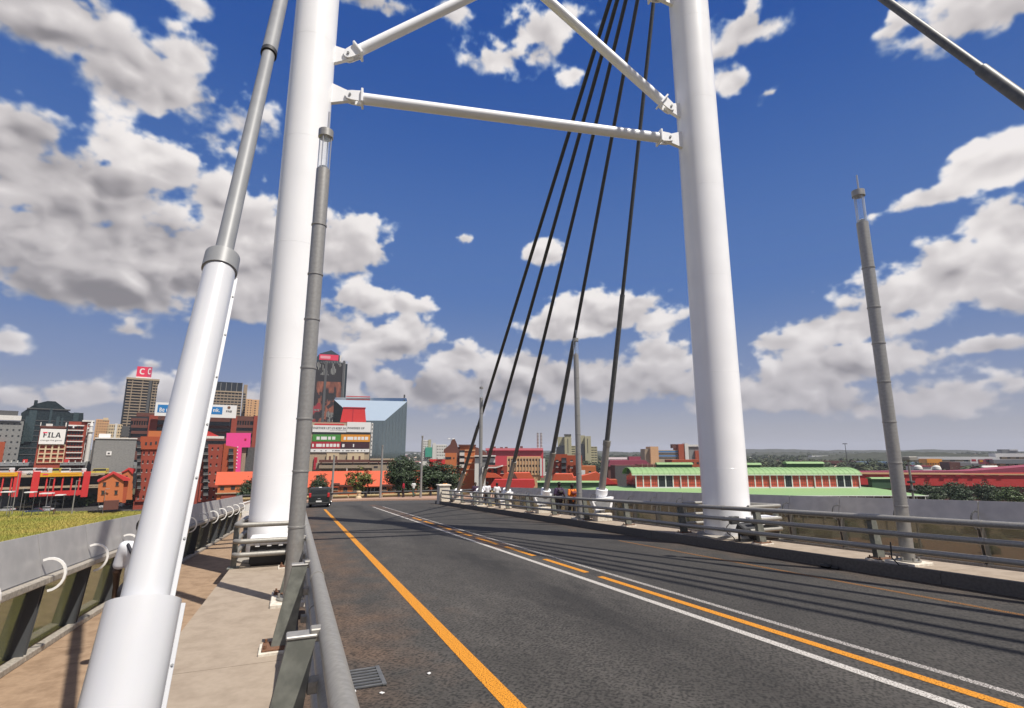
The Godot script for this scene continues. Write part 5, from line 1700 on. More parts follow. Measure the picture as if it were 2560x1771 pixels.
func market_hall():
	# green roofed market hall: clerestory with barrel vault over a wide low green roof
	var b := facade("market_hall", "market hall with light green roofs and a glazed barrel-vaulted clerestory", "market hall", 1868, 116, 24.3)
	var st: SurfaceTool
	var xf := Transform3D(Basis(Vector3(0, 0, 1), Vector3.UP, Vector3(-1, 0, 0)), Vector3.ZERO)
	var wl := fp(b, 1590, 1206).x
	var wr := fp(b, 2148, 1200).x
	var yt := fp(b, 1868, 1188).y
	var yb := fp(b, 1868, 1220).y
	var dep := 12.0
	# clerestory wall with red blinds behind white bars
	var red := mottled(lc(0.72, 0.13, 0.06), lc(0.5, 0.06, 0.04), 1.3, 0.5, 0.0, 91, 0.02)
	var n := 30
	var cw := (wr - wl) / n
	st = sb()
	for e in [[yt - 0.16, yt], [yb - 0.15, yb + 0.22]]:
		bx(st, Transform3D(), Vector3(wl, e[0], -0.2), Vector3(wr, e[1], 0.06))
	fin(st, "wall_rails", M.sign_white, b.o)
	st = sb()
	bx(st, Transform3D(), Vector3(-cw * 0.5 + 0.12, yb + 0.2, -0.12), Vector3(cw * 0.5 - 0.12, yt - 0.15, -0.08))
	var pane := st.commit()
	st = sb()
	for k in 3:
		var y := lerpf(yb + 0.2, yt - 0.15, (k + 1) / 4.0)
		bx(st, Transform3D(), Vector3(-cw * 0.5 + 0.12, y - 0.025, -0.08), Vector3(cw * 0.5 - 0.12, y + 0.025, -0.04))
	for k in 2:
		var x := lerpf(-cw * 0.5 + 0.12, cw * 0.5 - 0.12, (k + 1) / 3.0)
		bx(st, Transform3D(), Vector3(x - 0.025, yb + 0.2, -0.079), Vector3(x + 0.025, yt - 0.15, -0.05))
	var bars := st.commit()
	st = sb()
	bx(st, Transform3D(), Vector3(-0.15, yb + 0.22, -0.18), Vector3(0.15, yt - 0.16, 0.04))
	var mull := st.commit()
	for i in n:
		var x := wl + (i + 0.5) * cw
		var p := put("pane", pane, M.window if i in [3, 4, 11, 20, 27, 28] else red, b.o, at(Vector3(x, 0, 0)))
		put("glazing_bars", bars, M.window_pale, p)
		put("mullion", mull, M.sign_white, b.o, at(Vector3(x - cw * 0.5, 0, 0)))
	for i in 6:
		st = sb()
		var x := lerpf(wl, wr, i / 5.0)
		bx(st, Transform3D(), Vector3(x - 0.12, yb - 0.3, 0.02), Vector3(x + 0.12, yt, 0.28))
		tube(st, [Vector3(x, yt - 1.1, 0.2), Vector3(x, yt - 0.35, 0.3), Vector3(x, yt + 0.0, 0.4)], 0.07, 8)
		fin(st, "bracket_post", M.sign_white, b.o)
	# barrel vault with standing seams
	var prof := PackedVector2Array()
	var rise := fp(b, 1868, 1169, -dep * 0.5).y - yt
	for k in 13:
		var a := PI * k / 12.0
		prof.append(Vector2(-dep * 0.5 + cos(a) * (dep * 0.5 + 0.4), yt + 0.02 + sin(a) * rise))
	for k in range(12, -1, -1):
		var a := PI * k / 12.0
		prof.append(Vector2(-dep * 0.5 + cos(a) * (dep * 0.5 + 0.3), yt - 0.12 + sin(a) * (rise - 0.02)))
	st = sb()
	prism(st, xf, prof, -(wr + 0.8), -(wl - 1.2))
	var vault := fin(st, "vault_roof", M.roof_green, b.o)
	var rib := sb()
	var pts := []
	for k in 13:
		var a := PI * k / 12.0
		pts.append(Vector3(0, yt + 0.05 + sin(a) * rise, -dep * 0.5 + cos(a) * (dep * 0.5 + 0.4)))
	tube(rib, pts, 0.055, 5, false)
	var ribm := rib.commit()
	for i in 44:
		put("seam", ribm, M.roof_green, vault, at(Vector3(lerpf(wl - 1.0, wr + 0.6, i / 43.0), 0, 0)))
	st = sb()
	bx(st, Transform3D(), Vector3(wl - 1.2, yt - 0.1, 0.3), Vector3(wr + 0.8, yt + 0.06, 0.48))
	fin(st, "gutter", M.sign_white, b.o)
	# glazed arch at the left end
	st = sb()
	var arch := PackedVector2Array()
	for k in 13:
		var a := PI * k / 12.0
		arch.append(Vector2(-dep * 0.5 + cos(a) * dep * 0.5, yt - 0.05 + sin(a) * (rise - 0.15)))
	arch.append(Vector2(-dep, yb))
	arch.append(Vector2(0, yb))
	prism(st, xf, arch, -(wl + 0.1), -(wl - 0.02))
	var ag := fin(st, "arched_end_glass", M.glass_dark, b.o)
	for k in 7:
		var z := -dep * (k + 0.5) / 7.0
		st = sb()
		bx(st, Transform3D(), Vector3(wl - 0.08, yb, z - 0.06), Vector3(wl - 0.03, yt + (rise - 0.3) * sqrt(maxf(0.0, 1.0 - pow((z + dep * 0.5) / (dep * 0.5), 2))), z + 0.06))
		fin(st, "bar", M.grey_wall, ag)
	st = sb()
	bx(st, Transform3D(), Vector3(wl, yb - 2, -dep), Vector3(wr, yt, -0.25))
	fin(st, "core", M.brick_brown, b.o)
	# raised ridge vents
	for k in [[1640, 1730, 1158, 1166], [1862, 1900, 1159, 1167], [1962, 2056, 1156, 1164]]:
		var a := fp(b, k[0], k[3], -dep * 0.5)
		var c := fp(b, k[1], k[3], -dep * 0.5)
		var t := fp(b, k[0], k[2], -dep * 0.5)
		st = sb()
		bx(st, Transform3D(), Vector3(a.x + 0.2, yt + rise * 0.8, -dep * 0.5 - 0.9), Vector3(c.x - 0.2, t.y - 0.2, -dep * 0.5 + 0.9))
		var v := fin(st, "ridge_vent", M.green_dark, b.o)
		var vp := PackedVector2Array()
		for j in 9:
			var an := PI * j / 8.0
			vp.append(Vector2(-dep * 0.5 + cos(an) * 1.35, t.y - 0.45 + sin(an) * 0.6))
		st = sb()
		prism(st, xf, vp, -c.x, -a.x)
		fin(st, "vent_roof", M.roof_green, v)
	# wide lower roof: slopes from the clerestory foot down to the eave in front
	var L := fp(b, 1345, 1240, 11.0).x
	var R := fp(b, 2320, 1228, 11.0).x
	var ve := fp(b, 2000, 1240, 11.0).y
	st = sb()
	var n1 := Vector3(0, 1, 0.25).normalized()
	var tl := Vector3(wl - 12, yb - 0.05, -0.4)
	var tr := Vector3(wr + 4.5, yb - 0.05, -0.4)
	quad(st, Vector3(L, ve, 11), Vector3(R, ve, 11), tr, tl, Vector3(0, 11.4, yb - ve).normalized())
	quad(st, Vector3(R, ve, 11), Vector3(R, ve, -16), Vector3(tr.x, tr.y, -9), tr, Vector3(1, 1, 0).normalized())
	quad(st, Vector3(L, ve, -16), Vector3(L, ve, 11), tl, Vector3(tl.x, tl.y, -9), Vector3(-0.4, 1, 0).normalized())
	quad(st, tl, tr, Vector3(tr.x, tr.y, -9), Vector3(tl.x, tl.y, -9), Vector3.UP)
	quad(st, Vector3(R, ve, -16), Vector3(L, ve, -16), Vector3(tl.x, tl.y, -9), Vector3(tr.x, tr.y, -9), Vector3(0, 1, -0.3).normalized())
	fin(st, "lower_roof", M.roof_green, b.o)
	# second low ridge on the left and on the right
	for k in [[1342, 1510, 1203], [2178, 2262, 1194]]:
		var a := fp(b, k[0], k[2], -2.0)
		var c := fp(b, k[1], k[2], -2.0)
		st = sb()
		bx(st, Transform3D(), Vector3(a.x + 0.3, yb - 0.4, -4), Vector3(c.x - 0.3, a.y - 0.3, -2.3))
		var v := fin(st, "ridge_vent", M.green_dark, b.o)
		var vp := PackedVector2Array()
		for j in 9:
			var an := PI * j / 8.0
			vp.append(Vector2(-3.2 + cos(an) * 1.3, a.y - 0.45 + sin(an) * 0.45))
		st = sb()
		prism(st, xf, vp, -c.x, -a.x)
		fin(st, "vent_roof", M.roof_green, v)
	st = sb()
	bx(st, Transform3D(), Vector3(L, ve - 0.14, 10.9), Vector3(R, ve + 0.03, 11.1))
	fin(st, "eave_gutter", M.sign_white, b.o)
	for i in 46:
		st = sb()
		var x := lerpf(L + 0.3, R - 0.2, i / 45.0)
		bx(st, Transform3D(), Vector3(x - 0.09, -0.3, 10.0), Vector3(x + 0.09, ve - 0.12, 10.2))
		fin(st, "veranda_post", M.sign_white, b.o)
	st = sb()
	bx(st, Transform3D(), Vector3(L + 0.5, -0.3, -15), Vector3(R - 0.5, ve - 0.2, 8.5))
	fin(st, "hall_wall", M.brick_brown, b.o)
# ---------- ground, junction, hills ----------
func terrain():
	M.ground = mottled(lc(0.16, 0.14, 0.065), lc(0.10, 0.085, 0.05), 38.0, 0.95, 0.0, 100, 0.02, 0.25, 0.75, 1024)
	overlay(M.ground, noise_tex(0.05, [Color(0.5, 0.55, 0.45), Color(1, 0.98, 0.92)], [0.2, 0.7], 101, 512, 5), 7.0)
	M.grass_ground = mottled(lc(0.36, 0.34, 0.06), lc(0.25, 0.23, 0.05), 16.0, 0.95, 0.0, 102, 0.02, 0.2, 0.8, 512)
	M.soil = mottled(lc(0.30, 0.13, 0.055), lc(0.16, 0.10, 0.045), 9.0, 0.95, 0.0, 103, 0.02, 0.25, 0.75, 512)
	M.hill = mottled(lc(0.035, 0.042, 0.03), lc(0.075, 0.08, 0.06), 160.0, 0.95, 0.0, 104, 0.03, 0.2, 0.8, 512)
	M.paving = mottled(lc(0.42, 0.27, 0.19), lc(0.33, 0.20, 0.14), 2.0, 0.9, 0.0, 105, 0.03)
	var st := sb()
	quad(st, Vector3(-5000, GY, 3000), Vector3(5000, GY, 3000), Vector3(5000, GY, -6000), Vector3(-5000, GY, -6000), Vector3.UP)
	struct_of(fin(st, "ground", M.ground))
	# grassy field below the left parapet
	st = sb()
	var g := [on_ground(-200, 1291), on_ground(420, 1279), Vector3(-3, GY, -20), Vector3(-60, GY, -10)]
	quad(st, g[0] + Vector3(0, 0.02, 0), g[1] + Vector3(0, 0.02, 0), g[2] + Vector3(0, 0.02, 0), g[3] + Vector3(0, 0.02, 0), Vector3.UP)
	struct_of(fin(st, "grass_field", M.grass_ground))
	# street behind it
	st = sb()
	var s := [on_ground(-200, 1290), on_ground(430, 1277), on_ground(640, 1252), on_ground(-200, 1258)]
	for i in 4:
		s[i].y = GY + 0.03
	quad(st, s[0], s[1], s[2], s[3], Vector3.UP)
	struct_of(fin(st, "street", M.asphalt))
	# bare soil under the right side of the bridge
	st = sb()
	var e := [on_ground(1900, 1345), on_ground(2700, 1345), on_ground(2900, 1450), on_ground(2000, 1450)]
	for i in 4:
		e[i].y = GY + 0.02
	quad(st, e[0], e[1], e[2], e[3], Vector3.UP)
	struct_of(fin(st, "bare_ground", M.soil))
	# hills on the skyline
	for k in [[2600.0, 27.0, 3, 0.0012, -60.0, 95.0], [1500.0, 11.0, 8, 0.003, 20.0, 95.0], [900.0, 9.0, 5, 0.006, 50.0, 95.0]]:
		var nz := FastNoiseLite.new()
		nz.seed = k[2]
		nz.frequency = k[3]
		nz.fractal_octaves = 5
		st = sb()
		var prev := []
		for i in 221:
			var az := deg_to_rad(lerpf(k[4], k[5], i / 220.0))
			var dir := Vector3(sin(az), 0, -cos(az))
			var edge := minf(1.0, minf(i, 220 - i) / 25.0)
			var p: Vector3 = dir * k[0]
			var h: float = k[1] * (0.72 + 0.55 * nz.get_noise_2d(p.x, p.z) + 0.12 * nz.get_noise_2d(p.x * 14.0, p.z * 14.0)) * edge + 1.0
			var cur := [p * 0.86 + Vector3(0, GY - 0.5, 0), p * 0.94 + Vector3(0, GY + h * 0.55 + 3, 0), p + Vector3(0, GY + 10.0 + h, 0), p * 1.1 + Vector3(0, GY - 0.5, 0)]
			if i > 0:
				for q in 3:
					quad(st, prev[q], cur[q], cur[q + 1], prev[q + 1], ((-dir * 0.6 + Vector3.UP) if q < 2 else (dir + Vector3.UP)).normalized())
			prev = cur
		struct_of(fin(st, "hill", M.hill))
	# junction at the end of the bridge: sloping apron of asphalt, kerb, paving, low wall and guard rail
	st = sb()
	var n := Vector3(0, 1, -GR).normalized()
	quad(st, B(41.5, -5.5, -0.004), B(41.5, 26, -0.004), B(57, 26, -0.004), B(57, -5.5, -0.004), n)
	struct_of(fin(st, "junction_road", M.asphalt))
	st = sb()
	var y0 := GY - 0.5
	quad(st, B(41.4, -5.5, -0.03), B(41.4, 26, -0.03), B(70, 26, -0.03), B(70, -5.5, -0.03), n)
	for q in [[41.4, -5.5, 41.4, 26.0], [41.4, 26.0, 70.0, 26.0], [70.0, 26.0, 70.0, -5.5], [70.0, -5.5, 41.4, -5.5]]:
		var a := B(q[0], q[1], -0.03)
		var c := B(q[2], q[3], -0.03)
		quad(st, a, c, Vector3(c.x, y0, c.z), Vector3(a.x, y0, a.z))
	struct_of(fin(st, "embankment", M.stone))
	st = sb()
	for i in 15:
		var t0 := -5.5 + i * 2.0
		var bow := func(t): return 52.5 - 0.012 * (t - 6.0) * (t - 6.0) + (clampf((t - 6.0) / 6.0, 0.0, 1.0) * -3.5)
		var a0: float = bow.call(t0)
		var a1: float = bow.call(t0 + 2.0)
		quad(st, B(a0, t0, 0.13), B(a1, t0 + 2, 0.13), B(60, t0 + 2, 0.13), B(60, t0, 0.13), n)
		quad(st, B(a0, t0, 0.13), B(a1, t0 + 2, 0.13), B(a1, t0 + 2, -0.1), B(a0, t0, -0.1), Vector3.BACK)
	struct_of(fin(st, "junction_pavement", M.paving))
	var w := thing("roadside_wall", "low yellowish stone wall with a dark timber guard rail across the junction", "wall", B(57, 5, 0.13))
	var off := at(-w.position)
	st = sb()
	for i in 8:
		bevel(st, Transform3D(Basis(), B(57.2, -3.6 + i * 3.4, 0.1)), Vector3(-1.66, 0, -0.12), Vector3(1.66, 0.36, 0.12), 0.04)
	fin(st, "stone_wall", M.stone, w, off)
	for i in 8:
		st = sb()
		bx(st, Transform3D(Basis(), B(56.9, -3.6 + i * 3.4, 0.1)), Vector3(-0.09, 0, -0.09), Vector3(0.07, 0.6, 0.09))
		fin(st, "rail_post", M.ink, w, off)
	st = sb()
	tube(st, [B(56.8, -5.3, 0.66), B(56.8, 22, 0.66)], 0.09, 8)
	fin(st, "rail", M.dark_grey, w, off)
	var yp := thing("bollard", "stout yellow stone bollard beside the guard rail", "bollard", B(55.5, 5.75, 0.13))
	st = sb()
	lathe(st, Transform3D(), [Vector2(0.32, 0), Vector2(0.28, 0.16), Vector2(0.18, 0.22), Vector2(0.19, 0.55), Vector2(0.26, 0.6), Vector2(0.25, 0.7), Vector2(0.02, 0.75)], 14)
	fin(st, "shaft", M.cream, yp)
	# end pillar of the bridge
	var ep := thing("end_pillar", "square concrete end pillar where the right barrier starts", "pillar", B(41.0, 10.65, 0))
	st = sb()
	bevel(st, Transform3D(), Vector3(-0.42, -0.2, -0.42), Vector3(0.42, 1.35, 0.42), 0.03)
	fin(st, "shaft", M.plinth, ep)
	st = sb()
	bevel(st, Transform3D(), Vector3(-0.5, 1.35, -0.5), Vector3(0.5, 1.47, 0.5), 0.03)
	fin(st, "cap", M.plinth, ep)

# ---------- trees ----------
func leaf_mat(a: Color, b: Color, seed_: int) -> StandardMaterial3D:
	var m := mottled(a, b, 1.7, 0.6, 0.0, seed_, 0.03, 0.2, 0.8, 256)
	m.backlight_enabled = true
	m.backlight = Color(0.25, 0.3, 0.08)
	return m
func crown_mesh(seed_: int, clumps: int, leaves: int, size: float, gap: float) -> Mesh:
	# leaves in clumps spread through a unit ball; uneven outline, holes between clumps
	var r := RandomNumberGenerator.new()
	r.seed = seed_
	var st := sb()
	for c in clumps:
		var d := Vector3(r.randfn(), r.randfn() * 0.85 + 0.1, r.randfn()).normalized()
		var rad := pow(r.randf(), 0.4) * (0.78 + 0.3 * r.randf())
		var ctr := d * rad
		var cr := gap * (0.7 + 0.7 * r.randf())
		for l in leaves:
			var p := ctr + Vector3(r.randfn(), r.randfn() * 0.7, r.randfn()) * cr * 0.5
			var n := (p * 0.8 + Vector3(r.randfn(), r.randfn() + 0.7, r.randfn()) * 0.6).normalized()
			var u := n.cross(Vector3(r.randfn(), r.randfn(), r.randfn())).normalized() * size * (0.6 + 0.8 * r.randf())
			var w := n.cross(u).normalized() * u.length() * 0.55
			tri(st, p - u, p + w, p + u, n)
			tri(st, p - u, p + u, p - w, n)
	return st.commit()
var crowns := []
func tree(n: String, label: String, p: Vector3, height: float, cr: Vector3, trunk_h: float, mat: Material, which: int, group := "", seed_ := 1):
	var o := thing(n, label, "tree", p, group)
	var r := RandomNumberGenerator.new()
	r.seed = seed_
	var st := sb()
	var tr := height * 0.022 + 0.05
	var lean := Vector3(r.randf_range(-0.05, 0.05), 0, r.randf_range(-0.05, 0.05)) * height
	tube(st, [Vector3(0, -0.2, 0), Vector3(0, trunk_h * 0.5, 0) + lean * 0.3, Vector3(0, trunk_h, 0) + lean * 0.6], [tr, tr * 0.8, tr * 0.65], 10)
	for k in 6:
		var an := TAU * k / 6.0 + r.randf()
		var d := Vector3(cos(an) * cr.x, 0, sin(an) * cr.z) * 0.6
		var h0 := trunk_h * r.randf_range(0.75, 1.0)
		tube(st, [Vector3(0, h0, 0) + lean * 0.6, Vector3(0, h0 + cr.y * 0.3, 0) + d * 0.5, Vector3(0, h0 + cr.y * r.randf_range(0.5, 1.0), 0) + d], [tr * 0.45, tr * 0.3, tr * 0.1], 6)
	fin(st, "trunk", M.bark, o)
	var c := put("crown", crowns[which], mat, o, Transform3D(Basis.from_euler(Vector3(0, r.randf() * TAU, 0)).scaled_local(cr), Vector3(0, height - cr.y, 0) + lean * 0.6))
	return o
func trees():
	M.bark = mottled(lc(0.10, 0.07, 0.05), lc(0.06, 0.045, 0.035), 0.8, 0.95, 0.0, 110)
	M.leaf_dark = leaf_mat(lc(0.022, 0.042, 0.014), lc(0.045, 0.075, 0.022), 111)
	M.leaf_mid = leaf_mat(lc(0.05, 0.085, 0.02), lc(0.09, 0.13, 0.03), 112)
	M.leaf_yellow = leaf_mat(lc(0.16, 0.15, 0.02), lc(0.08, 0.10, 0.02), 113)
	crowns = [crown_mesh(1, 120, 34, 0.07, 0.24), crown_mesh(2, 90, 30, 0.075, 0.26), crown_mesh(3, 150, 34, 0.06, 0.2), crown_mesh(4, 70, 26, 0.085, 0.24), crown_mesh(5, 240, 40, 0.055, 0.2)]
	var spots := [
		["dense_tree", "big dark bushy tree behind the bridge's end pillar", 1094, 1154, 1275, 78, 66, "leaf_dark", 4],
		["dense_tree", "dark round tree on a slim trunk near the bridge's end", 1008, 1140, 1262, 74, 42, "leaf_dark", 4],
		["feathery_tree", "small yellow-green feathery tree in front of the orange roof", 900, 1170, 1262, 82, 38, "leaf_yellow", 3],
		["dense_tree", "small green tree just right of the lamp post and pylon", 800, 1185, 1260, 84, 24, "leaf_dark", 1],
		["dense_tree", "green tree half hidden by the white pylon leg", 622, 1196, 1262, 100, 28, "leaf_dark", 1],
		["street_tree", "round street tree behind the yellow car park cars", 82, 1232, 1277, 128, 30, "leaf_mid", 1],
		["street_tree", "dark street tree beside the tall grey pole", 168, 1248, 1280, 122, 24, "leaf_dark", 2],
		["street_tree", "bushy street tree left of the gabled house", 212, 1232, 1284, 124, 34, "leaf_mid", 0],
		["street_tree", "conifer-dark tree in front of the gabled house corner", 300, 1236, 1275, 120, 12, "leaf_dark", 2],
		["street_tree", "olive tree right of the gabled house", 338, 1234, 1276, 122, 24, "leaf_mid", 1],
		["street_tree", "low dark tree at the left edge of the car park", 8, 1252, 1288, 120, 22, "leaf_dark", 2],
		["dense_tree", "dark broad tree below the red shed roof, nearest the market hall", 2320, 1208, 1262, 128, 42, "leaf_dark", 0],
		["dense_tree", "tall dark tree in the clump under the red shed roof", 2385, 1200, 1262, 132, 44, "leaf_dark", 2],
		["dense_tree", "low dark shrub-like tree in front of the clump", 2405, 1226, 1264, 118, 38, "leaf_dark", 1],
		["dense_tree", "right-hand tree of the clump under the red shed roof", 2460, 1204, 1262, 134, 40, "leaf_dark", 0],
		["dense_tree", "green tree standing clear at the clump's right end", 2525, 1216, 1262, 126, 44, "leaf_mid", 1],
		["dense_tree", "tree at the picture's right edge beyond the parapet", 2600, 1212, 1262, 128, 44, "leaf_dark", 2]]
	var i := 0
	for t in spots:
		t[5] *= FAR
		if t[0] == "street_tree":
			var gp := on_ground(t[2], 1267)
			t[5] = Vector2(gp.x, gp.z).length()
		var top := at_dist(t[2], t[3], t[5])
		var base := Vector3(top.x, GY, top.z)
		if t[2] > 700 and t[2] < 1200:
			base.y = -6.5
		var h := top.y - base.y
		var rx: float = t[6] / 1300.0 * t[5] * pow(cos(atan((t[2] - 1280.0) / 1300.0)), 2.0)
		var low: float = at_dist(t[2], t[4], t[5]).y
		var ry := minf((top.y - maxf(low, base.y)) * 0.55, h * 0.48)
		tree(t[0], t[1], base, h, Vector3(rx, ry, rx * 0.9), maxf(h - ry * 1.7, 0.6), M[t[7]], t[8], "", 30 + i)
		i += 1
	# scrub under the right side of the bridge
	var sp := [[2000, 1332, 1.6], [2060, 1345, 1.3], [2120, 1328, 1.8], [2180, 1350, 1.2], [2330, 1338, 1.5], [2380, 1352, 1.4], [2440, 1335, 2.0], [2500, 1362, 1.3], [2545, 1345, 1.8], [1720, 1318, 1.7], [1600, 1306, 1.8], [1550, 1300, 1.6], [1960, 1350, 1.1], [2480, 1385, 1.0], [2290, 1372, 0.9]]
	for s in sp:
		var p := on_ground(s[0], s[1])
		var o := thing("shrub", "green shrub growing on the bare ground below the right parapet", "shrub", p, "shrubs below the right parapet")
		put("foliage", crowns[i % 4], M.leaf_mid if i % 3 else M.leaf_yellow, o, Transform3D(Basis().scaled(Vector3(s[2] * 1.4, s[2], s[2] * 1.4)), Vector3(0, s[2] * 0.6, 0)))
		i += 1
	# grass tufts on the field
	var st := sb()
	var r := RandomNumberGenerator.new()
	r.seed = 77
	for k in 26:
		var p := Vector3(r.randfn() * 0.35, 0, r.randfn() * 0.35)
		var tip := p + Vector3(r.randfn() * 0.2, 0.35 + r.randf() * 0.4, r.randfn() * 0.2)
		var sd := Vector3(r.randfn(), 0, r.randfn()).normalized() * 0.05
		tri(st, p - sd, p + sd, tip, Vector3(r.randfn() * 0.4, 1, r.randfn() * 0.4).normalized())
	var mm := MultiMesh.new()
	mm.transform_format = MultiMesh.TRANSFORM_3D
	mm.use_colors = true
	mm.mesh = st.commit()
	var gm := flat(Color.WHITE, 0.8)
	gm.vertex_color_use_as_albedo = true
	gm.backlight_enabled = true
	gm.backlight = Color(0.2, 0.2, 0.05)
	var spots2 := []
	for k in 15000:
		var p := on_ground(r.randf_range(-80, 400), 1283 + 130 * pow(r.randf(), 1.5))
		spots2.append(p)
	mm.instance_count = spots2.size()
	var gn := FastNoiseLite.new()
	gn.seed = 3
	gn.frequency = 0.05
	for k in spots2.size():
		var sc := r.randf_range(0.45, 1.1)
		mm.set_instance_transform(k, Transform3D(Basis(Vector3.UP, r.randf() * TAU).scaled(Vector3(sc, sc, sc)), spots2[k]))
		var v := gn.get_noise_2d(spots2[k].x, spots2[k].z) + r.randfn() * 0.2
		var c := Color(0.27, 0.28, 0.04).lerp(Color(0.44, 0.35, 0.08), clampf(v + 0.4, 0, 1))
		mm.set_instance_color(k, c)
	var mi := MultiMeshInstance3D.new()
	mi.name = "grass"
	mi.multimesh = mm
	mi.material_override = gm
	add_child(mi)
	tag(mi, "yellow-green rough grass covering the field below the left parapet", "grass")
	mi.set_meta("kind", "stuff")
	# far town: roofs and trees too small to tell apart
	for kind in 2:
		var m2 := MultiMesh.new()
		m2.transform_format = MultiMesh.TRANSFORM_3D
		m2.use_colors = true
		if kind == 0:
			var s2 := sb()
			bx(s2, Transform3D(), Vector3(-0.5, 0, -0.5), Vector3(0.5, 0.7, 0.5))
			prism(s2, Transform3D(), PackedVector2Array([Vector2(-0.56, 0.7), Vector2(0.56, 0.7), Vector2(0, 1.05)]), -0.55, 0.55)
			m2.mesh = s2.commit()
		else:
			m2.mesh = crown_mesh(9, 26, 12, 0.2, 0.45)
		var nn := 1500 if kind == 0 else 3200
		m2.instance_count = nn
		var cols := [Color(0.6, 0.58, 0.55), Color(0.4, 0.16, 0.1), Color(0.5, 0.4, 0.3), Color(0.3, 0.3, 0.31), Color(0.22, 0.1, 0.08), Color(0.7, 0.7, 0.7)]
		for k in nn:
			var az := deg_to_rad(r.randf_range(24.0, 76.0) if k % 5 else r.randf_range(-5.5, 30.0))
			var d := r.randf_range(420, 2300)
			var y := GY + clampf((d - 750.0) / 1500.0, 0, 1) * 15.0
			var p := Vector3(sin(az) * d, y, -cos(az) * d)
			if kind == 0:
				var s3 := r.randf_range(6, 16)
				m2.set_instance_transform(k, Transform3D(Basis(Vector3.UP, r.randf() * TAU).scaled(Vector3(s3 * r.randf_range(1, 2.4), r.randf_range(3.5, 6.5), s3)), p - Vector3(0, 1, 0)))
				m2.set_instance_color(k, cols[r.randi() % 6])
			else:
				var s3 := r.randf_range(2.5, 6.0)
				m2.set_instance_transform(k, Transform3D(Basis(Vector3.UP, r.randf() * TAU).scaled(Vector3(s3 * 1.3, s3, s3 * 1.3)), p + Vector3(0, s3 * 0.8, 0)))
				m2.set_instance_color(k, Color(0.03, 0.045, 0.02).lerp(Color(0.06, 0.075, 0.03), r.randf()))
		var mo := MultiMeshInstance3D.new()
		mo.name = "distant_houses" if kind == 0 else "distant_trees"
		mo.multimesh = m2
		var mm2 := flat(Color.WHITE, 0.85)
		mm2.vertex_color_use_as_albedo = true
		mo.material_override = mm2
		add_child(mo)
		tag(mo, "far-off roofs and sheds spread over the plain" if kind == 0 else "far-off trees spread between the distant roofs", "houses" if kind == 0 else "trees")
		mo.set_meta("kind", "stuff")
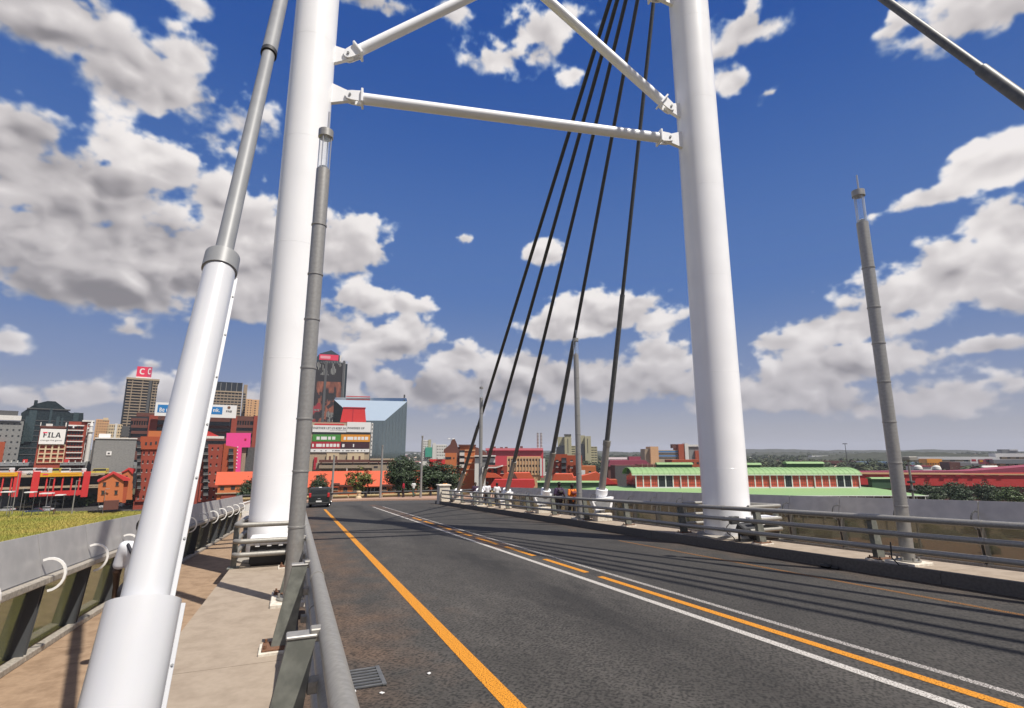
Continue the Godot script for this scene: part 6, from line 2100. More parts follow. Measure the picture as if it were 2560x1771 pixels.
# ---------- vehicles ----------
func wheel(o: Node, p: Vector3, r: float, w: float):
	var st := sb()
	var xf := Transform3D(Basis(Vector3(0, 1, 0), Vector3(1, 0, 0), Vector3(0, 0, -1)), p)
	lathe(st, xf, [Vector2(r * 0.6, -w), Vector2(r * 0.9, -w), Vector2(r, -w * 0.7), Vector2(r, w * 0.7), Vector2(r * 0.9, w), Vector2(r * 0.6, w)], 20)
	var t := fin(st, "wheel", M.black, o)
	st = sb()
	lathe(st, xf, [Vector2(0.02, -w * 0.8), Vector2(r * 0.6, -w * 0.7), Vector2(r * 0.62, -w), Vector2(r * 0.62, w), Vector2(r * 0.6, w * 0.7), Vector2(0.02, w * 0.8)], 16)
	fin(st, "rim", M.steel, t)
func car(n: String, label: String, p: Vector3, turn: float, paint: Color, kind: String, group := "") -> Node3D:
	# z is the car's length (front at -z)
	var o := thing(n, label, "car" if kind == "car" else "minibus" if kind == "bus" else "pickup truck", p, group, turn)
	var m := flat(paint, 0.25)
	m.clearcoat_enabled = true
	m.clearcoat = 0.8 if kind != "pickup" else 0.25
	m.roughness = 0.25 if kind != "pickup" else 0.4
	var side := Transform3D(Basis(Vector3(0, 0, 1), Vector3.UP, Vector3(-1, 0, 0)), Vector3.ZERO)
	var st := sb()
	var w := 0.86
	var glass := PackedVector2Array()
	if kind == "bus":
		prism(st, side, PackedVector2Array([Vector2(-2.3, 0.35), Vector2(-2.35, 0.95), Vector2(-1.75, 1.15), Vector2(-1.25, 2.0), Vector2(2.2, 2.05), Vector2(2.35, 1.9), Vector2(2.4, 0.4)]), -w, w)
		glass = PackedVector2Array([Vector2(-1.62, 1.2), Vector2(-1.2, 1.88), Vector2(2.15, 1.9), Vector2(2.2, 1.25)])
	elif kind == "car":
		prism(st, side, PackedVector2Array([Vector2(-2.0, 0.3), Vector2(-2.1, 0.62), Vector2(-1.95, 0.78), Vector2(-0.95, 0.92), Vector2(1.5, 0.98), Vector2(2.05, 0.9), Vector2(2.1, 0.4), Vector2(1.95, 0.28)]), -w, w)
		glass = PackedVector2Array([Vector2(-0.95, 0.92), Vector2(-0.3, 1.38), Vector2(0.9, 1.42), Vector2(1.6, 0.97)])
	else:
		prism(st, side, PackedVector2Array([Vector2(-2.45, 0.45), Vector2(-2.5, 0.95), Vector2(-1.2, 1.1), Vector2(-0.4, 1.72), Vector2(2.35, 1.78), Vector2(2.55, 1.1), Vector2(2.6, 0.5)]), -w - 0.02, w + 0.02)
		glass = PackedVector2Array([Vector2(-1.08, 1.14), Vector2(-0.35, 1.66), Vector2(2.25, 1.7), Vector2(2.35, 1.15)])
	fin(st, "body", m, o)
	st = sb()
	var gw := w + 0.005 if kind != "car" else w - 0.1
	if kind == "pickup":
		gw = w + 0.026
	prism(st, side, glass, -gw, gw)
	fin(st, "windows", M.window, o)
	if kind == "car":
		st = sb()
		prism(st, side, PackedVector2Array([Vector2(-0.32, 1.37), Vector2(-0.25, 1.43), Vector2(0.85, 1.46), Vector2(0.95, 1.41)]), -w + 0.08, w - 0.08)
		fin(st, "roof", m, o)
	var L := 2.1 if kind == "car" else 2.4 if kind == "bus" else 2.6
	var wr := 0.31 if kind == "car" else 0.34 if kind == "bus" else 0.4
	for x in [-1, 1]:
		wheel(o, Vector3(x * (w - 0.1), wr, -L * 0.62), wr, 0.11)
		wheel(o, Vector3(x * (w - 0.1), wr, L * 0.6), wr, 0.11)
		st = sb()
		bevel(st, Transform3D(), Vector3(x * 0.7 - 0.14, 0.6, -L - 0.03), Vector3(x * 0.7 + 0.14, 0.78, -L + 0.2), 0.03)
		fin(st, "headlight", M.sign_white, o)
		st = sb()
		var ty := 0.72 if kind == "car" else 1.0
		bevel(st, Transform3D(), Vector3(x * 0.78 - 0.1, ty, L - 0.2), Vector3(x * 0.78 + 0.1, ty + (0.18 if kind == "car" else 0.38), L + 0.02), 0.03)
		fin(st, "tail_light", M.tail, o)
		st = sb()
		bevel(st, at(Vector3(x * (w + 0.1), 1.05 if kind != "car" else 0.98, -L * 0.3)), Vector3(-0.1, -0.07, -0.05), Vector3(0.1, 0.09, 0.05), 0.02)
		fin(st, "mirror", M.black, o)
	st = sb()
	bevel(st, Transform3D(), Vector3(-w, 0.38, L - 0.12), Vector3(w, 0.56, L + 0.07), 0.04)
	bevel(st, Transform3D(), Vector3(-w, 0.32, -L - 0.06), Vector3(w, 0.52, -L + 0.1), 0.04)
	fin(st, "bumpers", M.black if kind != "bus" else m, o)
	st = sb()
	bx(st, Transform3D(), Vector3(-0.24, 0.6, L + 0.0), Vector3(0.24, 0.72, L + 0.09))
	fin(st, "number_plate", M.sign_white, o)
	if kind == "pickup":
		st = sb()
		bevel(st, Transform3D(), Vector3(-0.72, 1.2, 2.42), Vector3(0.72, 1.66, 2.5), 0.03)
		fin(st, "rear_window", M.window, o)
		st = sb()
		bevel(st, Transform3D(), Vector3(-0.12, 1.78, 1.9), Vector3(0.14, 1.87, 2.1), 0.03)
		fin(st, "roof_lamp", M.sign_white, o)
		st = sb()
		bevel(st, Transform3D(), Vector3(-0.12, 0.86, 2.56), Vector3(0.12, 0.92, 2.63), 0.01)
		fin(st, "handle", M.steel, o)
	return o
func vehicles():
	M.tail = flat(lc(0.55, 0.012, 0.015), 0.2)
	M.tail.clearcoat_enabled = true
	car("pickup_truck", "dark green pickup with canopy and red tail lights driving off the bridge", B(44.0, 1.75, 0.0), -0.1, lc(0.008, 0.011, 0.01), "pickup").scale = Vector3(0.82, 0.82, 0.82)
	var G := "cars in the street beyond the grass"
	var list := [
		["parked_car", "pale yellow pickup-sized car at the kerb by the street tree", 56, 1279, 1.9, lc(0.55, 0.45, 0.2), "car"],
		["parked_car", "dark blue car near the grass edge", 86, 1290, 1.6, lc(0.02, 0.045, 0.13), "car"],
		["parked_car", "silver car beside the blue car", 111, 1286, 1.3, lc(0.62, 0.63, 0.65), "car"],
		["parked_car", "white minibus behind the silver car", 137, 1272, 2.2, lc(0.75, 0.75, 0.74), "bus"],
		["parked_car", "white car in front of the gabled house", 266, 1277, 1.5, lc(0.7, 0.7, 0.7), "car"],
		["parked_car", "second white car in front of the gabled house", 289, 1275, 1.5, lc(0.66, 0.66, 0.66), "car"],
		["parked_car", "white delivery van near the stay casing", 345, 1270, 1.4, lc(0.6, 0.6, 0.58), "bus"],
		["parked_car", "red car next to the white van", 312, 1272, 2.4, lc(0.5, 0.02, 0.03), "car"],
		["parked_car", "pale car at the far left of the street", 14, 1286, 1.2, lc(0.55, 0.55, 0.56), "car"],
		["parked_car", "white car showing its roof above the left parapet screens", 522, 1262, 1.4, lc(0.75, 0.75, 0.75), "car"]]
	for l in list:
		car(l[0], l[1], on_ground(l[2], l[3] - 6), l[4], l[5], l[6], G)
	# minibuses on the garage's upper deck
	var k := 0
	for x in [8, 62, 86, 104, 128, 150, 190, 246]:
		var p := at_dist(x, 1187, 153.5 * FAR)
		var deck: float = at_dist(x, 1187.5, 153.5 * FAR).y
		car("parked_minibus", ["white minibus on the garage's upper deck", "yellow minibus on the garage's upper deck"][1 if k in [4, 7] else 0], Vector3(p.x, deck, p.z), 1.2 + (k % 3) * 0.3, lc(0.75, 0.75, 0.74) if not k in [4, 7] else lc(0.6, 0.5, 0.08), "bus", "minibuses on the upper parking deck")
		k += 1

# ---------- people ----------
class Field:
	var lo: Vector3
	var n: Vector3i
	var c: float
	var v: PackedFloat32Array
	func _init(a: Vector3, b: Vector3, cell: float):
		lo = a
		c = cell
		n = Vector3i(((b - a) / cell).ceil()) + Vector3i(2, 2, 2)
		v.resize(n.x * n.y * n.z)
		v.fill(0.5)
	func bone(p: Vector3, q: Vector3, r0: float, r1: float, k := 0.03, flat_z := 1.0):
		var m := maxf(r0, r1) + k + c * 2.0
		var a := Vector3i(((p.min(q) - Vector3(m, m, m) - lo) / c).floor()).clamp(Vector3i.ZERO, n - Vector3i.ONE)
		var b := Vector3i(((p.max(q) + Vector3(m, m, m) - lo) / c).ceil()).clamp(Vector3i.ZERO, n - Vector3i.ONE)
		var pq := q - p
		var l2 := maxf(pq.length_squared(), 1e-8)
		for z in range(a.z, b.z + 1):
			for y in range(a.y, b.y + 1):
				for x in range(a.x, b.x + 1):
					var w := lo + Vector3(x, y, z) * c - p
					var t := clampf(w.dot(pq) / l2, 0.0, 1.0)
					var e := w - pq * t
					e.z *= flat_z
					var d := e.length() - lerpf(r0, r1, t)
					var i := (z * n.y + y) * n.x + x
					var o := v[i]
					var h := clampf(0.5 + 0.5 * (d - o) / k, 0.0, 1.0)
					v[i] = lerpf(d, o, h) - k * h * (1.0 - h)
	func mesh(st: SurfaceTool):
		var id := {}
		var ps := PackedVector3Array()
		var ns := PackedVector3Array()
		var s1 := n.x
		var s2 := n.x * n.y
		for z in range(1, n.z - 2):
			for y in range(1, n.y - 2):
				for x in range(1, n.x - 2):
					var i := z * s2 + y * s1 + x
					var cnt := 0
					var sgn := 0
					var q := [v[i], v[i + 1], v[i + s1], v[i + s1 + 1], v[i + s2], v[i + s2 + 1], v[i + s2 + s1], v[i + s2 + s1 + 1]]
					for k in 8:
						if q[k] < 0.0:
							sgn += 1
					if sgn == 0 or sgn == 8:
						continue
					var acc := Vector3.ZERO
					for e in [[0, 1], [2, 3], [4, 5], [6, 7], [0, 2], [1, 3], [4, 6], [5, 7], [0, 4], [1, 5], [2, 6], [3, 7]]:
						var a: float = q[e[0]]
						var b: float = q[e[1]]
						if (a < 0.0) != (b < 0.0):
							var t := a / (a - b)
							var pa := Vector3(e[0] & 1, (e[0] >> 1) & 1, e[0] >> 2)
							var pb := Vector3(e[1] & 1, (e[1] >> 1) & 1, e[1] >> 2)
							acc += pa.lerp(pb, t)
							cnt += 1
					acc /= cnt
					id[i] = ps.size()
					ps.append(lo + (Vector3(x, y, z) + acc) * c)
					ns.append(Vector3(q[1] + q[3] + q[5] + q[7] - q[0] - q[2] - q[4] - q[6], q[2] + q[3] + q[6] + q[7] - q[0] - q[1] - q[4] - q[5], q[4] + q[5] + q[6] + q[7] - q[0] - q[1] - q[2] - q[3]).normalized())
		for i in id.keys():
			for ax in 3:
				var d: int = [1, s1, s2][ax]
				if (v[i] < 0.0) == (v[i + d] < 0.0):
					continue
				var u: int = [s1, s2, 1][ax]
				var w: int = [s2, 1, s1][ax]
				if not (id.has(i - u) and id.has(i - w) and id.has(i - u - w)):
					continue
				var quad := [id[i], id[i - u], id[i - u - w], id[i - w]]
				var order := [0, 2, 1, 0, 3, 2] if v[i] < 0.0 else [0, 1, 2, 0, 2, 3]
				for o in order:
					st.set_normal(ns[quad[o]])
					st.set_uv(Vector2.ZERO)
					st.add_vertex(ps[quad[o]])
func pose(kind: int) -> Dictionary:
	# joints of a figure 1.75 m tall facing -z; x to its right
	var j := {"hip": Vector3(0, 0.95, 0), "waist": Vector3(0, 1.1, 0), "chest": Vector3(0, 1.3, 0.01), "neck": Vector3(0, 1.47, 0.02), "head": Vector3(0, 1.62, 0)}
	var st := [0.16, -0.1, 0.22][kind] as float
	for s in [-1.0, 1.0]:
		var f: float = st * s
		var k := "r" if s > 0 else "l"
		j["h" + k] = Vector3(s * 0.095, 0.9, 0)
		j["k" + k] = Vector3(s * 0.1, 0.5, -absf(f) * 0.35 - f * 0.6)
		j["a" + k] = Vector3(s * 0.1, 0.1 + maxf(0.0, f) * 0.25, -f * 0.6 + maxf(0.0, f) * 1.9 - f * 0.5)
		j["t" + k] = j["a" + k] + Vector3(s * 0.02, -0.05 - maxf(0.0, f) * 0.3, -0.15)
		j["s" + k] = Vector3(s * 0.175, 1.42, 0.01)
		j["e" + k] = Vector3(s * 0.235, 1.14, 0.03 + f * 0.35)
		j["w" + k] = Vector3(s * 0.245, 0.9, f * 0.6 - 0.03)
		j["p" + k] = Vector3(s * 0.245, 0.82, f * 0.65 - 0.04)
	return j
func figure_meshes(kind: int, cell: float, fine := false) -> Dictionary:
	var j := pose(kind)
	var out := {}
	var lo := Vector3(-0.42, -0.05, -0.5)
	var hi := Vector3(0.42, 1.85, 0.5)
	# the whole body
	var f := Field.new(lo, hi, cell)
	f.bone(j.hip, j.waist, 0.125, 0.115, 0.05, 1.35)
	f.bone(j.waist, j.chest, 0.115, 0.13, 0.05, 1.3)
	f.bone(Vector3(-0.1, 1.38, 0.01), Vector3(0.1, 1.38, 0.01), 0.085, 0.085, 0.06, 1.1)
	f.bone(j.neck - Vector3(0, 0.04, 0), j.head, 0.055, 0.055, 0.03)
	f.bone(j.head + Vector3(0, -0.03, -0.015), j.head + Vector3(0, 0.045, 0.01), 0.076, 0.086, 0.03)
	f.bone(j.head + Vector3(0, -0.03, -0.09), j.head + Vector3(0, 0.0, -0.085), 0.018, 0.012, 0.015)
	for k in ["l", "r"]:
		var s := 1.0 if k == "r" else -1.0
		f.bone(j.head + Vector3(s * 0.08, -0.01, 0.005), j.head + Vector3(s * 0.084, 0.02, 0.01), 0.014, 0.016, 0.01)
		f.bone(j["h" + k], j["k" + k], 0.085, 0.06, 0.05)
		f.bone(j["k" + k], j["a" + k], 0.06, 0.042, 0.03)
		f.bone(j["a" + k], j["t" + k], 0.045, 0.038, 0.03)
		f.bone(j["s" + k], j["e" + k], 0.052, 0.042, 0.04)
		f.bone(j["e" + k], j["w" + k], 0.041, 0.029, 0.03)
		f.bone(j["w" + k], j["p" + k], 0.03, 0.036, 0.02)
		if not fine:
			for q in 4:
				f.bone(j["p" + k], j["p" + k] + Vector3((q - 1.5) * 0.003 - s * 0.005, -0.085, (q - 1.5) * 0.02 - 0.01), 0.015, 0.011, 0.008)
			f.bone(j["p" + k] + Vector3(0, 0.03, -0.03), j["p" + k] + Vector3(-s * 0.01, -0.03, -0.065), 0.014, 0.012, 0.01)
	var st := sb()
	f.mesh(st)
	if fine:
		# hands on a grid of their own: palm, four unequal bent fingers, thumb from the side of the palm
		for k in ["l", "r"]:
			var s := 1.0 if k == "r" else -1.0
			var p: Vector3 = j["p" + k]
			var hf := Field.new(p + Vector3(-0.07, -0.16, -0.1), p + Vector3(0.07, 0.1, 0.09), 0.005)
			hf.bone(j["w" + k].lerp(p, 0.2), p, 0.028, 0.03, 0.02)
			hf.bone(p + Vector3(0, 0.01, -0.022), p + Vector3(0, -0.02, 0.022), 0.022, 0.021, 0.015)
			for q in 4:
				var z := (q - 1.5) * 0.021
				var ln: float = [0.8, 0.95, 1.0, 0.85][q]
				var a := p + Vector3(0, -0.025, z)
				var b2 := a + Vector3(-s * 0.006, -0.036 * ln, -0.004)
				var c2 := b2 + Vector3(-s * 0.018, -0.026 * ln, -0.006)
				var d2 := c2 + Vector3(-s * 0.02, -0.012 * ln, -0.004)
				hf.bone(a, b2, 0.0095, 0.009, 0.006)
				hf.bone(b2, c2, 0.009, 0.0082, 0.004)
				hf.bone(c2, d2, 0.0082, 0.007, 0.004)
			hf.bone(p + Vector3(0, 0.035, -0.028), p + Vector3(-s * 0.012, -0.005, -0.052), 0.0125, 0.0105, 0.01)
			hf.bone(p + Vector3(-s * 0.012, -0.005, -0.052), p + Vector3(-s * 0.022, -0.035, -0.056), 0.0105, 0.0085, 0.005)
			hf.mesh(st)
	out.body = st.commit()
	# shirt with short sleeves
	f = Field.new(lo, hi, cell)
	f.bone(j.hip + Vector3(0, 0.0, 0), j.waist, 0.15, 0.14, 0.05, 1.3)
	f.bone(j.waist, j.chest, 0.14, 0.152, 0.05, 1.25)
	f.bone(Vector3(-0.1, 1.38, 0.01), Vector3(0.1, 1.38, 0.01), 0.1, 0.1, 0.05, 1.1)
	for k in ["l", "r"]:
		f.bone(j["s" + k], j["s" + k].lerp(j["e" + k], 0.72), 0.068, 0.066, 0.04)
	st = sb()
	f.mesh(st)
	out.shirt = st.commit()
	# trousers
	f = Field.new(lo, hi, cell)
	f.bone(j.hip + Vector3(-0.05, -0.02, 0), j.hip + Vector3(0.05, -0.02, 0), 0.125, 0.125, 0.05, 1.2)
	for k in ["l", "r"]:
		f.bone(j["h" + k], j["k" + k], 0.1, 0.076, 0.05)
		f.bone(j["k" + k], j["a" + k] + Vector3(0, 0.02, 0), 0.076, 0.062, 0.03)
	st = sb()
	f.mesh(st)
	out.trousers = st.commit()
	f = Field.new(lo, hi, cell)
	for k in ["l", "r"]:
		f.bone(j["a" + k] + Vector3(0, -0.05, 0.03), j["t" + k] + Vector3(0, -0.01, 0), 0.05, 0.045, 0.02)
	st = sb()
	f.mesh(st)
	out.shoes = st.commit()
	f = Field.new(Vector3(-0.2, 1.4, -0.2), Vector3(0.2, 1.85, 0.22), minf(cell, 0.02))
	f.bone(j.head + Vector3(0, 0.045, 0.022), j.head + Vector3(0, 0.02, 0.03), 0.092, 0.088, 0.02)
	st = sb()
	f.mesh(st)
	out.hair = st.commit()
	f = Field.new(Vector3(-0.3, 0.9, -0.1), Vector3(0.3, 1.55, 0.4), 0.025)
	f.bone(Vector3(-0.07, 1.05, 0.19), Vector3(0.07, 1.05, 0.19), 0.09, 0.09, 0.05)
	f.bone(Vector3(-0.06, 1.3, 0.17), Vector3(0.06, 1.3, 0.17), 0.085, 0.085, 0.08)
	st = sb()
	f.mesh(st)
	for s in [-1.0, 1.0]:
		tube(st, [Vector3(s * 0.1, 1.38, 0.14), Vector3(s * 0.12, 1.5, 0.03), Vector3(s * 0.12, 1.42, -0.12), Vector3(s * 0.12, 1.2, -0.13)], 0.018, 6)
	out.bag = st.commit()
	return out
func person(label: String, p: Vector3, turn: float, fm: Dictionary, shirt: Color, trousers: Color, skin: Color, sc := 1.0, bag = null, strap = null):
	var o := thing("person", label, "person", p, "", turn)
	var xf := Transform3D(Basis().scaled(Vector3(sc, sc, sc)), Vector3.ZERO)
	put("body", fm.body, flat(skin, 0.55), o, xf)
	put("shirt", fm.shirt, flat(shirt, 0.85), o, xf)
	put("trousers", fm.trousers, flat(trousers, 0.85), o, xf)
	put("shoes", fm.shoes, M.black, o, xf)
	put("hair", fm.hair, flat(lc(0.012, 0.01, 0.01), 0.9), o, xf)
	if bag != null:
		put("bag", fm.bag, flat(bag, 0.7), o, xf)
	if strap != null:
		var st := sb()
		var pts := []
		for k in 13:
			var a := PI * 2.0 * k / 12.0
			pts.append(Vector3(0.0 - 0.135 * cos(a) - 0.02, 1.27 + 0.2 * cos(a), 0.145 * sin(a)))
		tube(st, pts, 0.02, 8)
		fin(st, "strap", flat(strap, 0.7), o, xf)
	return o
func people():
	var A := figure_meshes(0, 0.03)
	var C := figure_meshes(1, 0.03)
	var N := figure_meshes(2, 0.016, true)
	var dark := lc(0.055, 0.028, 0.018)
	var brown := lc(0.09, 0.045, 0.028)
	person("person in white short-sleeved shirt with black shoulder strap walking behind the thick white stay", B(7.5, -1.62, -0.145), 0.06, N, lc(0.68, 0.69, 0.72), lc(0.02, 0.02, 0.03), dark, 0.95, null, lc(0.015, 0.015, 0.025))
	person("person in dark purple top carrying a black backpack, walking on the right footway", B(23.2, 11.75, -0.145), 0.1, A, lc(0.06, 0.035, 0.085), lc(0.015, 0.015, 0.02), dark, 1.03, lc(0.02, 0.012, 0.015))
	person("person in bright orange top walking beside the one with the black backpack", B(23.0, 12.35, -0.145), 0.05, C, lc(0.78, 0.2, 0.015), lc(0.02, 0.02, 0.025), brown, 0.98, lc(0.15, 0.02, 0.02))
	person("person in white shirt in the walking group, left one", B(35.0, 11.75, -0.145), 0.2, A, lc(0.72, 0.72, 0.78), lc(0.02, 0.02, 0.03), dark, 1.0)
	person("person in white shirt in the walking group, middle one", B(35.6, 12.4, -0.145), -0.1, C, lc(0.75, 0.75, 0.78), lc(0.03, 0.03, 0.04), brown, 1.02)
	person("person in white shirt in the walking group, right one by the stay foot", B(34.6, 12.75, -0.145), 0.1, A, lc(0.7, 0.7, 0.72), lc(0.02, 0.02, 0.02), dark, 0.98)
	person("person in dark purple top walking alone past the bushy tree", B(38.0, 12.3, -0.145), 3.0, C, lc(0.05, 0.025, 0.06), lc(0.015, 0.015, 0.02), dark, 1.0)
	person("person in red top standing at the far pavement", B(55.2, 10.1, 0.14), 1.2, C, lc(0.6, 0.015, 0.05), lc(0.03, 0.012, 0.015), dark, 0.92)
	person("person in white and green clothes standing beside the one in red", B(55.4, 11.2, 0.14), 0.4, A, lc(0.6, 0.62, 0.6), lc(0.05, 0.08, 0.06), dark, 0.92)
	person("person in orange vest behind the square end pillar", B(46.5, 12.2, 0.0), 0.3, C, lc(0.8, 0.3, 0.01), lc(0.05, 0.05, 0.06), brown, 1.0)
	person("person in orange overalls crossing the street beyond the grass", on_ground(133, 1288), 1.0, A, lc(0.75, 0.16, 0.02), lc(0.7, 0.14, 0.02), dark, 1.05)

# ---------- street furniture beyond ----------
func poles():
	var list := [[28, 1182, 1290, 0.11, "tall grey street pole in front of the garage's left pier"], [112, 1196, 1276, 0.09, "street lamp with a short arm before the yellow banner"], [178, 1202, 1288, 0.16, "thick grey steel pole in the middle of the street"], [243, 1205, 1284, 0.08, "thin pole left of the gabled house"], [255, 1222, 1288, 0.07, "short thin pole before the gabled house"], [352, 1196, 1266, 0.09, "street pole right of the gabled house"], [508, 1146, 1262, 0.11, "tall pole before the apartment block's balconies"], [533, 1166, 1262, 0.09, "pale pole before the apartment block's right wing"], [547, 1178, 1258, 0.08, "thin pole by the orange annex"], [14, 1232, 1292, 0.07, "thin pole at the far left of the car park"], [48, 1222, 1280, 0.06, "thin pole before the garage's red pier"], [122, 1226, 1272, 0.07, "thin pole beside the street stalls"]]
	for l in list:
		var p := on_ground(l[0], l[2])
		var d := Vector2(p.x, p.z).length()
		var h: float = at_dist(l[0] + (l[2] - l[1]) * 0.14, l[1], d).y - GY
		var o := thing("street_pole", l[4], "pole", p, "poles along the street")
		var st := sb()
		lathe(st, Transform3D(), [Vector2(l[3] * 1.2, -0.1), Vector2(l[3] * 0.7, h), Vector2(l[3] * 0.7, h), Vector2(0.01, h + 0.05)], 12)
		fin(st, "mast", M.galv_light, o)
		st = sb()
		bevel(st, at(Vector3(0.4, h - 0.1, 0)), Vector3(-0.45, -0.06, -0.14), Vector3(0.5, 0.08, 0.14), 0.03)
		fin(st, "lamp_head", M.galv_light, o)
	# light masts at the junction
	for l in [[950, 1113, 1252, 55.0, "pale light mast at the far kerb left of the dark round tree"], [828, 1138, 1255, 55.5, "pale light mast beside the pickup truck"], [1051, 1090, 1252, 52.5, "light mast between the dark tree and the bridge's end pillar"]]:
		var dir := pray(l[0], l[2])
		var s: float = l[3]
		var k := -s / dir.z
		var p := B(s, dir.x * k, 0.13)
		var d := Vector2(p.x, p.z).length()
		var h: float = at_dist(l[0], l[1], d).y - p.y
		var o := thing("light_mast", l[4], "lamp post", p, "light masts at the junction")
		var st := sb()
		lathe(st, Transform3D(), [Vector2(0.12, 0), Vector2(0.09, h * 0.92), Vector2(0.09, h * 0.92), Vector2(0.02, h * 0.92)], 14)
		fin(st, "mast", M.galv_light, o)
		st = sb()
		lathe(st, Transform3D(), [Vector2(0.07, h * 0.92), Vector2(0.07, h * 0.97), Vector2(0.1, h * 0.97), Vector2(0.1, h), Vector2(0.02, h)], 12)
		fin(st, "lantern", M.galv, o)
	# high masts over the sheds and floodlight
	for l in [[2116, 1110, 320.0, "tall high-mast floodlight with two dark heads above the market roof"], [1127, 1098, 210.0, "floodlight mast with two pale lamps above the brick flats"]]:
		var p := at_dist(l[0], 1136, l[2] * FAR)
		p.y = GY
		var h: float = at_dist(l[0], l[1], l[2] * FAR).y - GY
		var o := thing("high_mast", l[3], "lamp post", p)
		var st := sb()
		lathe(st, Transform3D(), [Vector2(0.32, 0), Vector2(0.16, h)], 12)
		fin(st, "mast", M.dark_grey if l[0] > 2000 else M.galv_light, o)
		for x in [-1.3, 1.3]:
			st = sb()
			bevel(st, at(Vector3(x, h, 0)), Vector3(-0.7, -0.3, -0.5), Vector3(0.7, 0.25, 0.5), 0.1)
			fin(st, "floodlight", M.dark_grey if l[0] > 2000 else M.sign_white, o)
	var fp_ := at_dist(2284, 1245, 62.0)
	var base := Vector3(fp_.x, GY, fp_.z)
	var o2 := thing("lamp_pole", "thin street lamp with a square flat head standing below the right parapet", "lamp post", base)
	var h2 := at_dist(2275, 1150, 62.0).y - GY
	var st2 := sb()
	lathe(st2, Transform3D(), [Vector2(0.14, 0), Vector2(0.09, h2)], 12)
	fin(st2, "mast", M.galv, o2)
	st2 = sb()
	bevel(st2, at(Vector3(0.3, h2, 0)), Vector3(-0.6, -0.1, -0.35), Vector3(0.6, 0.3, 0.35), 0.06)
	fin(st2, "lamp_head", M.galv, o2)
	for y in [1206.0, 1226.0]:
		st2 = sb()
		var hh := at_dist(2284, y, 62.0).y - GY
		bevel(st2, at(Vector3(0, hh, 0)), Vector3(-0.3, -0.1, -0.2), Vector3(0.3, 0.1, 0.2), 0.03)
		fin(st2, "bracket", M.dark_grey, o2)
	# white awnings of street stalls
	var k2 := 0
	for l in [[19, 1229, 22], [76, 1230, 20], [117, 1233, 26], [151, 1237, 18]]:
		var p := at_dist(l[0], l[1], 136.0 * FAR)
		var w: float = l[2] / 1300.0 * 136.0
		var o := thing("stall_awning", ["white stall awning nearest the thin left poles", "white stall awning before the garage's second red pier", "longest white stall awning below the yellow banner", "white stall awning at the row's right end"][k2], "awning", Vector3(p.x, GY, p.z), "white awnings of the street stalls")
		var st := sb()
		var h := p.y - GY
		prism(st, Transform3D(), PackedVector2Array([Vector2(-w * 0.5, h - 0.25), Vector2(-w * 0.5, h), Vector2(w * 0.5, h), Vector2(w * 0.5, h - 0.25)]), -1.2, 1.0)
		fin(st, "canvas", M.sign_white, o)
		for x in [-w * 0.46, w * 0.46]:
			st = sb()
			bx(st, Transform3D(), Vector3(x - 0.05, 0, -0.05), Vector3(x + 0.05, h - 0.25, 0.05))
			fin(st, "post", M.grey_dark, o)
		k2 += 1
	# wall and fence below the right parapet
	var a := on_ground(1560, 1300)
	var c := on_ground(2700, 1345)
	var wl := thing("boundary_wall", "pale yellow boundary wall with dark posts on the low ground right of the bridge", "wall", a)
	var dv := (c - a)
	var len := dv.length()
	var bs := Basis(dv.normalized(), Vector3.UP, dv.normalized().cross(Vector3.UP))
	var n := 22
	for i in n:
		var st := sb()
		bx(st, Transform3D(bs, Vector3.ZERO), Vector3(len * i / n + 0.12, -0.2, -0.12), Vector3(len * (i + 1) / n - 0.12, 2.0, 0.12))
		fin(st, "wall_panel", M.cream, wl)
		st = sb()
		bx(st, Transform3D(bs, Vector3.ZERO), Vector3(len * i / n - 0.12, -0.2, -0.2), Vector3(len * i / n + 0.12, 2.3, 0.2))
		fin(st, "wall_post", M.grey_dark, wl)

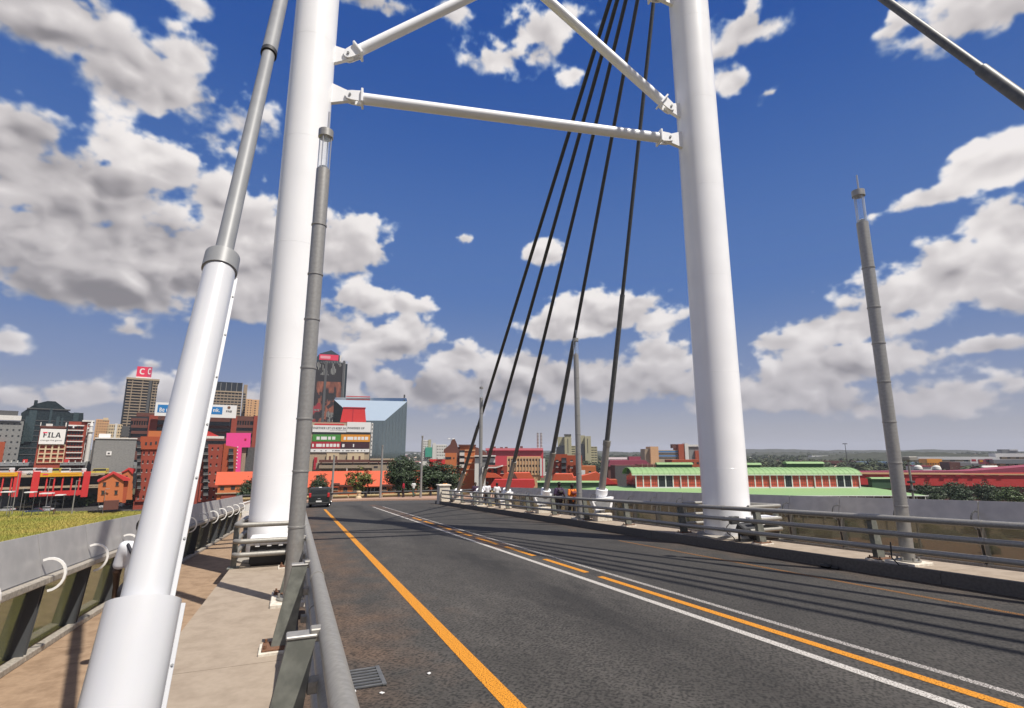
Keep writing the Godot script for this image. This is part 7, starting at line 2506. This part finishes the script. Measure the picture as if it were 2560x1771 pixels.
func small_things():
	# drain grate in the road, left side
	var o := thing("drain_grate", "dark bar grate of a road drain near the left kerb", "drain", B(5.75, 0.72, 0.006))
	var st := sb()
	var fall := Transform3D(Basis(Vector3.RIGHT, Vector3.UP, Vector3(0, GR, 1)), Vector3.ZERO)
	for k in 7:
		var z := -0.24 + k * 0.08
		bx(st, fall, Vector3(-0.17, 0.002, z - 0.017), Vector3(0.17, 0.012, z + 0.017))
	for x in [-0.18, 0.18]:
		bx(st, fall, Vector3(x - 0.02, 0.001, -0.27), Vector3(x + 0.02, 0.014, 0.27))
	fin(st, "bars", M.sleeve, o)
	st = sb()
	bx(st, fall, Vector3(-0.17, -0.004, -0.26), Vector3(0.17, -0.001, 0.26))
	fin(st, "pit_shade", M.ink, o)  # thin black sheet under the bars gives the shade of a pit
	var o2 := thing("drain_grate", "dark drain grate farther along the left kerb", "drain", B(9.8, 0.42, 0.006))
	st = sb()
	for k in 5:
		bx(st, fall, Vector3(-0.17, 0.002, -0.2 + k * 0.09 - 0.02), Vector3(0.17, 0.01, -0.2 + k * 0.09 + 0.02))
	fin(st, "bars", M.sleeve, o2)
	st = sb()
	bx(st, fall, Vector3(-0.17, -0.004, -0.22), Vector3(0.17, -0.001, 0.2))
	fin(st, "pit_shade", M.ink, o2)  # black sheet again, pit darkness as colour
	# scraps of litter
	var r := RandomNumberGenerator.new()
	r.seed = 5
	for s in [[5.45, 0.62], [5.3, 0.85], [5.6, 1.35]]:
		var l := thing("litter_scrap", "small white scrap of paper on the asphalt near the drain", "litter", B(s[0], s[1], 0.006), "paper scraps by the drain", r.randf() * 3.0)
		st = sb()
		prism(st, Transform3D(Basis(Vector3.RIGHT, Vector3(0, 0, -1), Vector3.UP), Vector3.ZERO), PackedVector2Array([Vector2(-0.02, -0.012), Vector2(0.018, -0.016), Vector2(0.026, 0.008), Vector2(-0.006, 0.018)]), 0.0, 0.006)
		fin(st, "paper", M.sign_white, l)
	var bt := thing("rubber_scrap", "black scrap of rubber lying against the right kerb", "litter", B(8.0, 10.12, 0.005))
	st = sb()
	bevel(st, Transform3D(), Vector3(-0.1, 0, -0.12), Vector3(0.06, 0.07, 0.1), 0.03)
	bevel(st, Transform3D(Basis(Vector3.UP, 0.6), Vector3(0.02, 0, 0.14)), Vector3(-0.08, 0, -0.06), Vector3(0.06, 0.05, 0.08), 0.02)
	fin(st, "rubber", M.black, bt)
	# electrical box and its cable on the right leg
	var jb := thing("junction_box", "dark junction box with a drooping cable on the right pylon leg", "box", B(11.1, 10.75, 0.6))
	st = sb()
	bevel(st, Transform3D(), Vector3(-0.12, 0.0, -0.06), Vector3(0.16, 0.2, 0.06), 0.015)
	fin(st, "case", M.dark_grey, jb)
	st = sb()
	tube(st, [Vector3(-0.1, 0.06, 0), Vector3(-0.3, -0.05, 0.05), Vector3(-0.28, -0.2, 0.05), Vector3(-0.1, -0.3, 0.03), Vector3(0.0, -0.38, 0)], 0.012, 8)
	fin(st, "cable", M.black, jb)
	# flood-light stand by the leg foot
	var fl := thing("ground_floodlight", "dark ground floodlight on a bracket at the right leg's foot", "lamp", B(10.75, 10.8, 0.2))
	st = sb()
	bevel(st, Transform3D(Basis(Vector3.RIGHT, 0.5), Vector3(0, 0.3, 0)), Vector3(-0.22, -0.12, -0.14), Vector3(0.22, 0.12, 0.14), 0.03)
	fin(st, "housing", M.dark_grey, fl)
	st = sb()
	bx(st, Transform3D(), Vector3(-0.25, 0, -0.03), Vector3(-0.23, 0.36, 0.03))
	bx(st, Transform3D(), Vector3(0.23, 0, -0.03), Vector3(0.25, 0.36, 0.03))
	bx(st, Transform3D(), Vector3(-0.28, 0, -0.12), Vector3(0.28, 0.02, 0.12))
	fin(st, "bracket", M.black, fl)
	# supply cable at the foot of the right lamp post
	var cb := thing("supply_cable", "loose black cable loop at the foot of the right lamp post", "cable", B(6.75, 10.55, 0.2))
	st = sb()
	tube(st, [Vector3(-0.32, 0.42, 0.0), Vector3(-0.34, 0.15, 0), Vector3(-0.25, 0.02, 0.06), Vector3(-0.1, 0.02, 0.2), Vector3(0.15, 0.03, 0.22), Vector3(0.22, 0.08, 0.1)], 0.012, 8)
	fin(st, "cable", M.black, cb)
	# white railing at the far end of the left parapet
	var wr := thing("white_railing", "white steel railing continuing the left parapet towards the junction", "railing", B(33, -2.2, -0.15))
	var off := at(-wr.position)
	st = sb()
	tube(st, [B(27.5, -2.28, 0.95), B(41, -2.0, 0.95)], 0.03, 10)
	fin(st, "top_rail", M.arc, wr, off)
	for k in 34:
		st = sb()
		var s := 27.5 + k * 0.4
		bx(st, Transform3D(Basis(), B(s, -2.28 + (s - 27.5) * 0.0207, -0.15)), Vector3(-0.012, 0, -0.03), Vector3(0.012, 1.1, 0.03))
		fin(st, "baluster", M.arc, wr, off)

func _ready():
	rng.seed = 1
	setup_view()
	bridge_materials()
	town_materials()
	terrain()
	build_deck()
	build_pylon()
	build_stays()
	var lp := []
	var rp := []
	for i in 14:
		lp.append(0.65 + i * 2.85)
		rp.append(1.6 + i * 2.85)
	barrier("galvanised three-tube traffic barrier along the left kerb beside the footway", 0.23, -1.0, lp, -6.0, 40.5)
	barrier("galvanised three-tube traffic barrier along the right kerb", 10.42, 1.0, rp, -6.0, 40.5)
	leg_guard("bent tube guard rails around the foot of the left pylon leg", LEG_L, -1.0, 12.3, 14.9)
	leg_guard("bent tube guard rails around the foot of the right pylon leg", LEG_R, 1.0, 10.6, 13.1)
	cabinet("equipment cabinet with white lid in front of the left pylon leg", B(12.72, -0.46, 0.2), Vector3(0.36, 0.42, 0.2))
	cabinet("equipment cabinet with white lid beside the right pylon leg", B(10.85, 11.5, 0.2), Vector3(0.36, 0.42, 0.2))
	var tl := func(s): return -2.92 + maxf(0.0, s - 11.0) * 0.037
	var tr := func(s): return 13.75
	parapet("glass parapet with grey screen panels and white C-brackets along the left footway", tl, 1.0, 3.67, 15, 1.6, M.fin, M.arc, 1.46)
	parapet("glass parapet with grey screen panels and C-brackets along the right footway", tr, -1.0, 0.7, 23, 1.6, M.galv_light, M.sleeve, 1.38)  # fins paler for lit edges, brackets darker for shade, both in the colour
	lamp_post("tall ringed lamp post in front of the left pylon leg", B(8.62, 0.03, 0.2))
	lamp_post("tall ringed lamp post on the right footway before the pylon, beside a loose cable", B(6.75, 10.66, 0.2))
	lamp_post("ringed lamp post on the right footway between the first two stays", B(19.4, 10.75, 0.2))
	lamp_post("ringed lamp post on the right footway beyond the third stay", B(32.2, 10.75, 0.2))
	town_left()
	town_centre()
	town_right()
	trees()
	vehicles()
	people()
	poles()
	small_things()
